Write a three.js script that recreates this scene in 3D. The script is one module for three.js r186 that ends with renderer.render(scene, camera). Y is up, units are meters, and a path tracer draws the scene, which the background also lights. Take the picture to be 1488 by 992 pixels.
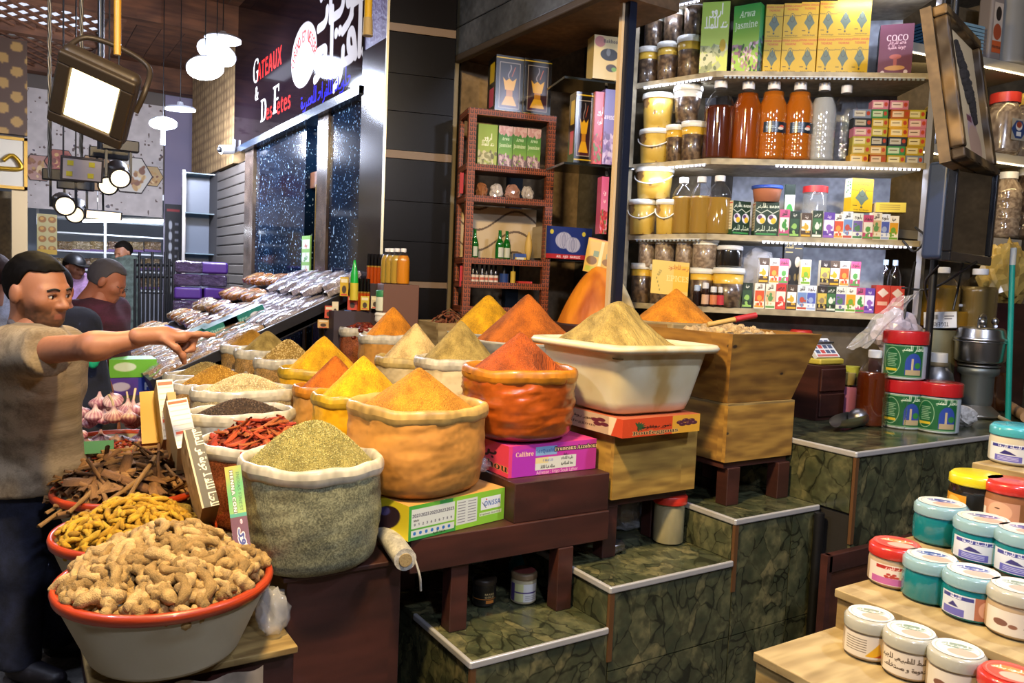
import * as THREE from 'three';
import { RoundedBoxGeometry } from 'three/addons/geometries/RoundedBoxGeometry.js';
import { mergeGeometries, mergeVertices } from 'three/addons/utils/BufferGeometryUtils.js';
import { ImprovedNoise } from 'three/addons/math/ImprovedNoise.js';
import { RectAreaLightUniformsLib } from 'three/addons/lights/RectAreaLightUniformsLib.js';
RectAreaLightUniformsLib.init();

// ---------------------------------------------------------------- camera, light, exposure
const scene = new THREE.Scene();
const renderer = new THREE.WebGLRenderer();
renderer.toneMapping = THREE.LinearToneMapping;
renderer.toneMappingExposure = 0.95;
renderer.shadowMap.enabled = true;
scene.background = new THREE.Color().setRGB(0.9, 0.95, 1.15);
const V3 = (x, y, z) => new THREE.Vector3(x, y, z);
const FOCAL = 1150, PITCH = Math.atan(0.073), ROLL = 0.042, EYE = 1.62, YAW = 32.5 * Math.PI / 180;
const viewH = V3(Math.sin(YAW), 0, -Math.cos(YAW)), right0 = V3(Math.cos(YAW), 0, Math.sin(YAW)), UPV = V3(0, 1, 0);
const camF = viewH.clone().multiplyScalar(Math.cos(PITCH)).addScaledVector(UPV, -Math.sin(PITCH));
const camU0 = UPV.clone().multiplyScalar(Math.cos(PITCH)).addScaledVector(viewH, Math.sin(PITCH));
const camR = right0.clone().multiplyScalar(Math.cos(ROLL)).addScaledVector(camU0, Math.sin(ROLL));
const camU = camU0.clone().multiplyScalar(Math.cos(ROLL)).addScaledVector(right0, -Math.sin(ROLL));
const eye = V3(0, EYE, 0);
const camera = new THREE.PerspectiveCamera(2 * Math.atan(496 / FOCAL) * 180 / Math.PI, 1488 / 992, 0.05, 60);
camera.position.copy(eye);
camera.quaternion.setFromRotationMatrix(new THREE.Matrix4().makeBasis(camR, camU, camF.clone().negate()));
// photo pixel -> direction; distance always comes from a plane the thing touches or from its size
const ray = (px, py) => camF.clone().addScaledVector(camR, (px - 744) / FOCAL).addScaledVector(camU, (496 - py) / FOCAL);
const P = (px, py, d) => eye.clone().addScaledVector(ray(px, py), d);
const onPlane = (k, px, py, v) => { const r = ray(px, py); return eye.clone().addScaledVector(r, (v - eye[k]) / r[k]); };
const atX = (px, py, v) => onPlane('x', px, py, v), atY = (px, py, v) => onPlane('y', px, py, v), atZ = (px, py, v) => onPlane('z', px, py, v);

// ---------------------------------------------------------------- random, noise
let seedN = 7;
const rnd = (a = 0, b = 1) => { seedN = (seedN + 0x6d2b79f5) | 0; let t = Math.imul(seedN ^ (seedN >>> 15), 1 | seedN); t = (t + Math.imul(t ^ (t >>> 7), 61 | t)) ^ t; return a + (b - a) * (((t ^ (t >>> 14)) >>> 0) / 4294967296); };
const pick = (a) => a[Math.min(a.length - 1, Math.floor(rnd() * a.length))];
const noiseGen = new ImprovedNoise();
const nz = (x, y = 0, z = 0) => noiseGen.noise(x + 31.7, y + 17.3, z + 5.1);
const fbm = (x, y, z, o = 4) => { let s = 0, a = 0.5; for (let i = 0; i < o; i++) { s += a * nz(x, y, z); x *= 2.03; y *= 2.03; z *= 2.03; a *= 0.5; } return s; };
const clamp = (x, a = 0, b = 1) => Math.min(b, Math.max(a, x)), mixN = (a, b, t) => a + (b - a) * t, smooth = (a, b, x) => { const t = clamp((x - a) / (b - a)); return t * t * (3 - 2 * t); };

// ---------------------------------------------------------------- objects
const taken = new Map();
const numbered = (n) => { const k = taken.get(n) ?? 0; taken.set(n, k + 1); return k ? n + '_' + String(k).padStart(3, '0') : n; };
const shade = (o) => { o.castShadow = o.receiveShadow = true; return o; };
function obj(name, geo, m, parent) {
  const o = shade(new THREE.Mesh(geo, m)); o.name = parent ? name : numbered(name); (parent ?? scene).add(o); return o;
}
function tag(o, label, category, group) { o.userData.label = label; o.userData.category = category; if (group) o.userData.group = group; return o; }
function thing(name, label, category, pos = [0, 0, 0], turn = 0, group) {
  const o = new THREE.Group(); o.name = numbered(name); scene.add(o);
  if (pos.isVector3) o.position.copy(pos); else o.position.set(...pos);
  o.rotation.y = turn; return tag(o, label, category, group);
}
function struct(name, geo, m, parent) { const o = obj(name, geo, m, parent); if (!parent) o.userData.kind = 'structure'; return o; }
function dup(root, pos, turn, label, group) {
  const r = root.clone(); r.name = numbered(root.name.replace(/_\d{3}$/, '')); scene.add(r);
  if (pos.isVector3) r.position.copy(pos); else r.position.set(...pos);
  if (turn !== undefined) r.rotation.y = turn;
  r.userData = { ...root.userData }; if (label) r.userData.label = label; if (group) r.userData.group = group;
  return r;
}
const put = (o, x, y, z, ry = 0, rx = 0, rz = 0) => { o.position.set(x, y, z); o.rotation.set(rx, ry, rz); return o; };

// ---------------------------------------------------------------- geometry
const tr = (g, x, y, z, rx = 0, ry = 0, rz = 0) => { if (rx) g.rotateX(rx); if (ry) g.rotateY(ry); if (rz) g.rotateZ(rz); g.translate(x, y, z); return g; };
function uvBox(g, ou = 0, ov = 0) { // uv in metres by dominant normal
  const p = g.attributes.position, n = g.attributes.normal, uv = new Float32Array(p.count * 2);
  for (let i = 0; i < p.count; i++) {
    const ax = Math.abs(n.getX(i)), ay = Math.abs(n.getY(i)), az = Math.abs(n.getZ(i));
    let u, v; if (ax >= ay && ax >= az) { u = p.getZ(i); v = p.getY(i); } else if (ay >= az) { u = p.getX(i); v = p.getZ(i); } else { u = p.getX(i); v = p.getY(i); }
    uv[2 * i] = u + ou; uv[2 * i + 1] = v + ov;
  }
  g.setAttribute('uv', new THREE.BufferAttribute(uv, 2)); return g;
}
// box with base at y=0 unless centred; r = rounded edge
function bx(w, h, d, x = 0, y = 0, z = 0, r = 0, ou = 0) {
  const g = r ? new RoundedBoxGeometry(w, h, d, 2, r) : new THREE.BoxGeometry(w, h, d);
  g.translate(x, y + h / 2, z); return uvBox(g, ou, ou * 0.7);
}
const span = (x0, x1, y0, y1, z0, z1, r = 0, ou = 0) => bx(x1 - x0, y1 - y0, z1 - z0, (x0 + x1) / 2, y0, (z0 + z1) / 2, r, ou);
const lathe = (pts, seg = 28) => new THREE.LatheGeometry(pts.map(([x, y]) => new THREE.Vector2(x, y)), seg);
const cyl = (r0, r1, h, x = 0, y = 0, z = 0, seg = 20, open = false) => new THREE.CylinderGeometry(r1, r0, h, seg, 1, open).translate(x, y + h / 2, z);
const tube = (pts, r, seg = 24, rs = 8, closed = false) => new THREE.TubeGeometry(new THREE.CatmullRomCurve3(pts.map((p) => (p.isVector3 ? p : V3(...p))), closed), seg, r, rs, closed);
const merge = (a) => mergeGeometries(a.map((g) => (g.index ? g.toNonIndexed() : g)).map((g) => { for (const k of Object.keys(g.attributes)) if (!['position', 'normal', 'uv'].includes(k)) g.deleteAttribute(k); return g; }));
function bar(a, b, w, h = w) { // rectangular bar between two points
  const d = b.clone().sub(a), g = new THREE.BoxGeometry(w, h, d.length());
  g.applyQuaternion(new THREE.Quaternion().setFromUnitVectors(V3(0, 0, 1), d.normalize())); const m = a.clone().add(b).multiplyScalar(0.5); return g.translate(m.x, m.y, m.z);
}
const rod = (a, b, r, seg = 8) => { const d = b.clone().sub(a), g = new THREE.CylinderGeometry(r, r, d.length(), seg); g.applyQuaternion(new THREE.Quaternion().setFromUnitVectors(UPV, d.normalize())); const m = a.clone().add(b).multiplyScalar(0.5); return g.translate(m.x, m.y, m.z); };
function gridGeo(nu, nv, fn, closeU = false) { // fn(u,v) -> [x,y,z,(u,v)]
  const pos = [], uv = [], idx = [];
  for (let j = 0; j <= nv; j++) for (let i = 0; i <= nu; i++) { const p = fn(i / nu, j / nv); pos.push(p[0], p[1], p[2]); uv.push(p[3] ?? i / nu, p[4] ?? j / nv); }
  for (let j = 0; j < nv; j++) for (let i = 0; i < nu; i++) { const a = j * (nu + 1) + i, b = a + 1, c = a + nu + 1, d = c + 1; idx.push(a, b, d, a, d, c); }
  const g = new THREE.BufferGeometry(); g.setAttribute('position', new THREE.Float32BufferAttribute(pos, 3)); g.setAttribute('uv', new THREE.Float32BufferAttribute(uv, 2)); g.setIndex(idx); g.computeVertexNormals();
  if (closeU) { const n = g.attributes.normal; for (let j = 0; j <= nv; j++) { const a = j * (nu + 1), b = a + nu; const v = V3(n.getX(a) + n.getX(b), n.getY(a) + n.getY(b), n.getZ(a) + n.getZ(b)).normalize(); n.setXYZ(a, v.x, v.y, v.z); n.setXYZ(b, v.x, v.y, v.z); } }
  return g;
}

// ---------------------------------------------------------------- textures
function dataTex(n, fn, srgb = true) {
  const d = new Uint8Array(n * n * 4);
  for (let y = 0; y < n; y++) for (let x = 0; x < n; x++) { const c = fn(x / n, y / n), i = (y * n + x) * 4; d[i] = clamp(c[0], 0, 255); d[i + 1] = clamp(c[1], 0, 255); d[i + 2] = clamp(c[2], 0, 255); d[i + 3] = 255; }
  const t = new THREE.DataTexture(d, n, n); t.magFilter = THREE.LinearFilter; t.wrapS = t.wrapT = THREE.RepeatWrapping; if (srgb) t.colorSpace = THREE.SRGBColorSpace; t.needsUpdate = true; return t;
}
// tileable value noise
const hash2 = (x, y, s) => { let h = Math.imul(x, 374761393) ^ Math.imul(y, 668265263) ^ Math.imul(s | 0, 974711); h = Math.imul(h ^ (h >>> 13), 1274126177); return ((h ^ (h >>> 16)) >>> 0) / 2147483648 - 1; };
const tn = (u, v, f, s = 0, o = 3) => { let r = 0, a = 0.62; f = Math.max(1, Math.round(f)); for (let k = 0; k < o; k++) { const x = u * f, y = v * f, xi = Math.floor(x), yi = Math.floor(y), fx = x - xi, fy = y - yi, sx = fx * fx * (3 - 2 * fx), sy = fy * fy * (3 - 2 * fy), x0 = ((xi % f) + f) % f, x1 = (x0 + 1) % f, y0 = ((yi % f) + f) % f, y1 = (y0 + 1) % f, q = s + k * 57; r += a * mixN(mixN(hash2(x0, y0, q), hash2(x1, y0, q), sx), mixN(hash2(x0, y1, q), hash2(x1, y1, q), sx), sy); a *= 0.5; f *= 2; } return r; };
const hex = (h) => [(h >> 16) & 255, (h >> 8) & 255, h & 255];
const lerpC = (a, b, t) => [mixN(a[0], b[0], t), mixN(a[1], b[1], t), mixN(a[2], b[2], t)];
const withRepeat = (t, r) => { const c = t.clone(); c.repeat.set(r, r); c.needsUpdate = true; return c; };
function woodTex(base, dark, opt = {}) { // 1 tile
  const A = hex(base), B = hex(dark), { s = 1, knots = [], rings = 7 } = opt;
  return dataTex(256, (u, v) => {
    let w = v + 0.05 * tn(u, v, 2, s, 2), k = 0;
    for (const [ku, kv, kr] of knots) { const d = Math.hypot((u - ku) * 0.6, v - kv); w += 0.06 * Math.exp(-d * d / (kr * kr * 6)); k = Math.max(k, 1 - smooth(kr * 0.5, kr, d)); }
    const g = 0.5 + 0.5 * Math.sin((w * rings + tn(u, v, 3, s + 4, 2) * 0.8) * 6.283), fine = tn(u * 1, v, 4, s + 9, 4) * 0.25 + tn((u * 0.15) % 1, v, 40, s + 2, 2) * 0.5, st = smooth(0.15, 0.7, tn(u, v, 3, s + 20, 3) + 0.2);
    return lerpC(lerpC(A, B, clamp(g * 0.5 + fine + 0.15 + st * 0.25)), [30, 18, 8], k * 0.75);
  });
}
const M = {};
const std = (color, roughness = 0.6, o = {}) => new THREE.MeshStandardMaterial({ color, roughness, ...o });
const phy = (color, roughness = 0.4, o = {}) => new THREE.MeshPhysicalMaterial({ color, roughness, ...o });
const matCache = new Map();
const mat = (color, roughness = 0.6, metalness = 0) => { const k = color + '|' + roughness + '|' + metalness; if (!matCache.has(k)) matCache.set(k, std(color, roughness, { metalness })); return matCache.get(k); };
const speck = dataTex(256, (u, v) => { const a = 128 + 110 * tn(u, v, 60, 3, 2) + 40 * tn(u, v, 14, 8, 2); return [a, a, a]; }, false);
const blotch = dataTex(256, (u, v) => { const a = 205 + 60 * tn(u, v, 5, 13, 4) + 30 * tn(u, v, 40, 3, 2); return [a, a, a]; });
const mottle = [1, 2, 3].map((s) => dataTex(128, (u, v) => { const a = 255 * clamp(0.88 + 0.2 * tn(u, v, 4, s * 31, 4) + 0.12 * tn(u, v, 50, s, 1), 0.4, 1); return [a, a * (0.985 - 0.03 * s * (1 - a / 255)), a * (0.96 - 0.2 * (1 - a / 255))]; }));
M.woodRaw = std(0xffffff, 0.75, { map: withRepeat(woodTex(0x9c8450, 0x6a532c, { s: 3, knots: [[0.8, 0.7, 0.03], [0.15, 0.2, 0.015]] }), 2) });
M.woodPale = std(0xffffff, 0.75, { map: withRepeat(woodTex(0xa39066, 0x7a6642, { s: 11, rings: 8 }), 2) });
M.redWood = std(0xffffff, 0.5, { map: woodTex(0x44211a, 0x2a130f, { s: 5, rings: 4 }), bumpMap: blotch, bumpScale: 0.001 });
M.beamWood = std(0xffffff, 0.7, { map: woodTex(0x74482a, 0x4a2b17, { s: 8, rings: 3 }) });
M.white = std(0xd9d6cc, 0.6, { map: blotch });
M.black = mat(0x0d0d0f, 0.45);
M.chrome = std(0xb8b8ba, 0.28, { metalness: 1 });
M.steel = std(0x8f8f90, 0.4, { metalness: 1, bumpMap: speck, bumpScale: 0.0003 });
M.glass = phy(0xffffff, 0.04, { transmission: 1, thickness: 0, ior: 1.45 });
M.clearPlastic = phy(0xf4f6f6, 0.12, { transmission: 0.9, thickness: 0, ior: 1.4 });
M.wrap = phy(0xf2f2f4, 0.1, { transmission: 0.75, thickness: 0, ior: 1.45, clearcoat: 1, clearcoatRoughness: 0.08 });

// ---------------------------------------------------------------- print atlas (lettering and flat print)
const AT = 2048, atlas = document.createElement('canvas'); atlas.width = atlas.height = AT;
const ag = atlas.getContext('2d'); ag.fillStyle = '#888'; ag.fillRect(0, 0, AT, AT);
const atlasTex = new THREE.CanvasTexture(atlas); atlasTex.colorSpace = THREE.SRGBColorSpace;
M.print = std(0xffffff, 0.5, { map: atlasTex }); M.gloss = phy(0xffffff, 0.32, { map: atlasTex, clearcoat: 0.5, clearcoatRoughness: 0.2 });
let cx0 = 0, cy0 = 0, rowH = 0;
function print(w, h, draw) { // reserves a cell, draws, returns uv rect
  if (cx0 + w + 2 > AT) { cx0 = 0; cy0 += rowH + 2; rowH = 0; }
  if (cy0 + h > AT) throw new Error('atlas full');
  const x = cx0, y = cy0; cx0 += w + 2; rowH = Math.max(rowH, h);
  ag.save(); ag.beginPath(); ag.rect(x, y, w, h); ag.clip(); ag.translate(x, y); draw(ag, w, h); ag.restore();
  return [(x + 0.5) / AT, 1 - (y + h - 0.5) / AT, (x + w - 0.5) / AT, 1 - (y + 0.5) / AT];
}
const solidCells = new Map();
const solid = (c) => { if (!solidCells.has(c)) solidCells.set(c, print(6, 6, (g) => { g.fillStyle = c; g.fillRect(0, 0, 6, 6); })); return solidCells.get(c); };
const setUV = (g, r, from = 0, n = g.attributes.uv.count) => { const uv = g.attributes.uv; for (let i = from; i < from + n; i++) uv.setXY(i, mixN(r[0], r[2], uv.getX(i)), mixN(r[1], r[3], uv.getY(i))); return g; };
// box (base at 0) whose faces carry print: order +x -x +y -y +z -z
function printBox(w, h, d, faces, fallback = '#777') {
  const g = new THREE.BoxGeometry(w, h, d).translate(0, h / 2, 0), fb = solid(fallback);
  for (let k = 0; k < 6; k++) setUV(g, faces[k] ?? fb, k * 4, 4);
  return g;
}
const faceSet = (front, side, top) => [side, side, top, undefined, front, side];
function printPlane(w, h, r) { return setUV(new THREE.PlaneGeometry(w, h), r); }
function printWrap(r, h, rect, a0, a1, y = 0, rTop = r) { // label on a cylinder, a=0 faces +z
  const g = new THREE.CylinderGeometry(rTop, r, h, 16, 1, true, a0, a1 - a0).translate(0, y + h / 2, 0); return setUV(g, rect);
}
const txt = (g, s, x, y, size, color, o = {}) => { g.save(); g.font = (o.style ?? 'bold') + ' ' + size + 'px ' + (o.font ?? 'sans-serif'); g.fillStyle = color; g.textAlign = o.align ?? 'center'; g.textBaseline = 'middle'; g.translate(x, y); if (o.rot) g.rotate(o.rot); g.scale(o.sx ?? 1, 1); if (o.stroke) { g.strokeStyle = o.stroke; g.lineWidth = o.lw ?? size * 0.2; g.lineJoin = 'round'; g.strokeText(s, 0, 0); } g.fillText(s, 0, 0); g.restore(); };
// Arabic letters as pen strokes, written right to left on a baseline
const AR = {
  'ا': [3, [[1.5, 0, 1.5, -9]]], 'ل': [4, [[4, 0, 2, 0, 2, -10]], [[4, 0, 0, 0]]], 'ب': [4, [[4, -2, 4, 0, 0, 0]], 0, [[2, 2.6]]], 'ت': [4, [[4, -2, 4, 0, 0, 0]], 0, [[1.2, -4.5], [2.8, -4.5]]], 'ن': [4, [[4, -2, 4, 0, 0, 0]], 0, [[2, -4.5]]], 'ي': [4, [[4, -2, 4, 0, 0, 0]], 0, [[1.2, 2.6], [2.8, 2.6]]],
  'ج': [6, [[0, 0, 2, 0, 6, -4, 1, -4]], 0, [[3, 2.4]]], 'ح': [6, [[0, 0, 2, 0, 6, -4, 1, -4]]], 'خ': [6, [[0, 0, 2, 0, 6, -4, 1, -4]], 0, [[3, -6.6]]], 'د': [4, [[3.4, -4.5, 1, -1, 4, 0, 0, 0]]], 'ر': [4, [[3.5, -2, 3.4, 1.6, 0, 3]]], 'ز': [4, [[3.5, -2, 3.4, 1.6, 0, 3]], 0, [[2.6, -4.2]]], 'و': [4.5, [[3.8, -1, 3.6, -3.6, 1.4, -2.6, 1.8, 0, 3.8, -1, 3.4, 2, 0, 3]]],
  'س': [8, [[8, -2.5, 7.4, 0, 5.4, 0, 5.4, -2.5, 5, 0, 3, 0, 3, -2.5, 2.6, 0, 0, 0]]], 'ش': [8, [[8, -2.5, 7.4, 0, 5.4, 0, 5.4, -2.5, 5, 0, 3, 0, 3, -2.5, 2.6, 0, 0, 0]], 0, [[3, -5], [5, -5], [4, -6.6]]], 'ص': [8, [[8, 0, 8, -4, 4, -3, 3.4, 0, 8, 0, 0, 0]]], 'ط': [6, [[6, 0, 6, -4, 2.5, -3, 2, 0, 6, 0, 0, 0], [2.6, 0, 2.6, -9]]], 'ع': [5, [[0, 0, 4, -1, 4, -4, 1.4, -4, 1.4, -1.6, 5, 0]]],
  'ف': [4.5, [[4.5, 0, 3.8, -3.8, 1.4, -3.8, 1.8, -1, 4, -1, 4, 0, 0, 0]], 0, [[2.6, -6]]], 'ق': [4.5, [[4.5, 0, 3.8, -3.8, 1.4, -3.8, 1.8, -1, 4, -1, 4, 0, 0, 0]], 0, [[1.8, -6], [3.4, -6]]], 'ك': [5.5, [[5.5, 0, 1, 0, 1.4, -4, 5, -8]]], 'م': [4, [[4, 0, 3.8, -2.8, 1.2, -2.8, 1.2, 0.6, 3, 0.6, 4, 0, 0, 0]]], 'ه': [5, [[5, 0, 3, -5, 0.8, -2.2, 2.5, 0.8, 4.4, -1.4, 5, 0, 0, 0]]], 'ة': [4.5, [[4.5, 0, 4, -4.2, 1.2, -3, 1.6, 0.2, 4.5, 0]], 0, [[1.6, -6.4], [3.2, -6.4]]], 'ى': [5, [[5, -2, 2, -3, 4.6, 0.6, 3, 3, 0, 2]]],
};
function arab(g, s, x, y, size, color, o = {}) { // centred at x
  const u = size / 10, W = [...s].reduce((a, c) => a + (AR[c]?.[0] ?? 3), 0) * u;
  g.save(); g.translate(x, y); if (o.rot) g.rotate(o.rot); let cx = W / 2;
  for (const pass of o.stroke ? [[o.stroke, 3.2], [color, o.lw ?? 1.5]] : [[color, o.lw ?? 1.5]]) {
    g.strokeStyle = g.fillStyle = pass[0]; g.lineWidth = pass[1] * u; g.lineCap = g.lineJoin = 'round'; cx = W / 2;
    for (const c of s) {
      const L = AR[c]; if (!L) { cx -= 3 * u; continue; }
      cx -= L[0] * u;
      for (const st of [...L[1], ...(L[2] || [])]) { g.beginPath(); g.moveTo(cx + st[0] * u, st[1] * u); for (let i = 2; i < st.length; i += 2) { const mx = i + 3 < st.length ? (st[i] + st[i + 2]) / 2 : st[i], my = i + 3 < st.length ? (st[i + 1] + st[i + 3]) / 2 : st[i + 1]; g.quadraticCurveTo(cx + st[i] * u, st[i + 1] * u, cx + mx * u, my * u); } g.stroke(); }
      for (const [dx, dy] of L[3] || []) { g.beginPath(); g.arc(cx + dx * u, dy * u, pass[1] * 0.55 * u, 0, 7); g.fill(); }
    }
  }
  g.restore();
}
const fill = (g, c, x, y, w, h) => { g.fillStyle = c; g.fillRect(x, y, w, h); };
const disc = (g, c, x, y, rx, ry = rx, rot = 0) => { g.fillStyle = c; g.beginPath(); g.ellipse(x, y, rx, ry, rot, 0, 7); g.fill(); };
const poly = (g, c, pts) => { g.fillStyle = c; g.beginPath(); pts.forEach(([x, y], i) => (i ? g.lineTo(x, y) : g.moveTo(x, y))); g.closePath(); g.fill(); };
const scribble = (g, c, x, y, w, n, size) => { for (let i = 0; i < n; i++) arab(g, pick(['العال', 'الحنا', 'بيعي', 'الطبي', 'منتج', 'صابون']), x, y + i * size * 1.5, size, c); };
// ================================================================ SETTING
const marbleTex = (() => {
  const pts = []; for (let i = 0; i < 60; i++) pts.push([rnd(), rnd(), rnd(), rnd(0.5, 1.8)]);
  return dataTex(512, (u, v) => {
    const uu = u + 0.05 * tn(u, v, 6, 40, 4), vv = v + 0.05 * tn(u, v, 6, 50, 4); let f1 = 9, f2 = 9, id = 0;
    for (let i = 0; i < pts.length; i++) { const q = pts[i]; let dx = Math.abs(uu - q[0]); dx = Math.min(dx, 1 - dx); let dy = Math.abs(vv - q[1]); dy = Math.min(dy, 1 - dy); const d = Math.hypot(dx * q[3], dy / q[3]); if (d < f1) { f2 = f1; f1 = d; id = i; } else if (d < f2) f2 = d; }
    const e = f2 - f1, n = tn(u, v, 11, 60, 5), t = pts[id][2];
    let c = lerpC([52, 58, 42], [98, 98, 68], clamp(t * 0.7 + 0.15 + n * 0.6)); c = lerpC(c, [136, 122, 84], clamp(smooth(0.7, 1, t) * 0.5 + n * 0.25));
    const k2 = tn(u, v, 24, 65, 3); c = lerpC(c, [60, 62, 44], clamp(0.3 + k2)); return lerpC(lerpC(c, [24, 26, 18], 0.7), c, clamp(smooth(0.0, 0.008 + 0.014 * t, e + n * 0.012) + (t > 0.6 ? 0.45 : 0)));
  });
})();
M.marble = phy(0xffffff, 0.22, { map: withRepeat(marbleTex, 1.7) }); 
M.joint = mat(0x1a1612, 0.9);
// floor: grey street paving, wet
M.floor = std(0xffffff, 0.35, { map: dataTex(256, (u, v) => { const n = tn(u, v, 8, 2, 4), s = smooth(0.05, 0.35, tn(u, v, 30, 5, 2)); return lerpC([58, 58, 58], [112, 110, 106], clamp(0.4 + n + s * 0.2)); }), bumpMap: speck, bumpScale: 0.004 });
struct('floor', span(-4, 8, -0.2, 0, -13, 4), M.floor);
// walls round the alley outside the picture, so that no sky gets in
M.plaster = std(0x9a8d78, 0.85, { map: blotch });
struct('wall_left', span(-3.2, -3, 0, 4.4, -13, 4), M.plaster);
struct('wall_rear', span(-4, 8, 0, 4.4, 4, 4.2), M.plaster);
struct('wall_right', span(7.2, 7.4, 0, 4.4, -13, 4), M.plaster);
const ZF = -11.5, CE = 3.9;
// far wall: white terrazzo panels with pastry pictures; upper part visible, shop opening under it
M.terrazzo = std(0xffffff, 0.5, { map: dataTex(256, (u, v) => { const s = tn(u, v, 22, 70, 2), w = tn(u, v, 13, 90, 2); return s > 0.52 ? [96, 72, 60] : w > 0.62 ? [70, 60, 70] : [202 + 16 * w, 190 + 16 * w, 182 + 16 * w]; }) });
{
  const far = new THREE.Group(); far.name = 'wall_far'; far.userData.kind = 'structure'; scene.add(far);
  obj('upper_wall', span(-3, 3.4, 2.62, CE + 0.4, ZF - 0.2, ZF), mat(0x6d6258, 0.8), far);
  obj('back_wall', span(-3, 3.4, 0, 2.7, ZF - 2.4, ZF - 2.2), mat(0x9aa3ad, 0.8), far);
  for (const [a, b, c, d] of [[0.16, 0.95, 2.3, 2.92], [0.96, 1.72, 2.3, 2.92], [0.16, 0.95, 2.93, 3.75], [0.96, 1.72, 2.93, 3.75]]) obj('panel', span(a, b, c, d, ZF, ZF + 0.03), M.terrazzo, far);
  obj('side_panel', span(1.74, 2.4, 0, 3.9, ZF, ZF + 0.05), mat(0x8d8398, 0.7), far);
}
// pastry pictures on hexagons
{
  const hexa = (px, py, r, kind) => {
    const q = atZ(px, py, ZF + 0.035 + (kind % 2) * 0.02), o = thing('pastry_picture', ['hexagonal picture of pink cakes on the far speckled wall', 'hexagonal picture of red sweets behind the lamp chain', 'hexagonal picture of round biscuits under the spot lamps', 'large white hexagon picture with folded pastries', 'small dark-edged hexagon picture of noodle sweets'][kind], 'picture', q);
    const c = ['#b98a78', '#a8563c', '#b98a4e', '#d8cfc0', '#c9a468'][kind];
    const rc = print(64, 64, (g) => { fill(g, c, 0, 0, 64, 64); for (let i = 0; i < 26; i++) disc(g, pick(kind === 1 ? ['#8d2f20', '#d8a860', '#7a3a22'] : ['#e2c28a', '#a06a34', '#c89a56', '#8a5430']), rnd(12, 52), rnd(14, 52), rnd(3, 7), rnd(2, 5), rnd(0, 3)); });
    const face = new THREE.CircleGeometry(r, 6); setUV(face, rc); obj('print', face.translate(0, 0, 0.012), M.print, o);
    obj('rim', new THREE.CylinderGeometry(r * 1.06, r * 1.06, 0.018, 6).rotateY(Math.PI / 6).rotateX(Math.PI / 2), mat(0x3a2c28, 0.6), o);
  };
  hexa(56, 244, 0.17, 0); hexa(88, 236, 0.17, 1); hexa(140, 252, 0.24, 2); hexa(190, 254, 0.25, 3); hexa(220, 256, 0.14, 4);
}
// ceiling: timber beams, laths and planks; the lattice lets the evening sky through
{
  const c = new THREE.Group(); c.name = 'ceiling'; c.userData.kind = 'structure'; scene.add(c);
  const zA = -8.3, zB = -9.55, zC = -11.3;
  for (const [z, h, w] of [[zA, 0.3, 0.2], [zB, 0.12, 0.12], [zC, 0.34, 0.2], [-5.6, 0.3, 0.2], [-2.8, 0.3, 0.2], [0, 0.3, 0.2]]) obj('beam', span(-3, z === zB ? 0.8 : 2.2, CE, CE + h, z - w / 2, z + w / 2), M.beamWood, c);
  obj('beam', span(0.78, 0.92, CE - 0.02, CE + 0.1, zC, zA), M.beamWood, c); obj('beam', span(-0.32, -0.2, CE - 0.01, CE + 0.1, zC, zA), M.beamWood, c);
  // laths crossing as diamonds
  const lath = (a, b, y) => { const A = V3(a[0], y, a[1]), B = V3(b[0], y, b[1]); return bar(A, B, 0.032, 0.02); };
  for (let i = -12; i < 22; i++) for (const s of [1, -1]) {
    const x0 = -3 + (i + 12) * 0.17, z0 = zC, dz = zA - zC, run = dz * 0.62 * s; let a = [x0 - run / 2, z0], b = [x0 + run / 2, zA];
    const cl = (p, q) => { const o = [...p]; for (const lim of [-3, 0.86]) { if ((lim < 0 && o[0] < lim) || (lim > 0 && o[0] > lim)) { const t = (lim - q[0]) / (o[0] - q[0]); o[1] = q[1] + (o[1] - q[1]) * t; o[0] = lim; } } return o; };
    if (Math.max(a[0], b[0]) < -3 || Math.min(a[0], b[0]) > 0.86) continue;
    const A = cl(a, b), B = cl(b, a); if (Math.hypot(A[0] - B[0], A[1] - B[1]) < 0.05) continue;
    obj('lath', lath(A, B, CE + 0.06 + (s > 0 ? 0.022 : 0)), M.beamWood, c);
  }
  const plank = (x0, x1, z0, z1) => { for (let x = x0; x < x1 - 0.02; x += 0.24) obj('plank', span(x, Math.min(x + 0.232, x1), CE + 0.3, CE + 0.33, z0, z1, 0, x), M.beamWood, c); };
  plank(0.92, 2.4, -13, zA); plank(-3, 2.4, zA, 4); obj('roof_sheet', span(2.2, 7.4, CE + 0.3, CE + 0.4, -13, 4), M.plaster, c); obj('roof_sheet', span(-3.2, 0.9, CE + 0.3, CE + 0.4, -13, zC), M.plaster, c);
}
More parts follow.
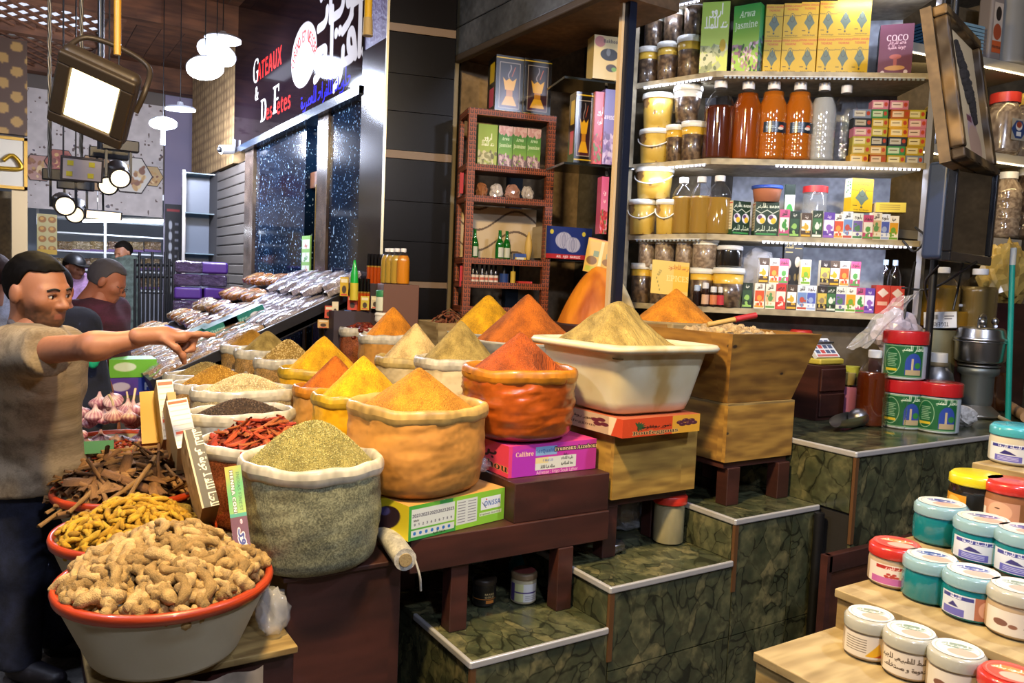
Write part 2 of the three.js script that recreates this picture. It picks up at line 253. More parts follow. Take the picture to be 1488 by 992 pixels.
// ---------------------------------------------------------------- staircase of green marble going up to the right
const SX = [1.19, 1.73, 2.33, 2.83, 7], SY = [0.46, 0.6, 0.76, 1.01], SZ = -2.02, ZL = -1.87;
{
  const st = new THREE.Group(); st.name = 'marble_staircase'; st.userData = { kind: 'structure', label: 'green marble staircase with metal nosings under the spice stall' }; scene.add(st);
  for (let i = 0; i < 4; i++) {
    const z0 = i === 3 ? -4.4 : -3.3, zf = i === 3 ? ZL : SZ;
    obj('core', span(SX[i] + 0.01, SX[i + 1] + (i < 3 ? 0.01 : 0), 0, SY[i] - 0.022, z0, zf - 0.012), M.joint, st);
    obj('tread', span(SX[i] - 0.004, SX[i + 1], SY[i] - 0.022, SY[i], z0, zf, 0, i * 0.37), M.marble, st);
    obj('riser', span(SX[i] - 0.002, SX[i] + 0.012, i ? SY[i - 1] + 0.002 : 0, SY[i] - 0.024, z0, zf - 0.014, 0, i * 0.21), M.marble, st);
    const cuts = i === 3 ? [SX[3], 3.3, 3.9, 4.6, 5.2] : [SX[i], i === 2 ? 2.66 : SX[i + 1], SX[i + 1]];
    for (let k = 0; k < cuts.length - 1; k++) if (cuts[k + 1] - cuts[k] > 0.02) for (const [a, b] of i === 0 ? [[0, SY[0] - 0.024]] : [[0, 0.3], [0.305, SY[i] - 0.024]]) obj('side_tile', span(cuts[k] + 0.003, cuts[k + 1] - 0.003, a, b, zf - 0.012, zf, 0, i * 0.5 + k * 0.3), M.marble, st);
    obj('nosing', merge([span(SX[i] - 0.008, SX[i + 1] + (i === 3 ? 0 : -0.005), SY[i] - 0.02, SY[i] + 0.004, zf - 0.006, zf + 0.008, 0.006), span(SX[i] - 0.01, SX[i] + 0.006, SY[i] - 0.02, SY[i] + 0.004, i === 0 ? -2.42 : -2.5, zf + 0.006, 0.006)]), mat(0xc2c2c4, 0.35, 0.45), st);
    obj('corner_strip', span(SX[i] - 0.006, SX[i] + 0.014, i ? SY[i - 1] - 0.12 : 0, SY[i] - 0.02, zf - 0.008, zf + 0.005), mat(0x6b4a2c, 0.5, 0.4), st);
  }
}
// ---------------------------------------------------------------- sweet shop on the left: fascia, pilaster, starry panels, shutter
const XS = 1.9;
{
  const w = new THREE.Group(); w.name = 'wall_sweet_shop'; w.userData.kind = 'structure'; scene.add(w);
  M.star = phy(0xffffff, 0.08, { map: dataTex(512, (u, v) => { const n = tn(u, v, 90, 21, 1), m = tn(u, v, 37, 33, 2), b = tn(u, v, 4, 44, 3); const s = smooth(0.42, 0.56, n) + smooth(0.52, 0.66, m) * 0.8; return lerpC([8 + 6 * b, 26 + 14 * b, 46 + 18 * b], [190, 220, 240], clamp(s)); }), specularIntensity: 0.4 });
  M.brownStone = phy(0xffffff, 0.2, { map: dataTex(128, (u, v) => { const n = tn(u, v, 6, 91, 4); return lerpC([52, 42, 36], [104, 88, 76], clamp(0.5 + n)); }) });
  const zEnd = -4.49;
  obj('pilaster', span(XS, XS + 0.4, 0, 3.05, -4.89, zEnd, 0.004), phy(0x6a6a86, 0.16, { map: M.brownStone.map }), w);
  obj('upper_pilaster', span(XS + 0.01, XS + 0.4, 3.05, 4.2, -4.89, zEnd), std(0x574a72, 0.6, { bumpMap: speck, bumpScale: 0.004 }), w);
  const q1 = atX(478, 300, XS + 0.05).z, q2 = atX(463, 300, XS + 0.05).z, q3 = atX(441, 300, XS + 0.05).z, q4 = atX(370, 300, XS + 0.05).z, q5 = atX(358, 300, XS + 0.05).z, q6 = atX(317, 300, XS + 0.05).z;
  obj('star_panel', span(XS + 0.05, XS + 0.2, 0, 2.9, q1, -4.89), M.star, w);
  obj('stone_post', span(XS + 0.03, XS + 0.5, 0, 2.9, q2, q1), M.brownStone, w);
  obj('star_panel', span(XS + 0.06, XS + 0.2, 0, 2.9, q4, q3), M.star, w);
  obj('stone_post', span(XS + 0.03, XS + 0.3, 0, 2.9, q5, q4), M.brownStone, w);
  obj('shop_back', span(XS + 0.9, XS + 1, 0, 2.9, q4, -4.5), mat(0x1c2530, 0.5), w);
  obj('soffit', span(XS - 0.02, XS + 1, 2.78, 2.84, q5, -4.89), mat(0x1a2a3c, 0.25), w);
  obj('fascia_body', span(XS + 0.02, XS + 0.35, 2.84, 4.2, -8.4, -4.89), M.black, w);
  obj('door_lintel', span(XS + 0.1, XS + 0.4, 2.3, 2.42, q3, q2), M.beamWood, w);
  // roller shutter, slat by slat
  for (let y = 0; y < 2.7; y += 0.1) obj('shutter_slat', tr(bx(0.03, 0.094, q5 - q6, 0, 0, 0, 0.012), XS + 0.05, y, (q5 + q6) / 2), mat(0x7c746c, 0.4, 0.6), w);
  obj('shutter_backing', span(XS + 0.07, XS + 0.1, 0, 2.72, q6, q5), M.black, w);
  obj('upper_front', span(XS + 0.02, XS + 0.3, 2.72, 4.2, -10.6, -8.4), std(0xffffff, 0.8, { map: dataTex(128, (u, v) => { const a = Math.abs(Math.sin(u * 25)) * Math.abs(Math.sin(v * 31)), n = tn(u, v, 9, 15, 3); return lerpC([108, 82, 50], [168, 138, 92], clamp(a * 0.7 + n * 0.4 + 0.2)); }) }), w);
  obj('lower_front', span(XS + 0.05, XS + 0.2, 0, 2.72, -11.5, q6), mat(0x4a4644, 0.6), w);
  // doorway: gold pole and paper
  const zP = (q2 + q3) / 2; obj('door_pole', cyl(0.02, 0.02, 2.3, XS + 0.06, 0, q2 - 0.05), mat(0xb08c3c, 0.3, 0.8), w);
  const sg = thing('notice_strip', 'green and white notice strip in the sweet shop doorway', 'notice', [XS + 0.03, 1.3, q2 - 0.2]);
  sg.rotation.y = -Math.PI / 2; obj('sheet', tr(printBox(0.2, 0.62, 0.012, faceSet(print(40, 120, (g) => { fill(g, '#8fc46a', 0, 0, 40, 120); for (let i = 0; i < 6; i++) { fill(g, '#e8efe0', 3, 6 + i * 19, 34, 14); arab(g, pick(['بيع', 'حلوى', 'العاب']), 20, 16 + i * 19, 9, i % 2 ? '#3f8f3c' : '#b03a30'); } })), '#7fb65c'), 0, 0.0, 0), M.print, sg); obj('stand', bx(0.06, 1.3, 0.012, 0, -1.3, 0), mat(0xa08040, 0.4, 0.6), sg);
  // sign
  const sign = thing('shop_sign', 'black glossy shop sign with red GATEAUX lettering and white oval', 'sign', [XS, 0, 0]);
  const z0 = -8.3, z1 = -4.89, y0 = 2.84, y1 = 4.2;
  const rc = print(700, 280, (g, W, H) => {
    fill(g, '#170f14', 0, 0, W, H);
    const S = (px, py) => { const q = atX(px, py, XS); return [(q.z - z0) / (z1 - z0) * W, (y1 - q.y) / (y1 - y0) * H]; };
    const T = (s, px, py, sz, c, o) => { const [x, y] = S(px, py); txt(g, s, x, y, sz, c, o); };
    T('G', 372, 103, 60, '#e6e2d4', { font: 'serif' }); T('ATEAUX', 391, 93, 44, '#d02a26', { sx: 0.95 });
    T('D', 383, 160, 56, '#e6e2d4', { font: 'serif' }); T('es', 391, 162, 38, '#d02a26'); T('F', 401, 145, 66, '#e6e2d4', { font: 'serif' }); T('etes', 412, 150, 40, '#d02a26'); T('&', 373, 136, 36, '#c9c5b8');
    const [ex, ey] = S(441, 80), [ex2] = S(460, 80), [, ey2] = S(441, 35); disc(g, '#cfc6c2', ex, ey, Math.abs(ex2 - ex), Math.abs(ey2 - ey) * 1.02);
    g.save(); g.translate(ex, ey + 34); 'CERINO ET NEISER'.split('').forEach((ch, i, a) => { const an = (i - (a.length - 1) / 2) * 0.145; g.save(); g.rotate(an); txt(g, ch, 0, -62, 24, '#b5342e', { sx: 0.7 }); g.restore(); }); g.restore();
    const A = (s, px, py, sz, c, lw) => { const [x, y] = S(px, py); arab(g, s, x, y, sz, c, { lw }); };
    A('لافراح', 497, 92, 95, '#cfcac6', 1.5); A('حلويات', 505, 10, 95, '#cfcac6', 1.5); A('حلويات الافراح العصرية', 470, 140, 24, '#2a28b8', 1.4);
  });
  obj('sign_face', printPlane(z1 - z0, y1 - y0, rc).rotateY(-Math.PI / 2).translate(0, (y0 + y1) / 2, (z0 + z1) / 2), phy(0xffffff, 0.06, { map: atlasTex, specularIntensity: 0.5 }), sign);
  obj('bottom_trim', span(-0.015, 0.02, y0 - 0.05, y0, z0, z1), mat(0x2a2e3a, 0.2, 0.7), sign); obj('sign_box', span(0.004, 0.02, y0, y1, z0, z1), M.black, sign);
  const lead = mat(0x10131c, 0.3);
  // yellow post hanging in front of the pilaster
  const yp = thing('yellow_tube', 'yellow tube with a clear end cap hanging by the blue pilaster', 'tube', P(535, 24, 4.6)); obj('tube_body', cyl(0.022, 0.022, 1.3, 0, -0.02, 0), mat(0xd9a916, 0.4), yp); obj('end_cap', cyl(0.03, 0.026, 0.1, 0, -0.11, 0), mat(0xb89a5c, 0.5), yp);
}
// soffit lamps of the sweet shop
for (const [px, py, rr] of [[500, 187, 0.12], [456, 205, 0.12], [435, 217, 0.12], [415, 228, 0.12], [395, 236, 0.12], [379, 243, 0.1]]) {
  const q = atX(px, py, XS + 0.3); const o = thing('disc_downlight', 'white disc light in a row under the dark shop sign', 'lamp', q, 0, 'disc lights under the sweet shop sign');
  obj('lamp_disc', cyl(rr, rr, 0.012, 0, 0, 0, 28), std(0xffffff, 0.5, { emissive: 0xdff0ff, emissiveIntensity: 3 }), o); obj('rim', new THREE.TorusGeometry(rr, 0.008, 6, 28).rotateX(Math.PI / 2).translate(0, 0.008, 0), M.chrome, o); obj('stem', cyl(0.008, 0.008, Math.max(0.02, 2.78 - q.y), 0, 0.012, 0), M.chrome, o);
  const l = new THREE.PointLight(0xcfe6ff, 0.5); l.position.set(0, -0.06, 0); l.castShadow = true; l.shadow.radius = 4; o.add(l);
}
// ---------------------------------------------------------------- black tiled column with brown bands, steel edge
const TURN = -16.5 * Math.PI / 180, cw = V3(Math.cos(TURN), 0, -Math.sin(TURN));
{
  const c = new THREE.Group(); c.name = 'wall_column'; c.userData.kind = 'structure'; const q = atX(560, 250, XS); c.position.set(q.x, 0, -4.48); c.rotation.y = TURN; scene.add(c);
  const W = 0.405; obj('core', span(0.004, W - 0.004, 0, 4.2, -0.5, -0.012), M.joint, c);
  M.blackTile = phy(0x0a080a, 0.3, { bumpMap: blotch, bumpScale: 0.0003, specularIntensity: 0.35 });
  let y = 3.12; // band centre heights from the picture
  for (const [b, t] of [[0, 0.86], [0.86, 1.07], [1.07, 1.32], [1.32, 1.57], [1.57, 1.61], [1.61, 1.85], [1.85, 2.09], [2.09, 2.34], [2.34, 2.39], [2.39, 2.62], [2.62, 2.84], [2.84, 3.08], [3.08, 3.13], [3.13, 3.36], [3.36, 3.6], [3.6, 4.2]]) {
    const band = t - b < 0.07; obj(band ? 'band' : 'tile', span(0.002, W - 0.002, b + 0.002, t - 0.002, -0.012, band ? 0.006 : 0), band ? mat(0x6e5a48, 0.5) : M.blackTile, c);
  }
  obj('edge_strip', span(-0.012, 0.002, 1.2, 4.2, -0.02, 0.008), mat(0xd8cfae, 0.3, 0.7), c);
}
// ---------------------------------------------------------------- spice shop shell
const XH = 2.33;
{
  const w = new THREE.Group(); w.name = 'wall_spice_shop'; w.userData.kind = 'structure'; scene.add(w);
  M.shopBeige = std(0xb59a78, 0.85, { map: blotch });
  obj('side_wall', span(XH + 0.03, 4.6, 0, 3.9, -4.75, -4.55), M.shopBeige, w);
  obj('back_wall', span(3.4, 3.5, 0.9, 3.9, -4.55, -3.2), std(0x6d675f, 0.85, { map: blotch }), w);
  obj('rear_wall', span(6.3, 6.4, 0.9, 3.9, -3.6, 1.0), std(0x8d7a5c, 0.85, { map: blotch }), w);
  obj('rear_wall', tr(bx(3, 3, 0.1), 5.0, 0.9, -3.6), std(0x8d7a5c, 0.85, { map: blotch }), w);
  const so = obj('soffit', span(XH + 0.04, 2.86, 3.02, 3.1, -4.55, -3.05), std(0x8a6a4a, 0.8, { map: blotch }), w);
  obj('jamb', span(XH - 0.02, XH + 0.05, 0, 3.6, -4.52, -4.46), mat(0x16130f, 0.5, 0.5), w); obj('jamb_strip', span(XH - 0.01, XH + 0.02, 0.9, 3.0, -4.45, -4.43), mat(0xa89878, 0.4, 0.6), w);
  // shutter curtain rolled half way: long slats
  const sl = std(0x6d737c, 0.5, { metalness: 0.5, map: blotch, bumpMap: speck, bumpScale: 0.001 });
  for (let k = 0; k < 6; k++) obj('shutter_slat', span(XH - 0.01, XH + 0.015, 3.0 + k * 0.17, 3.165 + k * 0.17, -4.5, -2.3, 0.008, k * 0.3), sl, w);
  obj('shutter_bar', span(XH - 0.02, XH + 0.03, 2.96, 3.0, -4.5, -2.3, 0.01), mat(0x4a4038, 0.6, 0.4), w);
  obj('shutter_box', span(XH + 0.02, XH + 0.06, 3.0, 4.2, -4.5, -2.3), M.black, w);
  obj('sign_end', span(XH - 0.03, XH - 0.01, 3.42, 4.2, -4.5, -4.2), mat(0x6a2c18, 0.5), w);
  // white and blue-black door post at the left end of the shelves
  const q = P(896, 200, 3.95); obj('post', span(q.x - 0.012, q.x + 0.012, 0.9, 3.1, q.z - 0.012, q.z + 0.012), mat(0xc9b08a, 0.6), w);
  const q2 = P(907, 200, 3.94); obj('dark_post', span(q2.x - 0.022, q2.x + 0.022, 0.9, 3.1, q2.z - 0.022, q2.z + 0.022), mat(0x10182c, 0.3), w);
}
// ================================================================ STALL
const boxThing = (name, label, cat, g, m) => tag(obj(name, g, m), label, cat);
{ // benches and tables that carry the sacks
  const c = thing('red_cabinet', 'dark red painted wooden cabinet under the anise sack, worn at its edges', 'cabinet');
  obj('body', span(0.675, 1.035, 0.0, 0.735, -4.35, -2.215, 0.004), M.redWood, c); obj('top_board', span(0.66, 1.045, 0.735, 0.75, -4.37, -2.2, 0.004, 0.3), M.redWood, c);
  const l = thing('low_red_box', 'low dark red wooden box carrying the ginger basin', 'box');
  obj('body', span(0.3, 0.67, 0, 0.575, -2.7, -2.12, 0.004), M.redWood, l); obj('top_board', span(0.16, 0.672, 0.575, 0.595, -2.62, -2.09, 0.004), M.woodRaw, l);
  const s = thing('basin_stand', 'plain wooden stand under the row of basins', 'stand'); obj('body', span(0.24, 0.64, 0, 0.6, -4.1, -2.72), M.redWood, s); obj('top_board', span(0.16, 0.65, 0.6, 0.62, -4.12, -2.7), M.woodRaw, s);
  const t = thing('red_bench', 'dark red wooden bench with legs standing on the marble step', 'bench');
  obj('apron', span(1.065, 1.87, 0.69, 0.8, -2.72, -2.215, 0.004), M.redWood, t); obj('raised_box', span(1.455, 1.87, 0.8, 0.94, -2.7, -2.225, 0.004, 0.4), M.redWood, t);
  for (const [x, z] of [[1.255, -2.26], [1.675, -2.24], [1.255, -2.66], [1.675, -2.66]]) obj('leg', span(x - 0.033, x + 0.033, SY[0], 0.69, z - 0.03, z + 0.03, 0.004, x), M.redWood, t);
  const u = thing('red_trestle', 'dark red trestle with square legs under the pale wooden crate', 'trestle');
  obj('top_board', span(1.88, 2.3, 0.8, 0.832, -2.7, -2.26), M.redWood, u); for (const [x, z] of [[1.915, -2.29], [2.255, -2.4], [1.915, -2.66], [2.255, -2.66]]) obj('leg', span(x - 0.033, x + 0.033, SY[1], 0.8, z - 0.03, z + 0.03, 0.004), M.redWood, u);
  const v = thing('red_leg_frame', 'dark red leg frame under the two stacked crates', 'trestle'); obj('rail', span(2.42, 2.8, 0.915, 0.94, -2.6, -2.18), M.redWood, v); for (const [x, z] of [[2.475, -2.2], [2.77, -2.19], [2.475, -2.56], [2.77, -2.56]]) obj('leg', span(x - 0.036, x + 0.036, SY[2], 0.915, z - 0.03, z + 0.03, 0.004), M.redWood, v);
  for (const [x0, x1, y, z0, z1, lab] of [[1.06, 1.5, 0.84, -4.4, -2.76, 'long dark bench under the yellow powder sacks'], [1.54, 2.12, 0.95, -4.42, -2.78, 'long dark bench under the pale powder sacks'], [2.16, 2.72, 1.16, -4.36, -2.78, 'tall dark bench under the red powder tray']]) { const b = thing('back_bench', lab, 'bench'); obj('top', span(x0, x1, y - 0.03, y, z0, z1), M.redWood, b); for (const [a, c2] of [[x0 + 0.04, z0 + 0.04], [x1 - 0.04, z0 + 0.04], [x0 + 0.04, z1 - 0.04], [x1 - 0.04, z1 - 0.04]]) obj('leg', span(a - 0.03, a + 0.03, z1 - c2 < 0.1 && a > 1.2 && c2 > -3.3 ? (a < 1.73 ? SY[0] : a < 2.33 ? SY[1] : SY[2]) : 0, y - 0.03, c2 - 0.03, c2 + 0.03), M.redWood, b); }
}
// ---------------------------------------------------------------- crates of raw wood
function plankCrate(o, x0, x1, y0, y1, z0, z1, flare, m, n = 1) { // four walls of boards and a bottom, open at the top
  const w = 0.018;
  const cx = (x0 + x1) / 2, cz = (z0 + z1) / 2, hx = (x1 - x0) / 2, hz = (z1 - z0) / 2;
  for (let k = 0; k < n; k++) {
    const ya = mixN(y0, y1, k / n) + (k ? 0.002 : 0), yb = mixN(y0, y1, (k + 1) / n), fa = flare * (ya - y0) / (y1 - y0), fb = flare * (yb - y0) / (y1 - y0);
    for (const [sx, sz] of [[0, 1], [0, -1], [1, 0], [-1, 0]]) {
      const L = sz ? hx : hz - w, g = new THREE.BoxGeometry(L * 2, yb - ya, w); g.translate(0, (ya + yb) / 2, 0); const p = g.attributes.position;
      for (let i = 0; i < p.count; i++) { const f = p.getY(i) > (ya + yb) / 2 ? fb : fa; p.setX(i, p.getX(i) * (L + f) / L); p.setZ(i, p.getZ(i) + f + (sz ? hz : hx) - w / 2); }
      if (sz === -1) g.rotateY(Math.PI); else if (sx) g.rotateY(sx * Math.PI / 2);
      g.translate(cx, 0, cz); g.computeVertexNormals(); uvBox(g, k * 0.31 + sx * 0.2 + x0, k * 0.2); obj('board', g, m, o);
    }
  }
  obj('bottom', span(x0 + w, x1 - w, y0, y0 + w, z0 + w, z1 - w), m, o);
}
const grainMat = (tint, s, k) => std(tint, 0.75, { map: withRepeat(woodTex(0xb89a58, 0x7d6130, { s, knots: k, rings: 9 }), 1.7) });
{
  const a = thing('low_crate', 'pale plank crate with wavy grain on the red trestle', 'crate'); plankCrate(a, 1.885, 2.31, 0.834, 1.07, -2.68, -2.225, 0, (() => { return grainMat(0xf0e6b8, 22, []); })());
  obj('lid', span(1.885, 2.31, 1.07, 1.078, -2.68, -2.225), M.woodRaw, a);
  const b = thing('square_crate', 'square raw wood crate with knots standing on dark red legs', 'crate'); plankCrate(b, 2.41, 2.815, 0.942, 1.17, -2.66, -2.165, 0, grainMat(0xecd8a4, 31, [[0.86, 0.42, 0.02], [0.2, 0.8, 0.012]]));
  obj('lid', span(2.41, 2.815, 1.17, 1.178, -2.66, -2.165), M.woodRaw, b);
  const c = thing('flared_crate', 'flared wooden trough with sloping sides on top of the square crate', 'crate'); plankCrate(c, 2.42, 2.81, 1.18, 1.462, -2.64, -2.18, 0.075, grainMat(0xe2c68c, 41, [[0.15, 0.4, 0.016], [0.7, 0.2, 0.012]]));
  const d = thing('flower_crate', 'small flared wooden box full of dried flowers behind the yellow powder', 'crate'), q = P(655, 476, 4.5); plankCrate(d, q.x - 0.13, q.x + 0.13, 1.162, 1.39, q.z - 0.16, q.z + 0.12, 0.03, M.woodPale);
}
// ---------------------------------------------------------------- powders
const powder = (c, c2, bump = 0.0025, rep = 5) => std(c, 0.95, { map: withRepeat(mottle[c % 3], rep), bumpMap: withRepeat(speck, rep), bumpScale: bump * 2 });
const heapY = (h, pw, s, rough, scoop) => (x, z, R) => {
  const r = Math.min(1, Math.hypot(x, z) / R), a = Math.atan2(z, x); let e = Math.pow(r, pw); let tip = Math.sqrt(e * e + 0.004) - 0.06 * (1 - r);
  let y = h * (1 - tip) + rough * h * fbm(x * 9 / 0.2 * 0.2 + s, z * 9 + s * 2, s, 3) * (1 - r * 0.7) + rough * 0.12 * h * Math.sin(a * 9 + s + 6 * nz(a * 2, s)) * r * (1 - r);
  if (scoop) { const d = Math.hypot((x - scoop[0]) / scoop[2], (z - scoop[1]) / scoop[3]); y -= h * scoop[4] * (1 - smooth(0.7, 1.0, d)); }
  return y;
};
function heapGeo(R, fy, nu = 64, nv = 26, wob = 0.02, s = 1) {
  return gridGeo(nu, nv, (u, v) => { const a = u * Math.PI * 2, r = (1 - Math.pow(1 - v, 1.2)) * R * (1 + wob * Math.sin(a * 3 + s)); const x = Math.cos(-a) * r, z = Math.sin(-a) * r; const k = Math.abs(z) + fy(x, z, R) * 0.6; return [x, v === 1 ? fy(x, z, R) - 0.012 : fy(x, z, R), z, x, z]; }, true);
}
const seedGeo = new THREE.IcosahedronGeometry(1, 0);
function seeds(parent, R, fy, n, size, colors, name) {
  const m = new THREE.InstancedMesh(seedGeo, std(0xffffff, 0.8), n), q = new THREE.Quaternion(), c = new THREE.Color(), mm = new THREE.Matrix4();
  for (let i = 0; i < n; i++) { const r = Math.sqrt(rnd()) * R * 0.97, a = rnd(0, 6.283), x = Math.cos(a) * r, z = Math.sin(a) * r; q.setFromEuler(new THREE.Euler(rnd(0, 6.3), rnd(0, 6.3), rnd(0, 6.3))); mm.compose(V3(x, fy(x, z, R) + size[1] * 0.4, z), q, V3(size[0], size[1], size[1]).multiplyScalar(rnd(0.75, 1.25))); m.setMatrixAt(i, mm); c.setHex(pick(colors)); m.setColorAt(i, c); }
  m.name = name; m.userData.kind = 'stuff'; shade(m); parent.add(m); return m;
}
// open sack: bag with folds, rolled rim, heap. c = centre of the rim, y0 = base
function sackBag(R, H, s, sq, wr) {
  return gridGeo(56, 22, (u, v) => {
    const a = -u * Math.PI * 2, n = 1 / Math.pow(Math.pow(Math.abs(Math.cos(a)), sq) + Math.pow(Math.abs(Math.sin(a)), sq), 1 / sq);
    let r = R * n * (0.93 + 0.09 * Math.sin(Math.min(1, v * 1.25) * Math.PI * 0.62) + 0.02 * nz(Math.cos(a) * 1.5 + s, v * 2, Math.sin(a) * 1.5));
    if (v < 0.1) r *= 0.86 + 0.14 * Math.sqrt(v / 0.1);
    r += wr * (nz(Math.cos(a) * 2 + s, v * 12 + Math.sin(a * 2 + s) * 0.8, Math.sin(a) * 2) * 0.005 + nz(Math.cos(a) * 9 + s, v * 5, Math.sin(a) * 9) * 0.004) * smooth(0.02, 0.3, v);
    return [Math.cos(a) * r, v * H, Math.sin(a) * r, u * R * 6.28, v * H];
  }, true);
}
function sackRim(R, s, sq, t = 0.017, hgt = 0.026) {
  return gridGeo(72, 12, (u, v) => {
    const a = -u * Math.PI * 2, b = v * Math.PI * 2, n = 1 / Math.pow(Math.pow(Math.abs(Math.cos(a)), sq) + Math.pow(Math.abs(Math.sin(a)), sq), 1 / sq), w = 1 + 0.18 * nz(Math.cos(a) * 3 + s, Math.sin(a) * 3, s);
    const r = R * n * (0.985 + 0.012 * nz(Math.cos(a) * 4, Math.sin(a) * 4, s)) + Math.cos(b) * t * w * 0.8, y = Math.sin(b) * hgt * w + 0.007 * nz(Math.cos(a) * 2.5 + s * 3, Math.sin(a) * 2.5, 2);
    return [Math.cos(a) * r, y, Math.sin(a) * r, u * 2, v * 0.1];
  }, true);
}
const grainy = dataTex(256, (u, v) => { const a = 255 * clamp(0.82 + 0.36 * tn(u, v, 90, 4, 1) + 0.16 * tn(u, v, 6, 9, 3), 0.25, 1); return [a, a * 0.98, a * 0.93]; });
const bagMat = (c, c2, o = {}) => { return phy(c, o.rough ?? 0.5, { map: o.weave > 0.3 ? withRepeat(grainy, 3.6) : withRepeat(mottle[c % 3], 1.5), bumpMap: speck, bumpScale: o.bump ?? 0.0008, clearcoat: o.coat ?? 0.25, clearcoatRoughness: 0.25 }); };
function sack(spec) {
  const { px, py, w, apex, base, heap, bag, rim, label, cat = 'sack', s = 1, pw = 1.05, rough = 0.05, sq = 2.3, wr = 1, scoop, seed, name = 'spice_sack', dn, off } = spec;
  const D = spec.D ?? w * spec.d / FOCAL, d = spec.d ?? D * FOCAL / w, c = P(px, py, d), R = D / 2, H = c.y - base, o = thing(name, label, cat, [c.x, base, c.z], spec.turn ?? (spec.zs ? 0 : 0.15 * s));
  obj('bag', sackBag(R, H, s, sq, wr), bag, o); obj('rolled_rim', sackRim(R, s, sq).translate(0, H, 0), rim, o);
  const hh = Math.max(0.04, (py - apex) * d / FOCAL * 1.04), fy = heapY(hh, pw, s * 3.1, rough, scoop);
  const hp = obj('heap', heapGeo(R * 0.985, fy, 72, 30, 0.015, s).translate(0, H - 0.012, 0), heap, o);
  if (seed) { const f2 = (x, z, r) => fy(x, z, r) + H - 0.012; seeds(o, R * 0.97, f2, seed[0], seed[1], seed[2], 'seeds'); }
  o.scale.z = spec.zs ?? 1; return o;
}
const rimW = phy(0xe4dcc6, 0.4, { map: blotch, clearcoat: 0.3 }), rimY = phy(0xe0b62a, 0.4, { map: blotch }), rimO = phy(0xd98a1e, 0.4, { map: blotch, clearcoat: 0.3 });
const pYellow = powder(0xe8b010, 0xd09204), pCurry = powder(0xc88a22, 0x9c640c, 0.004, 6), pPap = powder(0xac5010, 0x8e2404, 0.004, 6), pOr = powder(0xd98c1c, 0xc07410), pFen = powder(0xb9a25c, 0x94803c, 0.004, 8), pCream = powder(0xdcc184, 0xbfa05c), pRed = powder(0xc06812, 0xb84408, 0.003), pAnise = powder(0x9a9152, 0x6f6a34, 0.004, 8), pPale = powder(0xd6c496, 0xb7a26c, 0.003, 8), pMust = powder(0xbb8a2c, 0x94660f, 0.003, 8), pCor = powder(0xab8c46, 0x80642a, 0.004, 8), pDark = powder(0x4a382a, 0x2c2018, 0.004, 8);
const bTan = bagMat(0xc98f45, 0xa86826), bPap = bagMat(0xa84e12, 0x8e2c08, { rough: 0.28, coat: 0.9 }), bAn = bagMat(0x8f937c, 0x6f745c, { weave: 0.4, bump: 0.0015 }), bYel = bagMat(0xd8a412, 0xb8860a, { rough: 0.35 }), bCl = bagMat(0xb8925a, 0x92703c, { rough: 0.25, coat: 0.8, weave: 0.5 }), bPaleB = bagMat(0xcfc09a, 0xa8946a, { weave: 0.5 }), bSackW = bagMat(0xcbbb96, 0), bOr = bagMat(0xd09a50, 0xb07a30, { rough: 0.3, coat: 0.7 }), bChi = bagMat(0x9a5434, 0x6d3a2a, { rough: 0.25, coat: 0.9, weave: 0.6 });
const anise = { seed: [5200, [0.0042, 0.0016], [0xa39a58, 0x857d40, 0xb8ae70, 0x6d6836, 0x94905a]] };
sack({ px: 453, py: 672, w: 190, D: 0.4, apex: 608, base: 0.752, heap: pAnise, bag: bAn, rim: rimW, label: 'full sack of green-brown anise seed with a white rolled rim', s: 1, pw: 1.5, rough: 0.08, ...anise });
sack({ px: 607, py: 592, w: 179, D: 0.42, apex: 530, base: 0.918, heap: pCurry, bag: bTan, rim: phy(0xdcb468, 0.4, { map: blotch }), label: 'tan sack heaped with golden curry powder on the green carton', s: 2, sq: 2.8, rough: 0.07, pw: 0.95 });
sack({ px: 755, py: 540, w: 156, D: 0.4, apex: 480, base: 1.064, heap: pPap, bag: bPap, rim: rimO, label: 'orange plastic sack heaped with red paprika, a hollow scooped out', s: 3, wr: 2.2, pw: 0.95, rough: 0.07, scoop: [0.06, 0.13, 0.085, 0.06, 0.32], turn: 0 });
sack({ px: 385, py: 645, w: 175, d: 2.76, zs: 0.88, apex: 615, base: 0.752, heap: powder(0x9a3a10, 0x6d2408, 0.004), bag: bChi, rim: rimW, label: 'clear bag of dried red chillies with a white rim', s: 4, pw: 1.6, cat: 'sack', name: 'chilli_sack' });
sack({ px: 350, py: 603, w: 150, d: 3.1, zs: 0.64, apex: 576, base: 0.752, heap: pDark, bag: bagMat(0x9aa0a8, 0x70747c, { rough: 0.2, coat: 0.9 }), rim: rimW, label: 'white bag of black peppercorns behind the chillies', s: 5, pw: 1.4, seed: [2600, [0.0032, 0.0032], [0x4a382a, 0x2f241c, 0x5e4a38, 0x3a2a20]] });
sack({ px: 356, py: 571, w: 146, d: 3.42, zs: 0.64, apex: 540, base: 0.752, heap: pPale, bag: bPaleB, rim: rimW, label: 'sack of pale sesame seed with a thick white rim', s: 6, pw: 1.4, seed: [2600, [0.0032, 0.002], [0xdccb9c, 0xc2ae78, 0xe8dab4]] });
sack({ px: 316, py: 562, w: 122, d: 3.73, zs: 0.64, apex: 528, base: 0.752, heap: pMust, bag: bCl, rim: rimW, label: 'bag of golden brown seed next to the sesame', s: 7, pw: 1.2, seed: [1800, [0.0034, 0.0024], [0xbf8f30, 0x9a6c14, 0xd0a244]] });
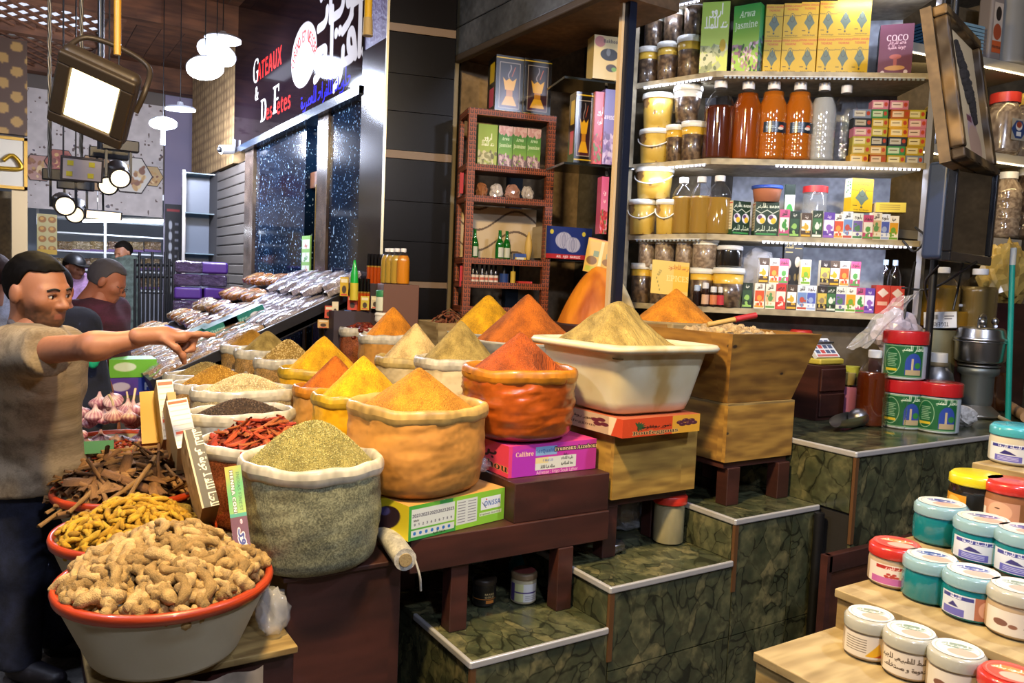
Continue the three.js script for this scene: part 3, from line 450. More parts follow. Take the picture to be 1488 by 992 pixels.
sack({ px: 300, py: 548, w: 112, d: 4.02, zs: 0.66, apex: 523, base: 0.752, heap: pCor, bag: bCl, rim: rimW, label: 'bag of grey-green cumin seed at the end of the low row', s: 8, pw: 1.2, seed: [1500, [0.004, 0.0016], [0xa39150, 0x847238, 0xb9a866]] });
sack({ px: 527, py: 578, w: 140, d: 3.15, zs: 0.8, apex: 514, base: 0.842, heap: pYellow, bag: bYel, rim: rimY, label: 'yellow sack with a tall cone of turmeric powder behind the curry sack', s: 9, pw: 0.95 });
sack({ px: 486, py: 566, w: 114, d: 3.44, zs: 0.6, apex: 514, base: 0.842, heap: pRed, bag: bOr, rim: rimO, label: 'sack of orange-red powder wedged between two turmeric sacks', s: 10, pw: 0.95 });
sack({ px: 470, py: 540, w: 124, d: 3.77, zs: 0.64, apex: 485, base: 0.842, heap: pYellow, bag: bYel, rim: rimY, label: 'yellow sack of turmeric powder next to the coriander bags', s: 11, pw: 0.92 });
sack({ px: 418, py: 527, w: 92, d: 4.05, zs: 0.55, apex: 491, base: 0.842, heap: pCor, bag: bCl, rim: rimW, label: 'clear bag of whole coriander seed beside the turmeric', s: 12, pw: 1.15, seed: [1500, [0.004, 0.0034], [0xb89c5a, 0x94763a, 0xcbb274]] });
sack({ px: 388, py: 514, w: 88, d: 4.22, zs: 0.5, apex: 479, base: 0.842, heap: pFen, bag: bCl, rim: rimW, label: 'clear bag of fine olive seed in the middle of three', s: 13, pw: 1.15 });
sack({ px: 366, py: 507, w: 84, d: 4.4, zs: 0.5, apex: 477, base: 0.842, heap: pMust, bag: bCl, rim: rimW, label: 'clear bag of mustard-coloured seed at the tray edge', s: 14, pw: 1.15 });
sack({ px: 603, py: 524, w: 112, d: 3.9, zs: 0.75, apex: 466, base: 0.952, heap: pCream, bag: bSackW, rim: phy(0xdcc078, 0.5, { map: blotch }), label: 'sack of cream-coloured ginger powder with crumbled side', s: 15, rough: 0.1, pw: 0.9 });
sack({ px: 668, py: 526, w: 128, d: 3.58, zs: 0.8, apex: 464, base: 0.952, heap: pFen, bag: bSackW, rim: rimW, label: 'white sack with a blunt cone of beige fenugreek powder', s: 16, pw: 0.95 });
sack({ px: 570, py: 492, w: 94, d: 4.2, zs: 0.72, apex: 444, base: 0.952, heap: pOr, bag: bOr, rim: rimW, label: 'clear bag with a steep cone of orange powder near the dates', s: 17, pw: 1.0 });
sack({ px: 530, py: 482, w: 70, d: 4.52, zs: 0.7, apex: 474, base: 0.952, heap: powder(0x6d2a18, 0x48180c), bag: bChi, rim: rimW, label: 'clear bag of dark red dates beside the orange cone', s: 18, pw: 1.5, name: 'date_bag' });
sack({ px: 495, py: 463, w: 60, d: 4.85, zs: 0.7, apex: 456, base: 0.952, heap: pPale, bag: bPaleB, rim: rimW, label: 'small white bag of chickpeas by the tray of wrapped dates', s: 19, pw: 1.4, name: 'chickpea_bag', seed: [400, [0.006, 0.006], [0xd8c08a, 0xc2a66a]] });
// trays with powder cones at the back
function trayCone(px, py, d, R, apexPy, heap, base, tray, label, o = {}) {
  const c = P(px, py, d), t = thing('powder_tray', label, 'tray', [c.x, base, c.z]); const H = c.y - base;
  obj('tray', o.bowl ? lathe([[0, 0], [R * 0.7, 0], [R * 1.02, H - 0.012], [R * 1.06, H], [R * 1.0, H], [R * 0.9, H - 0.03]], 36) : span(-R * 1.02, R * 1.02, 0, H, -R, R, 0.01), tray, t);
  const fy = heapY((py - apexPy) * d / FOCAL, o.pw ?? 0.95, px, 0.06, o.scoop); obj('heap', heapGeo(R * 0.97, fy, 64, 26).translate(0, H, 0), heap, t); return t;
}
trayCone(765, 494, 3.98, 0.255, 427, pRed, 1.162, M.white, 'white tray with a large steep cone of red-orange powder', { bowl: 1, scoop: [0.14, 0.0, 0.1, 0.12, 0.12] });
trayCone(708, 482, 4.4, 0.22, 429, pYellow, 1.162, M.white, 'white bowl of bright yellow powder behind the red cone', { bowl: 1, pw: 1.05 });
trayCone(980, 466, 3.9, 0.2, 418, pOr, 1.32, M.woodPale, 'wooden tray with a cone of orange powder below the price card');
{ const q = P(980, 466, 3.9); boxThing('tray_block', 'dark wooden block under the orange powder tray', 'block', span(q.x - 0.2, q.x + 0.2, 0.93, 1.318, q.z - 0.2, q.z + 0.2), M.redWood); }
// ---------------------------------------------------------------- basins of roots, bark, chillies and garlic
M.basin = std(0xc9c4b4, 0.55, { map: dataTex(128, (u, v) => { const n = tn(u, v, 4, 77, 4), s = smooth(0.1, 0.6, tn(u, v, 7, 79, 4)); return lerpC([226, 224, 214], [150, 128, 92], clamp(0.12 + n * 0.35 + s * 0.4)); }) });
M.basinRim = phy(0xd8491c, 0.4, { map: blotch, clearcoat: 0.3 });
function basin(c, R, H, label) {
  const o = thing('plastic_basin', label, 'basin', [c.x, c.y - H, c.z]);
  obj('bowl', lathe([[0, 0], [R * 0.66, 0], [R * 0.7, 0.012], [R * 0.94, H * 0.8], [R * 0.965, H - 0.01], [R * 0.94, H - 0.01], [R * 0.68, 0.02], [0, 0.018]], 56), M.basin, o);
  obj('rim', lathe([[R * 0.95, H - 0.022], [R * 1.005, H - 0.02], [R * 1.02, H - 0.004], [R * 1.0, H + 0.008], [R * 0.95, H + 0.006], [R * 0.935, H - 0.01]], 64), M.basinRim, o); return o;
}
const B1 = P(242, 838, 2.08), B2 = P(197, 770, 2.46), B3 = P(186, 708, 2.86), B4 = P(172, 664, 3.22), B5 = P(172, 640, 3.56);
basin(B1, 0.264, 0.195, 'large white basin with an orange rim full of dried ginger'); basin(B2, 0.235, 0.2, 'orange-rimmed basin full of yellow turmeric roots'); basin(B3, 0.245, 0.2, 'orange-rimmed basin stacked with cinnamon bark'); basin(B4, 0.235, 0.2, 'orange-rimmed basin of dried red chilli flakes'); basin(B5, 0.235, 0.2, 'orange-rimmed basin holding purple garlic bulbs');
// shapes of the pieces
function finger(L, r, bend, s, knob, nu = 8, nv = 10, branch = 0) {
  const main = gridGeo(nu, nv, (u, v) => { const a = u * Math.PI * 2, t = v * 2 - 1, e = Math.sqrt(Math.max(0, 1 - Math.pow(Math.abs(t), 5))), rr = r * e * (1 + knob * (nz(t * 3 + s, Math.cos(a) * 1.2 + s, Math.sin(a) * 1.2) + 0.5 * Math.sin(t * 9 + s * 3))); const cy = bend * (1 - t * t) * L; return [t * L / 2, cy + Math.cos(a) * rr, Math.sin(a) * rr + bend * 0.6 * L * Math.sin(t * 3 + s), u, v]; }, true);
  if (!branch) return main;
  const parts = [main.toNonIndexed()]; for (let k = 0; k < branch; k++) { const b = finger(L * 0.45, r * 0.8, 0.08, s + 7 + k, knob, nu, 6); b.rotateY(1 + k * 1.6 + s); b.translate((k - 0.5) * L * 0.32 + L * 0.1, 0.2 * r, (k % 2 ? -1 : 1) * L * 0.16); parts.push(b.toNonIndexed()); }
  return mergeGeometries(parts);
}
function barkStrip(L, w, curl, s) { // curled bark quill
  return merge([0, 1].map((side) => gridGeo(6, 8, (u, v) => { const a = (u - 0.5) * curl, R = w / curl, rr = R - side * 0.0035, t = v - 0.5, W = 1 - 0.25 * nz(v * 3 + s, s); return [t * L, Math.cos(a) * rr - R + 0.004 * nz(v * 6 + s, u * 3), Math.sin(a) * rr * W + 0.02 * L * nz(v * 2 + s, 3)]; })));
}
function chilliGeo(L, r, s) { return gridGeo(6, 8, (u, v) => { const a = u * 6.283, rr = r * Math.pow(Math.sin(Math.PI * Math.min(1, v * 0.85 + 0.1)), 0.7) * (1 - v * 0.55) * (1 + 0.3 * nz(v * 5 + s, Math.cos(a) + s, Math.sin(a))); return [(v - 0.5) * L, Math.cos(a) * rr * 0.55 + 0.25 * L * (v - 0.5) * (v - 0.5) * Math.sin(s), Math.sin(a) * rr + 0.22 * L * Math.sin(v * 3 + s)]; }, true); }
const gMat = (a, b, s) => std(a, 0.85, { map: mottle[s % 3], bumpMap: speck, bumpScale: 0.002 });
// a heap of single pieces over a bed of more of the same
function pile(c, R, hh, n, geos, mats, o) {
  const fy = (x, z) => hh * (1 - Math.pow(Math.hypot(x, z) / R, o.pw ?? 1.4)) + (o.rough ?? 0.012) * nz(x * 14 + n, z * 14);
  const bed = new THREE.InstancedMesh(geos[0], mats[0], o.bed ?? 260), mm = new THREE.Matrix4(), q = new THREE.Quaternion();
  for (let i = 0; i < bed.count; i++) { const r = Math.sqrt(rnd()) * R * 0.93, a = rnd(0, 6.283), x = Math.cos(a) * r, z = Math.sin(a) * r; q.setFromEuler(new THREE.Euler(rnd(-0.5, 0.5), rnd(0, 6.3), rnd(-0.4, 0.4))); mm.compose(V3(c.x + x, c.y + fy(x, z) - rnd(0.012, 0.05) - (o.sink ?? 0), c.z + z), q, V3(1, 1, 1)); bed.setMatrixAt(i, mm); }
  bed.name = numbered(o.name + '_bed'); shade(bed); scene.add(bed); bed.userData = { kind: 'stuff', label: o.bedLabel, category: o.cat };
  for (let i = 0; i < n; i++) {
    const t = (i + 0.5) / n, r = Math.sqrt(t) * R * (o.fill ?? 0.95), a = i * 2.39996 + rnd(-0.2, 0.2), x = Math.cos(a) * r, z = Math.sin(a) * r, k = Math.floor(rnd() * geos.length);
    const m = obj(o.name, geos[k], pick(mats)); const g = 0.02, nrm = V3(fy(x - g, z) - fy(x + g, z), 2 * g, fy(x, z - g) - fy(x, z + g)).normalize();
    m.position.set(c.x + x, c.y + fy(x, z) - (o.sink ?? 0.004) + rnd(0, o.lift ?? 0.008), c.z + z);
    m.quaternion.setFromUnitVectors(UPV, nrm).multiply(new THREE.Quaternion().setFromEuler(new THREE.Euler(rnd(-0.35, 0.35), o.dir ? o.dir + rnd(-0.6, 0.6) : rnd(0, 6.283), rnd(-0.3, 0.3)))); m.scale.setScalar(rnd(0.8, 1.2));
    tag(m, o.label, o.cat, o.group);
  }
}
{
  const gg = [finger(0.075, 0.0145, 0.05, 1, 0.28, 8, 10, 1), finger(0.085, 0.013, 0.1, 2, 0.3, 8, 10, 2), finger(0.06, 0.015, 0.03, 3, 0.25, 8, 10), finger(0.095, 0.0125, 0.16, 4, 0.28, 8, 12), finger(0.07, 0.0155, 0.08, 5, 0.3, 8, 10, 2)];
  pile(B1, 0.25, 0.125, 190, gg, [gMat(0xb3935a, 0x9a7840, 1), gMat(0xbea06a, 0xa8854c, 2), gMat(0xa2824c, 0x8c6a34, 3)], { name: 'ginger_root', label: 'knobbly dried ginger root in the heap of the large basin', cat: 'ginger', group: 'dried ginger roots in the large basin', bedLabel: 'dried ginger filling the basin under the top roots', pw: 1.3, lift: 0.014, bed: 240 });
  const tg = [finger(0.055, 0.0085, 0.06, 11, 0.2, 7, 8), finger(0.065, 0.008, 0.1, 12, 0.2, 7, 8), finger(0.045, 0.009, 0.03, 13, 0.2, 7, 8), finger(0.055, 0.008, 0.05, 14, 0.2, 7, 8, 1)];
  pile(B2, 0.222, 0.105, 230, tg, [gMat(0xc99a16, 0x9a7008, 4), gMat(0xb88c14, 0x8c6408, 5), gMat(0xd4aa28, 0xa87c10, 6)], { name: 'turmeric_root', label: 'yellow dried turmeric root in the heaped basin', cat: 'turmeric', group: 'turmeric roots in the basin', bedLabel: 'turmeric roots filling the basin under the top layer', pw: 1.3, bed: 260 });
  const cg = [barkStrip(0.2, 0.03, 3.6, 1), barkStrip(0.15, 0.034, 2.2, 2), barkStrip(0.24, 0.026, 4.2, 3), barkStrip(0.11, 0.04, 1.4, 4), barkStrip(0.08, 0.036, 1.8, 5)];
  pile(B3, 0.225, 0.11, 95, cg, [gMat(0x8a6236, 0x5e3e1e, 7), gMat(0x9c7444, 0x6e4c28, 8), gMat(0x7a5430, 0x523618, 9)], { name: 'cinnamon_bark', label: 'curled brown cinnamon bark in the stacked basin', cat: 'cinnamon', group: 'cinnamon bark pieces in the basin', bedLabel: 'loose cinnamon bark under the top pieces', pw: 1.3, lift: 0.04, bed: 90 });
  [[110, 722, 2.72, 0.36, 0.5], [140, 704, 2.7, 0.34, 0.62], [170, 716, 2.62, 0.34, 0.42], [205, 690, 2.68, 0.3, 0.8], [120, 712, 2.76, 0.3, 0.3], [185, 664, 2.9, 0.22, -0.25], [190, 650, 2.95, 0.2, -0.2]].forEach(([x, y, d, L, a], i) => { const m = obj('cinnamon_bark', barkStrip(L, 0.03, 4, 20 + i), gMat(0x94703e, 0x64461f, 30 + i)), q = P(x, y, d); m.position.copy(q); m.rotation.set(0, a + 0.35, 0.1 + (i < 5 ? 0.16 : -0.1)); tag(m, 'long quill of cinnamon bark lying across the stacked basin', 'cinnamon', 'long cinnamon quills across the basin'); });
  const hg = [chilliGeo(0.05, 0.011, 1), chilliGeo(0.06, 0.01, 2.4), chilliGeo(0.045, 0.012, 4)], hm = [gMat(0xa83416, 0x6e1c0a, 10), gMat(0xc04a1c, 0x8a2a0c, 11), gMat(0xb8642c, 0x7c3c14, 12)];
  pile(B4, 0.222, 0.06, 120, hg.map((g) => g.clone().scale(0.7, 0.9, 0.8)), hm, { name: 'chilli_piece', label: 'small dried red chilli in the orange-rimmed basin', cat: 'chilli', group: 'dried chillies in the basin', bedLabel: 'dried chilli pieces filling the basin', bed: 260 });
  const cs = P(385, 645, 2.76); pile(V3(cs.x, cs.y, cs.z), 0.19, 0.075, 110, [chilliGeo(0.085, 0.013, 1), chilliGeo(0.095, 0.012, 2.4), chilliGeo(0.07, 0.015, 4)], hm, { name: 'red_chilli', label: 'long dried red chilli heaped in the clear bag', cat: 'chilli', group: 'long red chillies in the bag', bedLabel: 'dried chillies packed in the bag', pw: 1.5, lift: 0.02, bed: 120 });
  // garlic bulbs
  const bulb = (s) => gridGeo(20, 14, (u, v) => { const a = u * 6.283, p = v < 0.75 ? v / 0.75 : 1, lob = 1 + 0.07 * Math.abs(Math.sin(a * 4 + s)) * Math.sin(p * Math.PI); let r, y; if (v < 0.75) { r = 0.036 * Math.pow(Math.sin(Math.PI * (0.04 + p * 0.88)), 0.8) * lob; y = 0.05 * p; } else { const k = (v - 0.75) / 0.25; r = mixN(0.0135, 0.0045, Math.sqrt(k)); y = 0.05 + k * 0.022; } return [Math.cos(-a) * r, y, Math.sin(-a) * r, u, v]; }, true);
  const gm = std(0xffffff, 0.55, { map: dataTex(128, (u, v) => { const st = 0.5 + 0.5 * Math.sin(u * 6.283 * 16 + tn(u, v, 4, 5, 2) * 3); return lerpC([214, 190, 180], [138, 70, 92], clamp(st * 0.5 + 0.55 * smooth(0.75, 0.2, v) + tn(u, v, 5, 8, 3) * 0.5)); }) });
  const bg = [bulb(0), bulb(1), bulb(2.2)]; let gi = 0;
  for (const [x, y, d] of [[103, 622, 3.3], [85, 634, 3.35], [94, 640, 3.2], [115, 632, 3.2], [122, 600, 3.5], [139, 605, 3.4], [144, 586, 3.5], [166, 579, 3.5], [167, 604, 3.35], [152, 604, 3.42], [130, 612, 3.45], [186, 594, 3.5], [195, 600, 3.45], [206, 592, 3.55], [188, 608, 3.35], [198, 612, 3.4], [178, 596, 3.6], [112, 606, 3.55], [157, 592, 3.6], [206, 606, 3.5]]) {
    const o = thing('garlic_bulb', 'purple-striped garlic bulb in the pile by the man', 'garlic', P(x, y + 10, d), rnd(0, 6), 'garlic bulbs piled in the basin'); o.rotation.set(rnd(-0.5, 0.5), rnd(0, 6), rnd(-0.5, 0.5)); const k = rnd(1.0, 1.25); o.scale.setScalar(k);
    obj('bulb', bg[gi % 3], gm, o); if (gi++ % 4 === 0) obj('stem', tube([[0, 0.065, 0], [0.004, 0.09, 0.003], [0.014, 0.115, 0.002]], 0.0045, 6, 6), mat(0xc9b48a, 0.8), o);
  }
  const gb = new THREE.InstancedMesh(bg[0], gm, 30), mm = new THREE.Matrix4(); for (let i = 0; i < 30; i++) { const a = rnd(0, 6.28), r = rnd(0, 0.18); mm.compose(V3(B5.x + Math.cos(a) * r, B5.y - 0.03, B5.z + Math.sin(a) * r), new THREE.Quaternion().setFromEuler(new THREE.Euler(rnd(0, 3), rnd(0, 3), 0)), V3(1.1, 1.1, 1.1)); gb.setMatrixAt(i, mm); } gb.name = 'garlic_bed'; gb.userData = { kind: 'stuff', label: 'garlic bulbs filling the basin under the top ones', category: 'garlic' }; scene.add(shade(gb));
}
{ // white cloth hanging under the big basin
  const a = P(105, 985, 2.0), g = gridGeo(30, 10, (u, v) => { const x = 0.17 + u * 0.4, z = -2.06 + 0.012 * Math.sin(u * 22) + 0.01 * Math.sin(u * 9 + 1); return [x, 0.575 - v * 0.56, z + v * 0.02 * Math.sin(u * 13), u * 0.4, v * 0.5]; });
  tag(obj('hanging_cloth', g, std(0xb9aa98, 0.9, { side: THREE.DoubleSide, map: blotch })), 'off-white cloth hanging below the ginger basin', 'cloth');
}
// ---------------------------------------------------------------- cartons on the stall
function cornerBox(name, label, corner, turn, w, h, d, faces, fb, m = M.print) { const o = thing(name, label, 'carton', corner, turn); obj('carton', printBox(w, h, d, faces, fb).translate(w / 2, 0, -d / 2), m, o); return o; }
{
  const front = print(300, 84, (g, W, H) => {
    const gr = g.createLinearGradient(0, 0, W, 0); gr.addColorStop(0, '#3f9a3a'); gr.addColorStop(0.5, '#8cc63a'); gr.addColorStop(1, '#7fbe3c'); fill(g, gr, 0, 0, W, H); fill(g, '#3a9444', 0, H - 14, 140, 14); fill(g, '#3a9444', 90, 0, 40, 12);
    fill(g, '#cfd6d4', 8, 10, 128, 46); fill(g, '#cfd6d4', 8, 60, 128, 16); fill(g, '#cfd6d4', 142, 10, 66, 62); fill(g, '#dfe6ee', 220, 16, 66, 32); fill(g, '#cfe0c8', 216, 54, 74, 9);
    for (let i = 0; i < 5; i++) txt(g, '2023', 22 + i * 25, 26, 11, '#445'); for (let i = 0; i < 10; i++) txt(g, String(i), 18 + i * 12, 47, 9, '#334'); txt(g, 'Mois', 22, 37, 7, '#111'); for (let i = 0; i < 7; i++) txt(g, '★', 20 + i * 17, 68, 12, '#2f6fc0'); for (let i = 0; i < 7; i++) { disc(g, '#2f6fc0', 18 + i * 17, 68, 4); }
    for (let i = 0; i < 8; i++) { fill(g, '#556', 146, 16 + i * 7, 24, 1.4); fill(g, '#556', 178, 16 + i * 7, 26, 1.4); }
    txt(g, 'ONSSA', 258, 33, 17, '#5a78b8'); g.strokeStyle = '#334'; g.lineWidth = 1.5; g.beginPath(); g.moveTo(224, 28); g.lineTo(238, 44); g.stroke(); disc(g, '#c33', 238, 22, 2); txt(g, 'N° agrément : DA.23.57.13', 252, 58.5, 5.5, '#333'); arab(g, 'منتوج البيع', 90, 78, 8, '#1c3a1c');
  }), side = print(60, 60, (g) => { fill(g, '#d2c428', 0, 0, 60, 60); fill(g, '#6f9a30', 0, 0, 14, 60); disc(g, '#2a1a28', 36, 34, 12, 24, 0.4); disc(g, '#3d3c7c', 34, 24, 5, 9, 0.4); });
  cornerBox('green_carton', 'bright green date carton with ONSSA stamp under the curry sack', atY(593, 787, 0.802), 0.2, 0.41, 0.112, 0.3, [side, side, print(40, 40, (g) => { fill(g, '#b98a4a', 0, 0, 40, 40); disc(g, '#a85a1c', 20, 14, 18, 14); }), undefined, front], '#7fb83a');
  const pf = print(300, 84, (g, W, H) => {
    fill(g, '#b5359c', 0, 0, W, H); disc(g, '#a42fae', 60, 50, 70, 40); fill(g, '#d23c78', 0, 0, 12, H); fill(g, '#7fa6cc', 88, 8, 72, 24); txt(g, 'Calibre', 52, 24, 16, '#e8d2a0', { font: 'serif' }); txt(g, '1erQualite', 124, 20, 14, '#3c5a9c'); txt(g, 'Pruneaux Azzohour', 228, 17, 15, '#f0d8a8', { font: 'serif', stroke: '#1c1420', lw: 4 });
    arab(g, 'برقوق', 192, 36, 8, '#2a1428'); fill(g, '#cfd3cc', 88, 37, 140, 34); fill(g, '#d8c890', 88, 37, 44, 16); txt(g, '1 Mai 23', 130, 46, 9, '#5a6aa8'); arab(g, 'تاريخ الانتاج', 196, 47, 8, '#222'); arab(g, 'مدة الصلاحية', 196, 62, 8, '#222'); arab(g, 'صالح قبل الاكل', 130, 66, 8, '#222'); txt(g, 'Adresse : Frigo Souk Lghor', 164, 78, 12, '#e8d8d0', { style: '' });
  }), ps = print(110, 84, (g) => { fill(g, '#d8405e', 0, 0, 110, 84); arab(g, 'برقوق', 44, 34, 34, '#20141a'); txt(g, 'Azzohour', 62, 62, 24, '#20141a', { font: 'serif', stroke: '#e0b060', lw: 2 }); });
  cornerBox('pink_carton', 'magenta prune carton lettered Pruneaux Azzohour under the paprika sack', atY(738, 695, 0.942), 0.01, 0.39, 0.112, 0.33, [ps, ps, print(20, 20, (g) => { fill(g, '#c43a80', 0, 0, 20, 20); disc(g, '#c8541c', 9, 9, 8, 7); }), undefined, pf], '#b5359c');
  const bf = print(220, 84, (g, W, H) => { fill(g, '#c4421c', 0, 0, W, H); fill(g, '#d09a30', 138, 0, 82, H); for (let i = 0; i < 9; i++) { g.save(); g.translate(42, 38); g.rotate(-1.9 + i * 0.42); disc(g, '#28502c', 10, 0, 12, 2.6); g.restore(); } fill(g, '#3c3018', 40, 38, 3, 16); arab(g, 'تمور بوفقوس', 92, 46, 17, '#26140c'); txt(g, 'Boufeggous', 92, 68, 22, '#26201a', { font: 'serif', stroke: '#d8b070', lw: 2.5 }); for (const [x, y] of [[160, 34], [176, 26], [194, 28], [168, 44], [186, 42], [202, 40]]) { disc(g, '#4a2030', x, y, 10, 9); disc(g, '#8a5a5a', x - 3, y - 3, 3, 2); } }),
    bs = print(150, 84, (g) => { fill(g, '#b8a088', 0, 0, 150, 84); fill(g, '#b8401c', 118, 0, 32, 84); poly(g, '#d8c0a0', [[118, 0], [136, 0], [124, 84], [118, 84]]); arab(g, 'تمور بوفقوس', 44, 32, 15, '#4a3428'); txt(g, 'Boufeggous', 44, 56, 15, '#4a3428', { font: 'serif' }); for (const [x, y] of [[86, 30], [100, 24], [92, 46], [108, 42]]) disc(g, '#5a2030', x, y, 10, 9); });
  cornerBox('date_carton', 'flat orange date carton lettered Boufeggous under the white tub', atY(904, 637, 1.08), 0.03, 0.4, 0.068, 0.36, [bs, bs, undefined, undefined, bf], '#a8583a');
}
// leaning flat boxes between basins and sacks
function leanBox(name, label, bottom, top, w, d, faces, fb, towards = eye, m = M.gloss) {
  const o = thing(name, label, 'carton', bottom), y = top.clone().sub(bottom), h = y.length(); y.normalize(); const z = towards.clone().sub(bottom); z.addScaledVector(y, -z.dot(y)).normalize(); const x = y.clone().cross(z);
  o.quaternion.setFromRotationMatrix(new THREE.Matrix4().makeBasis(x, y, z)); obj('carton', printBox(w, h, d, faces, fb), m, o); return o;
}
{
  const hf = print(48, 170, (g, W, H) => { fill(g, '#5a2018', 0, 0, W, H); const gr = g.createLinearGradient(0, 0, W, 84); gr.addColorStop(0, '#c8a030'); gr.addColorStop(0.5, '#4f9a58'); gr.addColorStop(1, '#a8b040'); fill(g, gr, 0, 0, W, 84); txt(g, 'INDIAS FINEST', 34, 44, 10, '#22381c', { rot: Math.PI / 2, style: '' }); txt(g, 'HENNA CONE', 17, 46, 12, '#f0ead8', { rot: Math.PI / 2, stroke: '#2a2018', lw: 2 }); fill(g, '#3c8a68', 0, 80, W, 6); txt(g, '®', 30, 95, 10, '#ddd'); arab(g, 'نجوى', 26, 132, 26, '#2a2c6c', { rot: Math.PI / 2, stroke: '#d8d0c8' }); });
  leanBox('henna_box', 'tall glossy henna cone box leaning between ginger and anise sack', P(356, 828, 2.17), P(338, 680, 2.27), 0.044, 0.045, [undefined, solid('#c8b890'), solid('#b8b4a4'), undefined, hf], '#a88c50', P(420, 900, 0.5));
  const kf = print(40, 220, (g, W, H) => { fill(g, '#15100e', 0, 0, W, H); fill(g, '#b0a080', 0, 0, 5, H); arab(g, 'الحنا الافضل جودة فى العالم', 22, 112, 21, '#d8d0bc', { rot: Math.PI / 2 }); });
  leanBox('black_henna_box', 'flat black box with white Arabic lettering leaning on the chilli bag', P(303, 752, 2.46), P(276, 642, 2.56), 0.05, 0.2, [undefined, print(60, 60, (g) => { fill(g, '#a88a58', 0, 0, 60, 60); for (let i = 0; i < 30; i++) disc(g, pick(['#8a6c3c', '#c0a470']), rnd(0, 60), rnd(0, 60), rnd(2, 8), rnd(1, 4)); }), solid('#9a968c'), undefined, kf], '#8d744a', P(520, 820, 1.2), M.print);
  const wf = print(36, 90, (g, W, H) => { fill(g, '#ddd6c6', 0, 0, W, H); for (let i = 0; i < 9; i++) fill(g, '#b4a894', 3, 12 + i * 9, 30, 1.4); fill(g, '#c8502c', 2, 4, 32, 5); fill(g, '#c8502c', 4, 60, 22, 5); });
  leanBox('striped_carton', 'white carton with red strips standing upright beside the sesame sack', P(272, 668, 2.86), P(256, 600, 2.95), 0.07, 0.2, [undefined, solid('#a08a5c'), wf, undefined, wf], '#a8946a', P(520, 820, 1.2), M.print);
  leanBox('tall_striped_carton', 'tall white carton with red strips beside the cumin bag', P(246, 648, 3.2), P(236, 564, 3.28), 0.06, 0.2, [undefined, solid('#b8a06a'), wf, undefined, wf], '#a8946a', P(520, 820, 1.2), M.print);
  leanBox('brown_board_box', 'plain brown cardboard box wedged between two striped cartons', P(254, 660, 3.03), P(245, 584, 3.1), 0.03, 0.22, [], '#a8854a', P(520, 820, 1.2), M.print);
  leanBox('yellow_carton', 'yellow carton leaning beside the garlic basin', P(222, 645, 3.22), P(218, 570, 3.3), 0.08, 0.03, [], '#c99a2c', eye, M.print);
  leanBox('green_soap_box', 'small green and white box lying in the chilli basin', P(140, 660, 3.05), P(140, 642, 3.06), 0.12, 0.07, [undefined, undefined, print(60, 30, (g) => { fill(g, '#d8d4c4', 0, 0, 60, 30); fill(g, '#2f7a3c', 0, 14, 60, 16); disc(g, '#8cb49a', 18, 8, 9, 6); }), undefined, solid('#1f6a30')], '#2a6a34', eye, M.print);
}
// ---------------------------------------------------------------- white tub with fenugreek powder
{
  const x0 = 1.87, x1 = 2.25, z0 = -2.62, z1 = -2.205, y0 = 1.15, H = 0.265, cx = (x0 + x1) / 2, cz = (z0 + z1) / 2, t = thing('plastic_tub', 'large rectangular white plastic tub heaped with beige powder', 'tub', [cx, y0, cz]);
  const ring = (s, y, u) => { const a = -u * 6.283, q = 7, n = 1 / Math.pow(Math.pow(Math.abs(Math.cos(a)), q) + Math.pow(Math.abs(Math.sin(a)), q), 1 / q); return [Math.cos(a) * n * ((x1 - x0) / 2 + s), y, Math.sin(a) * n * ((z1 - z0) / 2 + s)]; };
  const prof = [[-0.03, 0], [0, 0.012], [0.012, 0.05], [0.052, H - 0.035], [0.056, H - 0.03], [0.088, H - 0.028], [0.094, H - 0.012], [0.086, H], [0.058, H + 0.002], [0.05, H - 0.01], [0.0, 0.03]];
  obj('tub', gridGeo(96, prof.length - 1, (u, v) => { const [s, y] = prof[Math.round(v * (prof.length - 1))]; return [...ring(s, y, u), u * 2, y]; }, true), phy(0xffffff, 0.4, { map: dataTex(128, (u, v) => lerpC([214, 206, 176], [168, 132, 66], clamp(0.1 + tn(u, v, 3, 61, 4) * 0.6 + smooth(0.2, 0.7, tn(u, v, 6, 66, 4)) * 0.5))), clearcoat: 0.2 }), t);
  const fy = (x, z) => { const r = Math.max(Math.abs(x + 0.02) / 0.235, Math.abs(z) / 0.24, Math.hypot((x + 0.02) / 0.26, z / 0.27)); const d = Math.hypot((x - 0.1) / 0.16, (z - 0.03) / 0.2); return 0.2 * (1 - Math.sqrt(r * r + 0.01)) + 0.012 * fbm(x * 12, z * 12, 3) - 0.03 * (1 - smooth(0.6, 1.1, d)) * (x > 0.02 ? 1 : 0.4); };
  obj('heap', gridGeo(60, 60, (u, v) => { const x = (u - 0.5) * 0.46, z = (0.5 - v) * 0.49; return [x, Math.max(-0.03, fy(x, z)) + H - 0.02, z, x, z + fy(x, z)]; }), pFen, t);
}
// flared crate contents: pale nuts and a scoop handle
{
  const c = V3(2.64, 1.43, -2.41); pile(c, 0.2, 0.03, 46, [finger(0.07, 0.018, 0.1, 3, 0.35), finger(0.05, 0.02, 0.05, 6, 0.35)], [gMat(0xcdb48a, 0x9a8058, 41)], { name: 'pale_root', label: 'pale gnarled root lying in the flared wooden trough', cat: 'root', group: 'pale roots in the trough', bedLabel: 'pale roots filling the wooden trough', bed: 120, pw: 2 });
  const s = thing('wooden_handle', 'wooden tool handle with a red grip resting on the trough', 'tool'); const a = P(1028, 472, 3.2), b = P(1068, 464, 3.22), d = P(1098, 458, 3.25); obj('shaft', rod(a, b, 0.011), mat(0xb8934e, 0.6), s); obj('grip', rod(b, d, 0.0135), mat(0xa82a2c, 0.5), s);
}
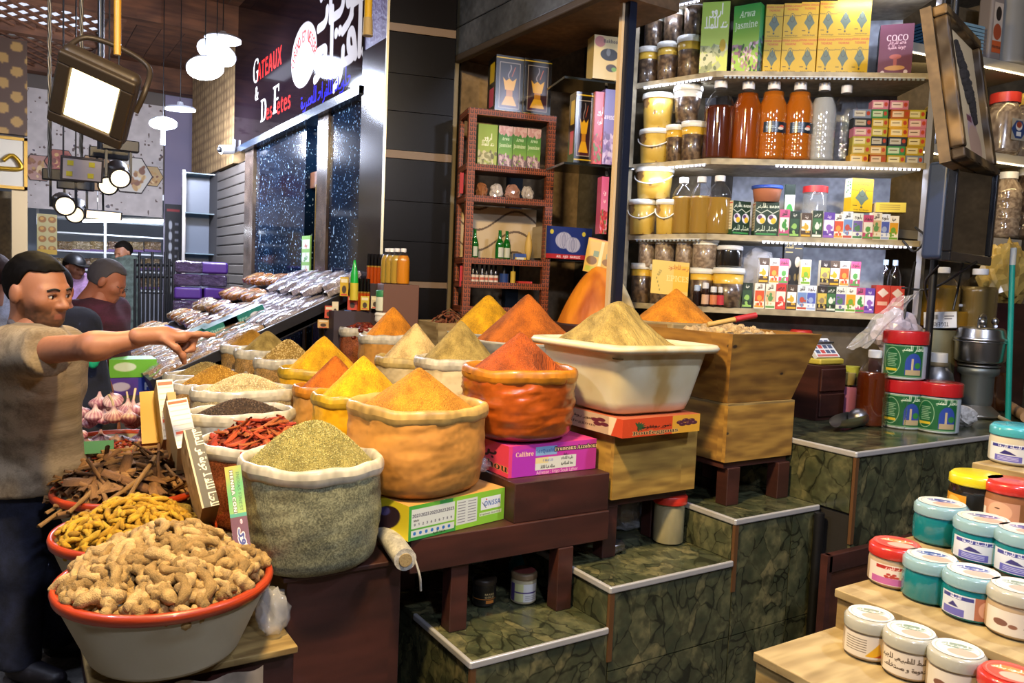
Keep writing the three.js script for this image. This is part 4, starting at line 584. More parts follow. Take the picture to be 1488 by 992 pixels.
// plastic-wrapped cone, price cards
{
  const t = trayCone(870, 470, 4.25, 0.23, 388, std(0xffffff, 0.6, { map: dataTex(128, (u, v) => { const n = tn(u, v, 7, 55, 4), m = tn(u, v, 12, 58, 4); return n > 0.1 ? lerpC([232, 200, 120], [244, 226, 176], clamp(m + 0.5)) : lerpC([206, 126, 16], [150, 70, 8], clamp(0.5 + m)); }), bumpMap: blotch, bumpScale: 0.01 }), 1.162, M.redWood, 'tall mound of orange powder under torn plastic with a price card', { pw: 1.9 });
  const card = (name, label, c, w, h, rz, rect) => { const o = thing(name, label, 'card', c, -0.4); o.rotation.z = rz; o.rotation.x = -0.12; obj('sheet', printBox(w, h, 0.004, [undefined, undefined, undefined, undefined, rect], '#c8a850'), M.gloss, o); return o; };
  const c1 = print(80, 96, (g, W, H) => { fill(g, '#c9a850', 0, 0, W, H); fill(g, '#d8b040', 0, 0, W, 10); disc(g, '#7a5a30', 18, 62, 14, 12); disc(g, '#8a6834', 60, 60, 14, 10); fill(g, '#a8b040', 4, 78, 30, 14); fill(g, '#b8b04c', 46, 74, 30, 18); fill(g, '#7a8c70', 20, 34, 14, 16); fill(g, '#8a9474', 54, 36, 16, 14); fill(g, '#ddcf9a', 36, 6, 8, 86); fill(g, '#b8682c', 0, 0, W, 3); });
  const c2 = print(96, 80, (g, W, H) => { fill(g, '#cdb25c', 0, 0, W, H); fill(g, '#d0a834', 56, 10, 40, 60); txt(g, 'EPICES', 68, 40, 18, '#d8d090', { font: 'serif', style: '' }); arab(g, 'رأس الحانوت', 68, 18, 11, '#b06a28'); txt(g, 'RAS', 20, 30, 9, '#7a7440', { rot: -1.1 }); for (let i = 0; i < 4; i++) fill(g, '#8c8448', 12 + i * 3, 40 + i * 9, 3, 5); });
  card('price_card', 'yellow spice packet stuck upright in the plastic-covered mound', P(868, 398, 4.22), 0.165, 0.185, -0.22, c1);
  card('price_card', 'yellow card lettered EPICES stuck in the orange powder cone', P(972, 428, 3.88), 0.19, 0.165, -0.12, c2).rotation.z = -0.1;
}
// ---------------------------------------------------------------- jars
function jar(name, label, pos, o) { // o: r,h,body,lid,lidH,label rect
  const t = thing(name, label, o.cat ?? 'jar', pos, o.turn ?? 0, o.group), { r, h, lidH = h * 0.2, lr = r * 1.03 } = o, e = Math.min(0.008, r * 0.15);
  obj('body', lathe([[0, 0], [r - e, 0], [r, e], [r, h - lidH - e * 2], [r * 0.94, h - lidH], [r * 0.94, h - lidH + 0.004], [0, h - lidH + 0.004]], 28), o.body, t);
  const l = obj('lid', lathe([[0, h], [lr - e, h], [lr, h - e], [lr, h - lidH], [lr * 0.97, h - lidH], [lr * 0.97, h - lidH - 0.002]].reverse(), 28), o.lid, t);
  if (o.top) obj('lid_print', setUV(new THREE.CircleGeometry(lr * 0.86, 24), o.top).rotateX(-Math.PI / 2).translate(0, h + 0.001, 0), o.topMat ?? M.gloss, l);
  if (o.rect) obj('label', printWrap(r + 0.0008, o.lh ?? h * 0.45, o.rect, o.a0 ?? -1.2, o.a1 ?? 1.2, o.ly ?? h * 0.14), M.gloss, t);
  return t;
}
const frontTurn = (p) => Math.atan2(eye.x - p.x, eye.z - p.z);
{
  let p = atY(970, 786, 0.602); jar('red_lidded_jar', 'clear jar of grey powder with a red lid on the marble step', p, { r: 0.062, h: 0.2, lidH: 0.035, lr: 0.07, body: phy(0xffffff, 0.25, { map: dataTex(64, (u, v) => lerpC([150, 142, 110], [92, 90, 70], clamp(0.5 + tn(u, v, 4, 12, 4)))), clearcoat: 0.8 }), lid: phy(0xb02a1c, 0.35) });
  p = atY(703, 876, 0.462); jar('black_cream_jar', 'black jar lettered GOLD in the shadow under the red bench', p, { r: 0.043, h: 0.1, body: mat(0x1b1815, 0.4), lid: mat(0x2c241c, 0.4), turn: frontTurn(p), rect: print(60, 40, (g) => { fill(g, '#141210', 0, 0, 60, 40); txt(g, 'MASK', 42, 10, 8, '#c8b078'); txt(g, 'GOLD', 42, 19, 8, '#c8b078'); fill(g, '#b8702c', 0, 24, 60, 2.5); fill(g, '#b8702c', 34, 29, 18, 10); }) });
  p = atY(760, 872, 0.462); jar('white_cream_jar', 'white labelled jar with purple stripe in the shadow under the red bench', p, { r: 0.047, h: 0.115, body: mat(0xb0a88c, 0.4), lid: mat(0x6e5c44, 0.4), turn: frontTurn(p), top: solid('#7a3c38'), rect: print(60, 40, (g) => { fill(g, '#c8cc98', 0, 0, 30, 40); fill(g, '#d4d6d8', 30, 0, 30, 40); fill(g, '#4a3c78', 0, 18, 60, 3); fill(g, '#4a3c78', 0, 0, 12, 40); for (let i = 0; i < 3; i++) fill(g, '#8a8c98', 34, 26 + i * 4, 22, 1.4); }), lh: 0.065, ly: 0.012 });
  p = atY(778, 845, 0.462); tag(obj('blue_bowl', lathe([[0.0, 0.1], [0.05, 0.1], [0.085, 0.02], [0.088, 0], [0.084, 0], [0.046, 0.094], [0, 0.094]], 28).translate(p.x + 0.05, 0.462, p.z - 0.12), phy(0x1c7f96, 0.35)), 'blue plastic bowl upside down behind the bench leg', 'bowl');
  p = atY(1120, 699, 0.762); jar('vitamin_bottle', 'small white bottle with yellow and blue label between the crate legs', p, { r: 0.033, h: 0.1, cat: 'bottle', body: mat(0xc8ccd4, 0.35), lid: mat(0xd8dade, 0.4), turn: frontTurn(p), rect: print(44, 36, (g) => { fill(g, '#c8a83c', 0, 0, 22, 36); fill(g, '#3c62b0', 22, 0, 22, 36); txt(g, 'Omega-3', 22, 12, 9, '#fff'); disc(g, '#c83c3c', 32, 26, 5); }), lh: 0.05 });
  // crumpled foil packets and bags
  const crumple = (name, label, p, sx, sy, sz, s, m) => { const g = new THREE.IcosahedronGeometry(1, 3), a = g.attributes.position; for (let i = 0; i < a.count; i++) { const v = V3(a.getX(i), a.getY(i), a.getZ(i)); const k = 1 + 0.45 * nz(v.x * 2.2 + s, v.y * 2.2, v.z * 2.2) + 0.2 * nz(v.x * 5 + s, v.y * 5, v.z * 5); a.setXYZ(i, v.x * k * sx, Math.max(-0.85, v.y * k) * sy, v.z * k * sz); } const gg = mergeVertices(g.deleteAttribute('normal').deleteAttribute('uv')); gg.computeVertexNormals(); const o = obj(name, gg, m); o.position.set(p.x, p.y + sy * 0.85, p.z); return tag(o, label, 'bag'); };
  crumple('foil_packet', 'crumpled silver foil packet lying on the second step', atY(892, 802, 0.602), 0.05, 0.025, 0.035, 2, M.steel);
  crumple('dark_plastic_bag', 'crumpled see-through bag behind the red lidded jar', atY(938, 780, 0.602).add(V3(0, 0, -0.12)), 0.08, 0.07, 0.05, 5, M.wrap);
  crumple('bag_of_roots', 'small clear bag of ginger bits beside the large basin', V3(0.63, 0.597, -2.2), 0.045, 0.07, 0.05, 8, M.wrap);
  crumple('clear_bag', 'crumpled clear bag between green and pink cartons', V3(1.42, 0.945, -2.42), 0.04, 0.03, 0.05, 9, M.wrap);
  const r = thing('rolled_sack', 'rolled white woven sack beside the anise sack', 'sack'); const a = P(590, 782, 2.36), b = P(560, 752, 2.62); a.y = b.y = 0.785; obj('roll', rod(a, b, 0.034, 20), M.white, r); obj('inner_roll', rod(a.clone().lerp(b, -0.02), b, 0.02, 14), M.woodPale, r); obj('tie', tube([a.clone().add(V3(0.03, 0, 0)), a.clone().add(V3(0.04, -0.05, 0.02)), a.clone().add(V3(0.05, -0.1, 0.01))], 0.004, 8, 5), M.white, r);
}
// ================================================================ WHITE SHELF UNIT WITH LED STRIPS
const shL = P(908, 338, 4.45), shC = P(1027, 343, 4.12), shR = P(1337, 346, 4.0), back = viewH.clone().multiplyScalar(0.36);
const shY = [453, 345, 234, 108, -8].map((py) => P(1200, py, 4.04).y); // top faces, lowest first
function shelfHit(px, py) { // where the line of sight crosses the front edge, in plan
  const r = ray(px, py), hit = (a, b) => { const dx = b.x - a.x, dz = b.z - a.z, det = r.x * dz - r.z * dx; const t = (a.x * dz - a.z * dx) / det; return [t, Math.abs(dx) > Math.abs(dz) ? (r.x * t - a.x) / dx : (r.z * t - a.z) / dz]; };
  const h1 = hit(shL, shC); if (h1[1] <= 1) return { t: h1[0], left: true }; return { t: hit(shC, shR)[0], left: false };
}
const faceTurn = (a, b) => Math.atan2(-(b.z - a.z), b.x - a.x), turnL = faceTurn(shL, shC), turnR = faceTurn(shC, shR);
function onShelf(px, lvl, inset = 0.07) { const py = [440, 335, 222, 95, -20][lvl], h = shelfHit(px, py), d = h.t + inset, q = eye.clone().addScaledVector(ray(px, py), d); q.y = shY[lvl] + 0.001; return { p: q, k: d / FOCAL, turn: h.left ? turnL * 0.5 + turnR * 0.5 : turnR, d }; }
const ledMat = (c, i) => std(0xffffff, 0.4, { emissive: c, emissiveIntensity: i }), ledW = ledMat(0xe4e8ff, 5), ledOff = mat(0x8a98a0, 0.4), ledWarm = ledMat(0xffe6b0, 5);
const beadGeo = new THREE.BoxGeometry(0.012, 0.01, 0.006);
function ledStrip(o, a, b, on, m = ledW) { // carrier and beads from a to b
  const d = b.clone().sub(a), L = d.length(), u = d.clone().normalize(); obj('led_carrier', bar(a, b, 0.014, 0.004), mat(0xd8dade, 0.5), o);
  const n = Math.floor(L / 0.022), gs = []; for (let i = 0; i < n; i++) { const g = beadGeo.clone(); g.rotateY(Math.atan2(-u.z, u.x)); const q = a.clone().addScaledVector(u, (i + 0.5) * L / n); g.translate(q.x, q.y - 0.006, q.z); gs.push(g); }
  const beads = obj('led_beads', merge(gs), on ? m : ledOff, o); beads.userData.kind = 'stuff';
  if (on) { const l = new THREE.RectAreaLight(m === ledW ? 0xdfe6ff : 0xffdc9a, m === ledW ? 56 : 28, L, 0.02); const c = a.clone().lerp(b, 0.5); l.position.set(c.x, c.y - 0.018, c.z); l.lookAt(c.x + viewH.x * 0.8, c.y - 1, c.z + viewH.z * 0.8); l.rotateZ(0); o.add(l); }
}
{
  const u = thing('shelf_unit', 'white wooden shop shelving edged with LED strips', 'shelf');
  const boardShape = () => { const s = new THREE.Shape(); const p = [shL, shC, shR, shR.clone().add(back), shC.clone().add(back).add(V3(0.1, 0, -0.05)), shL.clone().add(back)]; p.forEach((q, i) => (i ? s.lineTo(q.x, -q.z) : s.moveTo(q.x, -q.z))); return s; };
  const paint = std(0xcfc2a2, 0.6, { map: blotch });
  shY.forEach((y) => { const g = new THREE.ExtrudeGeometry(boardShape(), { depth: 0.03, bevelEnabled: false }); g.rotateX(-Math.PI / 2); g.translate(0, y - 0.03, 0); obj('shelf', g, paint, u); });
  const wall = (a, b, y0, y1, t, m, nm) => { const g = bx(a.distanceTo(b), y1 - y0, t, 0, 0, 0); g.rotateY(faceTurn(a, b)); const c = a.clone().lerp(b, 0.5); return obj(nm, g.translate(c.x, y0, c.z), m, u); };
  const bo = back.clone().multiplyScalar(1.02); wall(shC.clone().add(bo).add(V3(0.1, 0, -0.05)), shR.clone().add(bo), 1.1, 3.3, 0.012, std(0xc6ccd8, 0.6, { map: blotch }), 'back_panel'); wall(shL.clone().add(bo), shC.clone().add(bo).add(V3(0.1, 0, -0.05)), 1.1, 3.3, 0.012, std(0xa89878, 0.7, { map: blotch }), 'back_panel');
  obj('upright', span(shL.x - 0.02, shL.x + 0.015, 0.93, 3.3, shL.z - 0.02, shL.z + 0.02), paint, u); wall(shL, shL.clone().add(bo), 1.1, 3.3, 0.012, mat(0x59616e, 0.6), 'side_panel');
  obj('upright', bx(0.03, 2.37, 0.03, shR.x + 0.02, 0.93, shR.z), mat(0xb4b6ba, 0.35, 0.7), u); wall(shR.clone().add(V3(0.03, 0, 0)), shR.clone().add(bo), 1.1, 1.3, 0.012, paint, 'side_panel');
  obj('base_panel', (() => { const g = bx(shC.distanceTo(shR), shY[0] - 0.96, 0.02); g.rotateY(turnR); const c = shC.clone().lerp(shR, 0.5).add(back.clone().multiplyScalar(0.4)); return g.translate(c.x, 0.93, c.z); })(), std(0x6c6254, 0.7, { map: blotch }), u);
  const edge = (px, y) => { const h = shelfHit(px, 300), q = eye.clone().addScaledVector(ray(px, 300), h.t - 0.006); q.y = y - 0.028; return q; };
  for (const [a, b, l, on] of [[926, 1024, 3, 1], [1040, 1330, 3, 0], [930, 1022, 2, 1], [1122, 1334, 2, 1], [926, 1020, 1, 0], [1110, 1330, 1, 1], [936, 1000, 4, 1], [1200, 1330, 4, 1]]) ledStrip(u, edge(a, shY[l]), edge(b, shY[l]), on);
}
// ---------------------------------------------------------------- things on the shelves
const spiceTex = dataTex(128, (u, v) => lerpC([112, 92, 70], [60, 46, 36], clamp(0.5 + tn(u, v, 24, 14, 3) * 1.3)));
M.brownFill = phy(0xffffff, 0.35, { map: spiceTex, clearcoat: 0.8, clearcoatRoughness: 0.1 }); M.paleFill = phy(0xffffff, 0.35, { map: withRepeat(dataTex(128, (u, v) => lerpC([160, 144, 124], [110, 94, 80], clamp(0.5 + tn(u, v, 30, 15, 3) * 1.2))), 1), clearcoat: 0.8, clearcoatRoughness: 0.1 });
M.butter = phy(0xffffff, 0.4, { map: dataTex(128, (u, v) => { const n = tn(u, v, 5, 18, 4); return n > 0.42 ? [128, 92, 50] : lerpC([214, 186, 92], [190, 156, 60], clamp(0.5 + n)); }), clearcoat: 0.8, clearcoatRoughness: 0.15 }); M.lidClear = phy(0xd8d8cf, 0.3, { clearcoat: 0.5 }); M.butterTop = phy(0xd0a838, 0.4, { clearcoat: 0.6 });
function tubJar(px, lvl, yTop, yBot, w, label, o = {}) { // food tub with contents seen through the wall, stands at lvl or on what is under it
  const s = onShelf(px, lvl, o.inset ?? 0.09), H = (yBot - yTop) * s.k, r = w * s.k / 2, t = thing('food_tub', label, 'tub', s.p, s.turn, o.group); t.position.y += o.up ?? 0;
  const rb = r * (o.taper ?? 0.88), hy = H * 0.84, f = o.fill ?? 0.78; obj('contents', lathe([[0, 0], [rb, 0], [mixN(rb, r, f), hy * f], [0, hy * f]], 24), o.m ?? M.brownFill, t); if (f < 0.99) obj('top_layer', lathe([[mixN(rb, r, f), hy * f], [r, hy], [0, hy]], 24), o.m2 ?? M.butterTop, t);
  obj('lid', lathe([[r * 0.98, hy], [r * 1.06, hy], [r * 1.08, hy + H * 0.06], [r * 1.05, H * 0.99], [0, H]], 24), M.lidClear, t);
  if (o.handle) obj('handle', tube(Array.from({ length: 9 }, (_, i) => { const a = -1.35 + i * 0.3375; return [Math.sin(a) * r * 1.1, hy * 0.98 - Math.cos(a) * H * 0.38, Math.cos(a) * r * 1.1]; }), 0.004, 20, 6), M.lidClear, t);
  return { t, H };
}
const gJ = 'spice tubs on the LED shelves';
for (const [l, arr] of [[3, [[942, 62, 115, 31], [970, 54, 110, 31], [1001, 44, 104, 35]]]]) for (const [x, a, b, w] of arr) { const q = tubJar(x, l, a, b, w, 'tub of dark spice with yellow top on the upper shelf', { group: gJ }); tubJar(x + 5, l, a - (b - a) * 0.96, b - (b - a) * 0.96, w * 0.92, 'tub of dark spice stacked on another tub, upper shelf', { up: q.H + 0.002, group: gJ, m2: M.lidClear }); }
{ const q = tubJar(952, 2, 178, 226, 46, 'yellow bucket with handle beside two dark spice tubs', { m: M.butter, fill: 1, handle: 1, inset: 0.06 }); tubJar(953, 2, 126, 176, 44, 'pale yellow bucket stacked on the handled bucket', { m: M.butter, fill: 1, up: q.H + 0.002, inset: 0.06 });
  const a = tubJar(980, 2, 171, 224, 27, 'dark spice tub in front of the amber bottles', { inset: 0.06 }), b = tubJar(1005, 2, 168, 224, 32, 'dark spice tub with yellow top next to the amber bottle', { inset: 0.06 }); tubJar(995, 2, 116, 168, 40, 'wide dark spice tub stacked on two tubs', { up: b.H + 0.004, taper: 0.78, m2: M.lidClear });
  const c = tubJar(933, 1, 284, 334, 40, 'yellow butter bucket with pale handle on the third shelf', { m: M.butter, fill: 1, handle: 1, inset: 0.05 }); tubJar(967, 1, 284, 334, 30, 'narrow yellow bucket with handle beside the clear bottles', { m: M.butter, fill: 1, handle: 1, inset: 0.05 }); tubJar(947, 1, 238, 284, 52, 'wide yellow bucket stacked over two butter buckets', { m: M.butter, fill: 1, up: c.H + 0.002, handle: 1 });
  for (const [x, a2, b2, w] of [[930, 390, 447, 30], [958, 390, 447, 32], [1018, 392, 447, 34]]) { const e = tubJar(x, 0, a2, b2, w, 'dark spice tub on the lowest shelf', { group: 'dark spice tubs on the lowest shelf', fill: 0.8 }); }
  for (const [x, w] of [[936, 25], [962, 29], [991, 27], [1020, 36]]) tubJar(x, 0, 350, 394, w, 'tall clear tub of grey seed stacked on the lowest shelf', { m: M.paleFill, fill: 0.9, m2: M.lidClear, up: 0.2, taper: 0.95, group: 'grey seed tubs stacked on the lowest shelf' });
  const f = tubJar(1056, 0, 392, 449, 44, 'tub with yellow layer over dark spice, standing by small dropper bottles', { fill: 0.7, inset: 0.06 }); const s = onShelf(1056, 0, 0.06); jar('black_jar', 'clear jar of black olives with a white lid on a spice tub', s.p.clone().add(V3(0, f.H + 0.002, 0)), { r: 18 * s.k, h: 31 * s.k, lidH: 0.022, body: phy(0x14100e, 0.2, { clearcoat: 1 }), lid: mat(0xc9ccd0, 0.4) });
}
// big plastic bottles
function bottle(px, lvl, yTop, yBot, w, label, m, o = {}) {
  const s = onShelf(px, lvl, o.inset ?? 0.08), H = (yBot - yTop) * s.k, r = w * s.k / 2, t = thing('plastic_bottle', label, 'bottle', s.p, s.turn, o.group); if (o.at) t.position.copy(o.at);
  return bottleParts(t, r, H, m, o);
}
function bottleParts(t, r, H, m, o = {}) {
  const f = o.fill ?? 0.78, prof = (k, top) => { const p = [[0, 0], [r * 0.86 * k, 0], [r * k, H * 0.03]]; if (o.ribs) for (let i = 0; i < 6; i++) { const y = H * (0.06 + i * 0.085); p.push([r * k, y], [r * 0.965 * k, y + H * 0.03], [r * k, y + H * 0.06]); } p.push([r * k, H * 0.62], [r * 0.93 * k, H * 0.7], [r * 0.72 * k, H * 0.79], [r * 0.42 * k, H * 0.86], [r * 0.36 * k, H * 0.9]); return p; };
  obj('bottle', lathe([...prof(1), [r * 0.36, H * 0.93], [r * 0.3, H * 0.93]], 28), M.glass, t);
  if (m) { const p = prof(0.965).filter(([, y]) => y < H * f); p.forEach((q) => (q[1] += 0.002)); const last = p[p.length - 1]; p.push([last[0], H * f], [0, H * f]); obj('liquid', lathe(p, 28), m, t); }
  obj('cap', lathe([[r * 0.37, H * 0.9], [r * 0.42, H * 0.905], [r * 0.42, H * 0.99], [r * 0.38, H], [0, H]], 20), mat(o.cap ?? 0xdedfe2, 0.45), t);
  if (o.rect) obj('label', printWrap(r + 0.001, H * 0.13, o.rect, -0.75, 1.0, H * 0.34), M.gloss, t); return t;
}
const liquid = (c) => phy(c, 0.1, { clearcoat: 1, transmission: 0.35, thickness: 0.1, attenuationColor: new THREE.Color(c), attenuationDistance: 0.06 });
const lblDark = print(56, 34, (g) => { fill(g, '#11202c', 0, 0, 56, 34); disc(g, '#c8503c', 40, 16, 6); disc(g, '#d8d0c8', 38, 21, 7, 5); fill(g, '#8aa0a8', 6, 14, 18, 2); fill(g, '#8aa0a8', 6, 19, 22, 2); });
const oldHoney = liquid(0x5a2408), amber = liquid(0xa24e0c), orangeJ = liquid(0xc8701c), clearW = liquid(0xc0c4c4), oilP = liquid(0xb08c3c);
bottle(1042, 2, 108, 222, 44, 'bottle of dark brown syrup, half its neck empty', oldHoney, { fill: 0.66 }); bottle(1082, 2, 109, 222, 42, 'bottle of amber syrup filled to the neck', amber, { fill: 0.84 });
bottle(1119, 2, 110, 224, 42, 'ribbed bottle of orange juice beside the amber syrup', orangeJ, { fill: 0.86, ribs: 1, rect: lblDark }); bottle(1157, 2, 110, 224, 42, 'ribbed bottle of orange juice beside the clear bottles', orangeJ, { fill: 0.86, ribs: 1, rect: lblDark });
bottle(1192, 2, 112, 226, 38, 'clear bottle of cloudy water beside the orange juice', clearW, { fill: 0.8, ribs: 1 }); bottle(1224, 2, 115, 226, 36, 'clear bottle half hiding the soap boxes', null, { ribs: 1 });
for (const [x, a] of [[990, 253], [1016, 252]]) bottle(x, 1, a, 335, 32, 'clear bottle with herbs in pale oil next to the buckets', oilP, { fill: 0.66, group: 'herb oil bottles' }); bottle(1042, 1, 250, 335, 36, 'largest clear bottle of herb oil beside the green cartons', oilP, { fill: 0.62 });
// cartons on the shelves
function carton(px, lvl, yTop, yBot, w, depth, rect, side, fb, label, o = {}) {
  const s = onShelf(px, lvl, o.inset ?? 0.05), H = (yBot - yTop) * s.k * 0.985, W = w * s.k * 0.97, t = thing(o.name ?? 'carton', label, o.cat ?? 'carton', s.p, (o.turn ?? 0) + s.turn, o.group); t.position.y += o.up ?? 0; obj('box', printBox(W, H, depth, [side, side, o.top, undefined, rect], fb).translate(0, 0, -depth / 2), M.print, t); t.userData.h = H; return t;
}
const flowers = (g, W, H, y0, cs) => { for (let i = 0; i < 70; i++) { disc(g, pick(cs), rnd(0, W), rnd(y0, H), rnd(3, 8), rnd(2, 5), rnd(0, 3)); } };
const jasmine = print(90, 150, (g, W, H) => { const gr = g.createLinearGradient(0, 0, 0, H); gr.addColorStop(0, '#3f9a48'); gr.addColorStop(0.5, '#a4cc5c'); fill(g, gr, 0, 0, W, H); txt(g, 'Arwa', 46, 20, 20, '#eef4e4', { font: 'serif', style: 'italic' }); txt(g, 'Jasmine', 45, 44, 20, '#f4f6ec', { font: 'serif', style: '' }); flowers(g, W, H, 86, ['#b4909c', '#d8bcc0', '#8a6a78', '#e4d0cc', '#4a6a3c', '#a87c8c']); }), jasSide = print(40, 150, (g, W, H) => { const gr = g.createLinearGradient(0, 0, 0, H); gr.addColorStop(0, '#2a8a3c'); gr.addColorStop(0.6, '#58a878'); fill(g, gr, 0, 0, W, H); flowers(g, W, H, 70, ['#7c7c9c', '#a8a4bc', '#4c5c74', '#3c6a4c']); });
const money = print(80, 150, (g, W, H) => { const gr = g.createLinearGradient(0, 0, 0, H); gr.addColorStop(0, '#9cc04c'); gr.addColorStop(1, '#c8d26c'); fill(g, gr, 0, 0, W, H); arab(g, 'اروى', 42, 26, 24, '#f2f4e8'); arab(g, 'ند المال', 42, 54, 22, '#f2f4e8'); for (let i = 0; i < 14; i++) { g.save(); g.translate(rnd(8, 72), rnd(96, 144)); g.rotate(rnd(-0.8, 0.8)); fill(g, pick(['#a8b088', '#8a946c', '#c4c8a4']), -16, -7, 32, 14); disc(g, '#5c6a4c', 0, 0, 4, 5); g.restore(); } disc(g, '#b89a28', 64, 92, 9, 13); });
carton(1036, 3, -8, 94, 40, 0.1, money, money, '#9cb850', 'tall lime-green incense carton with banknotes printed on it', { inset: 0.03, turn: 0.15 });
carton(1081, 3, -8, 90, 40, 0.14, jasmine, jasSide, '#4c9a54', 'tall green Jasmine incense carton with pink flowers', { inset: 0.03, turn: -0.5 });
const henna = print(60, 104, (g, W, H) => { fill(g, '#c6a210', 0, 0, W, H); txt(g, 'HENNA SAHARA', 30, 9, 8, '#b8481c'); txt(g, 'TAZARINE', 30, 19, 8, '#b8481c'); poly(g, '#5c6a5a', [[30, 34], [40, 48], [48, 62], [38, 72], [30, 86], [22, 72], [12, 62], [20, 48]]); g.strokeStyle = '#4a4a3c'; g.lineWidth = 1.5; g.beginPath(); g.ellipse(30, 44, 8, 13, 0, 0, 7); g.stroke(); disc(g, '#4a4a3c', 30, 90, 3); txt(g, 'Henne', 10, 36, 6, '#4a3c14'); txt(g, 'Naturel', 50, 36, 6, '#4a3c14'); fill(g, '#4a3c14', 6, 84, 12, 2); txt(g, 'Poids Net Weight', 30, 98, 5, '#4a3c14'); }), hennaS = solid('#c8a412');
for (const [c, x] of [1121, 1147, 1172, 1199, 1224, 1248].entries()) { const b = carton(x, 3, 48, 98 + c, 25, 0.06, henna, hennaS, '#c8a412', 'small yellow henna carton in the lower row of a block', { name: 'henna_carton', group: 'lower row of yellow henna cartons', inset: 0.03 }); carton(x, 3, 0, 48 + c, 25, 0.06, henna, hennaS, '#c8a412', 'small yellow henna carton stacked in the upper row', { name: 'henna_carton', group: 'upper row of yellow henna cartons', inset: 0.03, up: b.userData.h + 0.001 }); }
carton(1300, 3, 40, 114, 46, 0.16, print(80, 120, (g, W, H) => { fill(g, '#5c2440', 0, 0, W, H); txt(g, 'COCO', 42, 32, 19, '#d8c8cc', { style: '', font: 'serif' }); arab(g, 'فحم البخار', 42, 46, 10, '#c8a8b0'); arab(g, 'جودة عالية', 42, 57, 10, '#c8a8b0'); disc(g, '#a05048', 40, 76, 14, 6); fill(g, '#9a4c48', 36, 78, 8, 18); disc(g, '#b88850', 40, 102, 24, 6); disc(g, '#c8b8bc', 12, 112, 5); disc(g, '#c8b8bc', 66, 112, 5); }), solid('#1c1830'), '#3c1c34', 'maroon COCO charcoal carton at the end of the top shelf', { turn: -0.25, inset: 0.05 });
// stacked soap boxes
{ const cols = ['#d8a82c', '#2f8a6c', '#b8a030', '#c87c9c', '#c89a4c', '#2c3440', '#3c8a4c', '#7c8cb0', '#a8581c', '#b8b03c'];
  const soap = cols.map((c) => print(50, 26, (g) => { fill(g, c, 0, 0, 50, 26); fill(g, 'rgba(240,236,220,0.75)', 4, 5, 30, 16); disc(g, '#b8442c', 42, 12, 5, 6); fill(g, '#5a4a28', 8, 11, 20, 2); }));
  const k0 = onShelf(1290, 2, 0.05).k; for (const [x, n, w] of [[1250, 6, 26], [1275, 7, 23], [1303, 7, 26], [1329, 6, 25]]) for (let i = 0; i < n; i++) { const c = Math.floor(rnd() * cols.length), h = 13; carton(x + rnd(-1.5, 1.5), 2, 0, h, w, 0.07, soap[c], solid(cols[c]), cols[c], 'small soap box in the mixed stack beside the clear bottles', { name: 'soap_box', group: 'mixed soap boxes on the second shelf', up: i * (h * k0 * 0.985 + 0.0008), turn: rnd(-0.06, 0.06), inset: 0.06, top: solid(cols[c]) }); } }
const badr = print(56, 84, (g, W, H) => { fill(g, '#16301c', 0, 0, W, H); arab(g, 'البدر', 14, 14, 11, '#e8ecdc'); txt(g, 'AL BADR', 38, 12, 9, '#e8ecdc'); g.strokeStyle = '#d8dccc'; g.lineWidth = 2; g.beginPath(); g.moveTo(0, 20); g.lineTo(14, 28); g.lineTo(28, 20); g.lineTo(42, 28); g.lineTo(56, 20); g.stroke(); for (const x of [15, 41]) { disc(g, '#d8d4e0', x, 42, 11, 12); disc(g, '#5c3c64', x - 3, 38, 5); disc(g, '#d8b020', x + 3, 46, 6, 7); } arab(g, 'عشاب البدر', 28, 70, 12, '#cfd8c4'); fill(g, '#3a8a48', 4, 76, 48, 4); }), badrS = print(28, 84, (g) => { fill(g, '#d0ccb4', 0, 0, 28, 84); fill(g, '#b8482c', 2, 4, 24, 3); for (let i = 0; i < 8; i++) fill(g, '#8a8068', 4, 14 + i * 7, 20, 2); fill(g, '#1c4a28', 0, 70, 28, 14); });
carton(1076, 1, 286, 336, 32, 0.09, badr, badrS, '#16301c', 'dark green AL BADR herb carton beside the oil bottle', { inset: 0.05, turn: 0.5 }); const bd = carton(1113, 1, 286, 336, 34, 0.09, badr, badrS, '#16301c', 'dark green AL BADR herb carton below the blue-lidded bowl', { inset: 0.05 });
{ const s = onShelf(1111, 1, 0.09), t = thing('lidded_bowl', 'terracotta coloured bowl with a blue lid on the green carton', 'bowl', s.p.clone().add(V3(0, bd.userData.h + 0.002, 0))); const r = 21 * s.k; obj('bowl', lathe([[0, 0], [r * 0.82, 0], [r * 0.98, 0.07]], 24), phy(0xb8785c, 0.4), t); obj('lid', lathe([[r, 0.066], [r * 1.05, 0.07], [r * 1.05, 0.083], [0, 0.086]], 24), phy(0x3450a8, 0.4), t); }
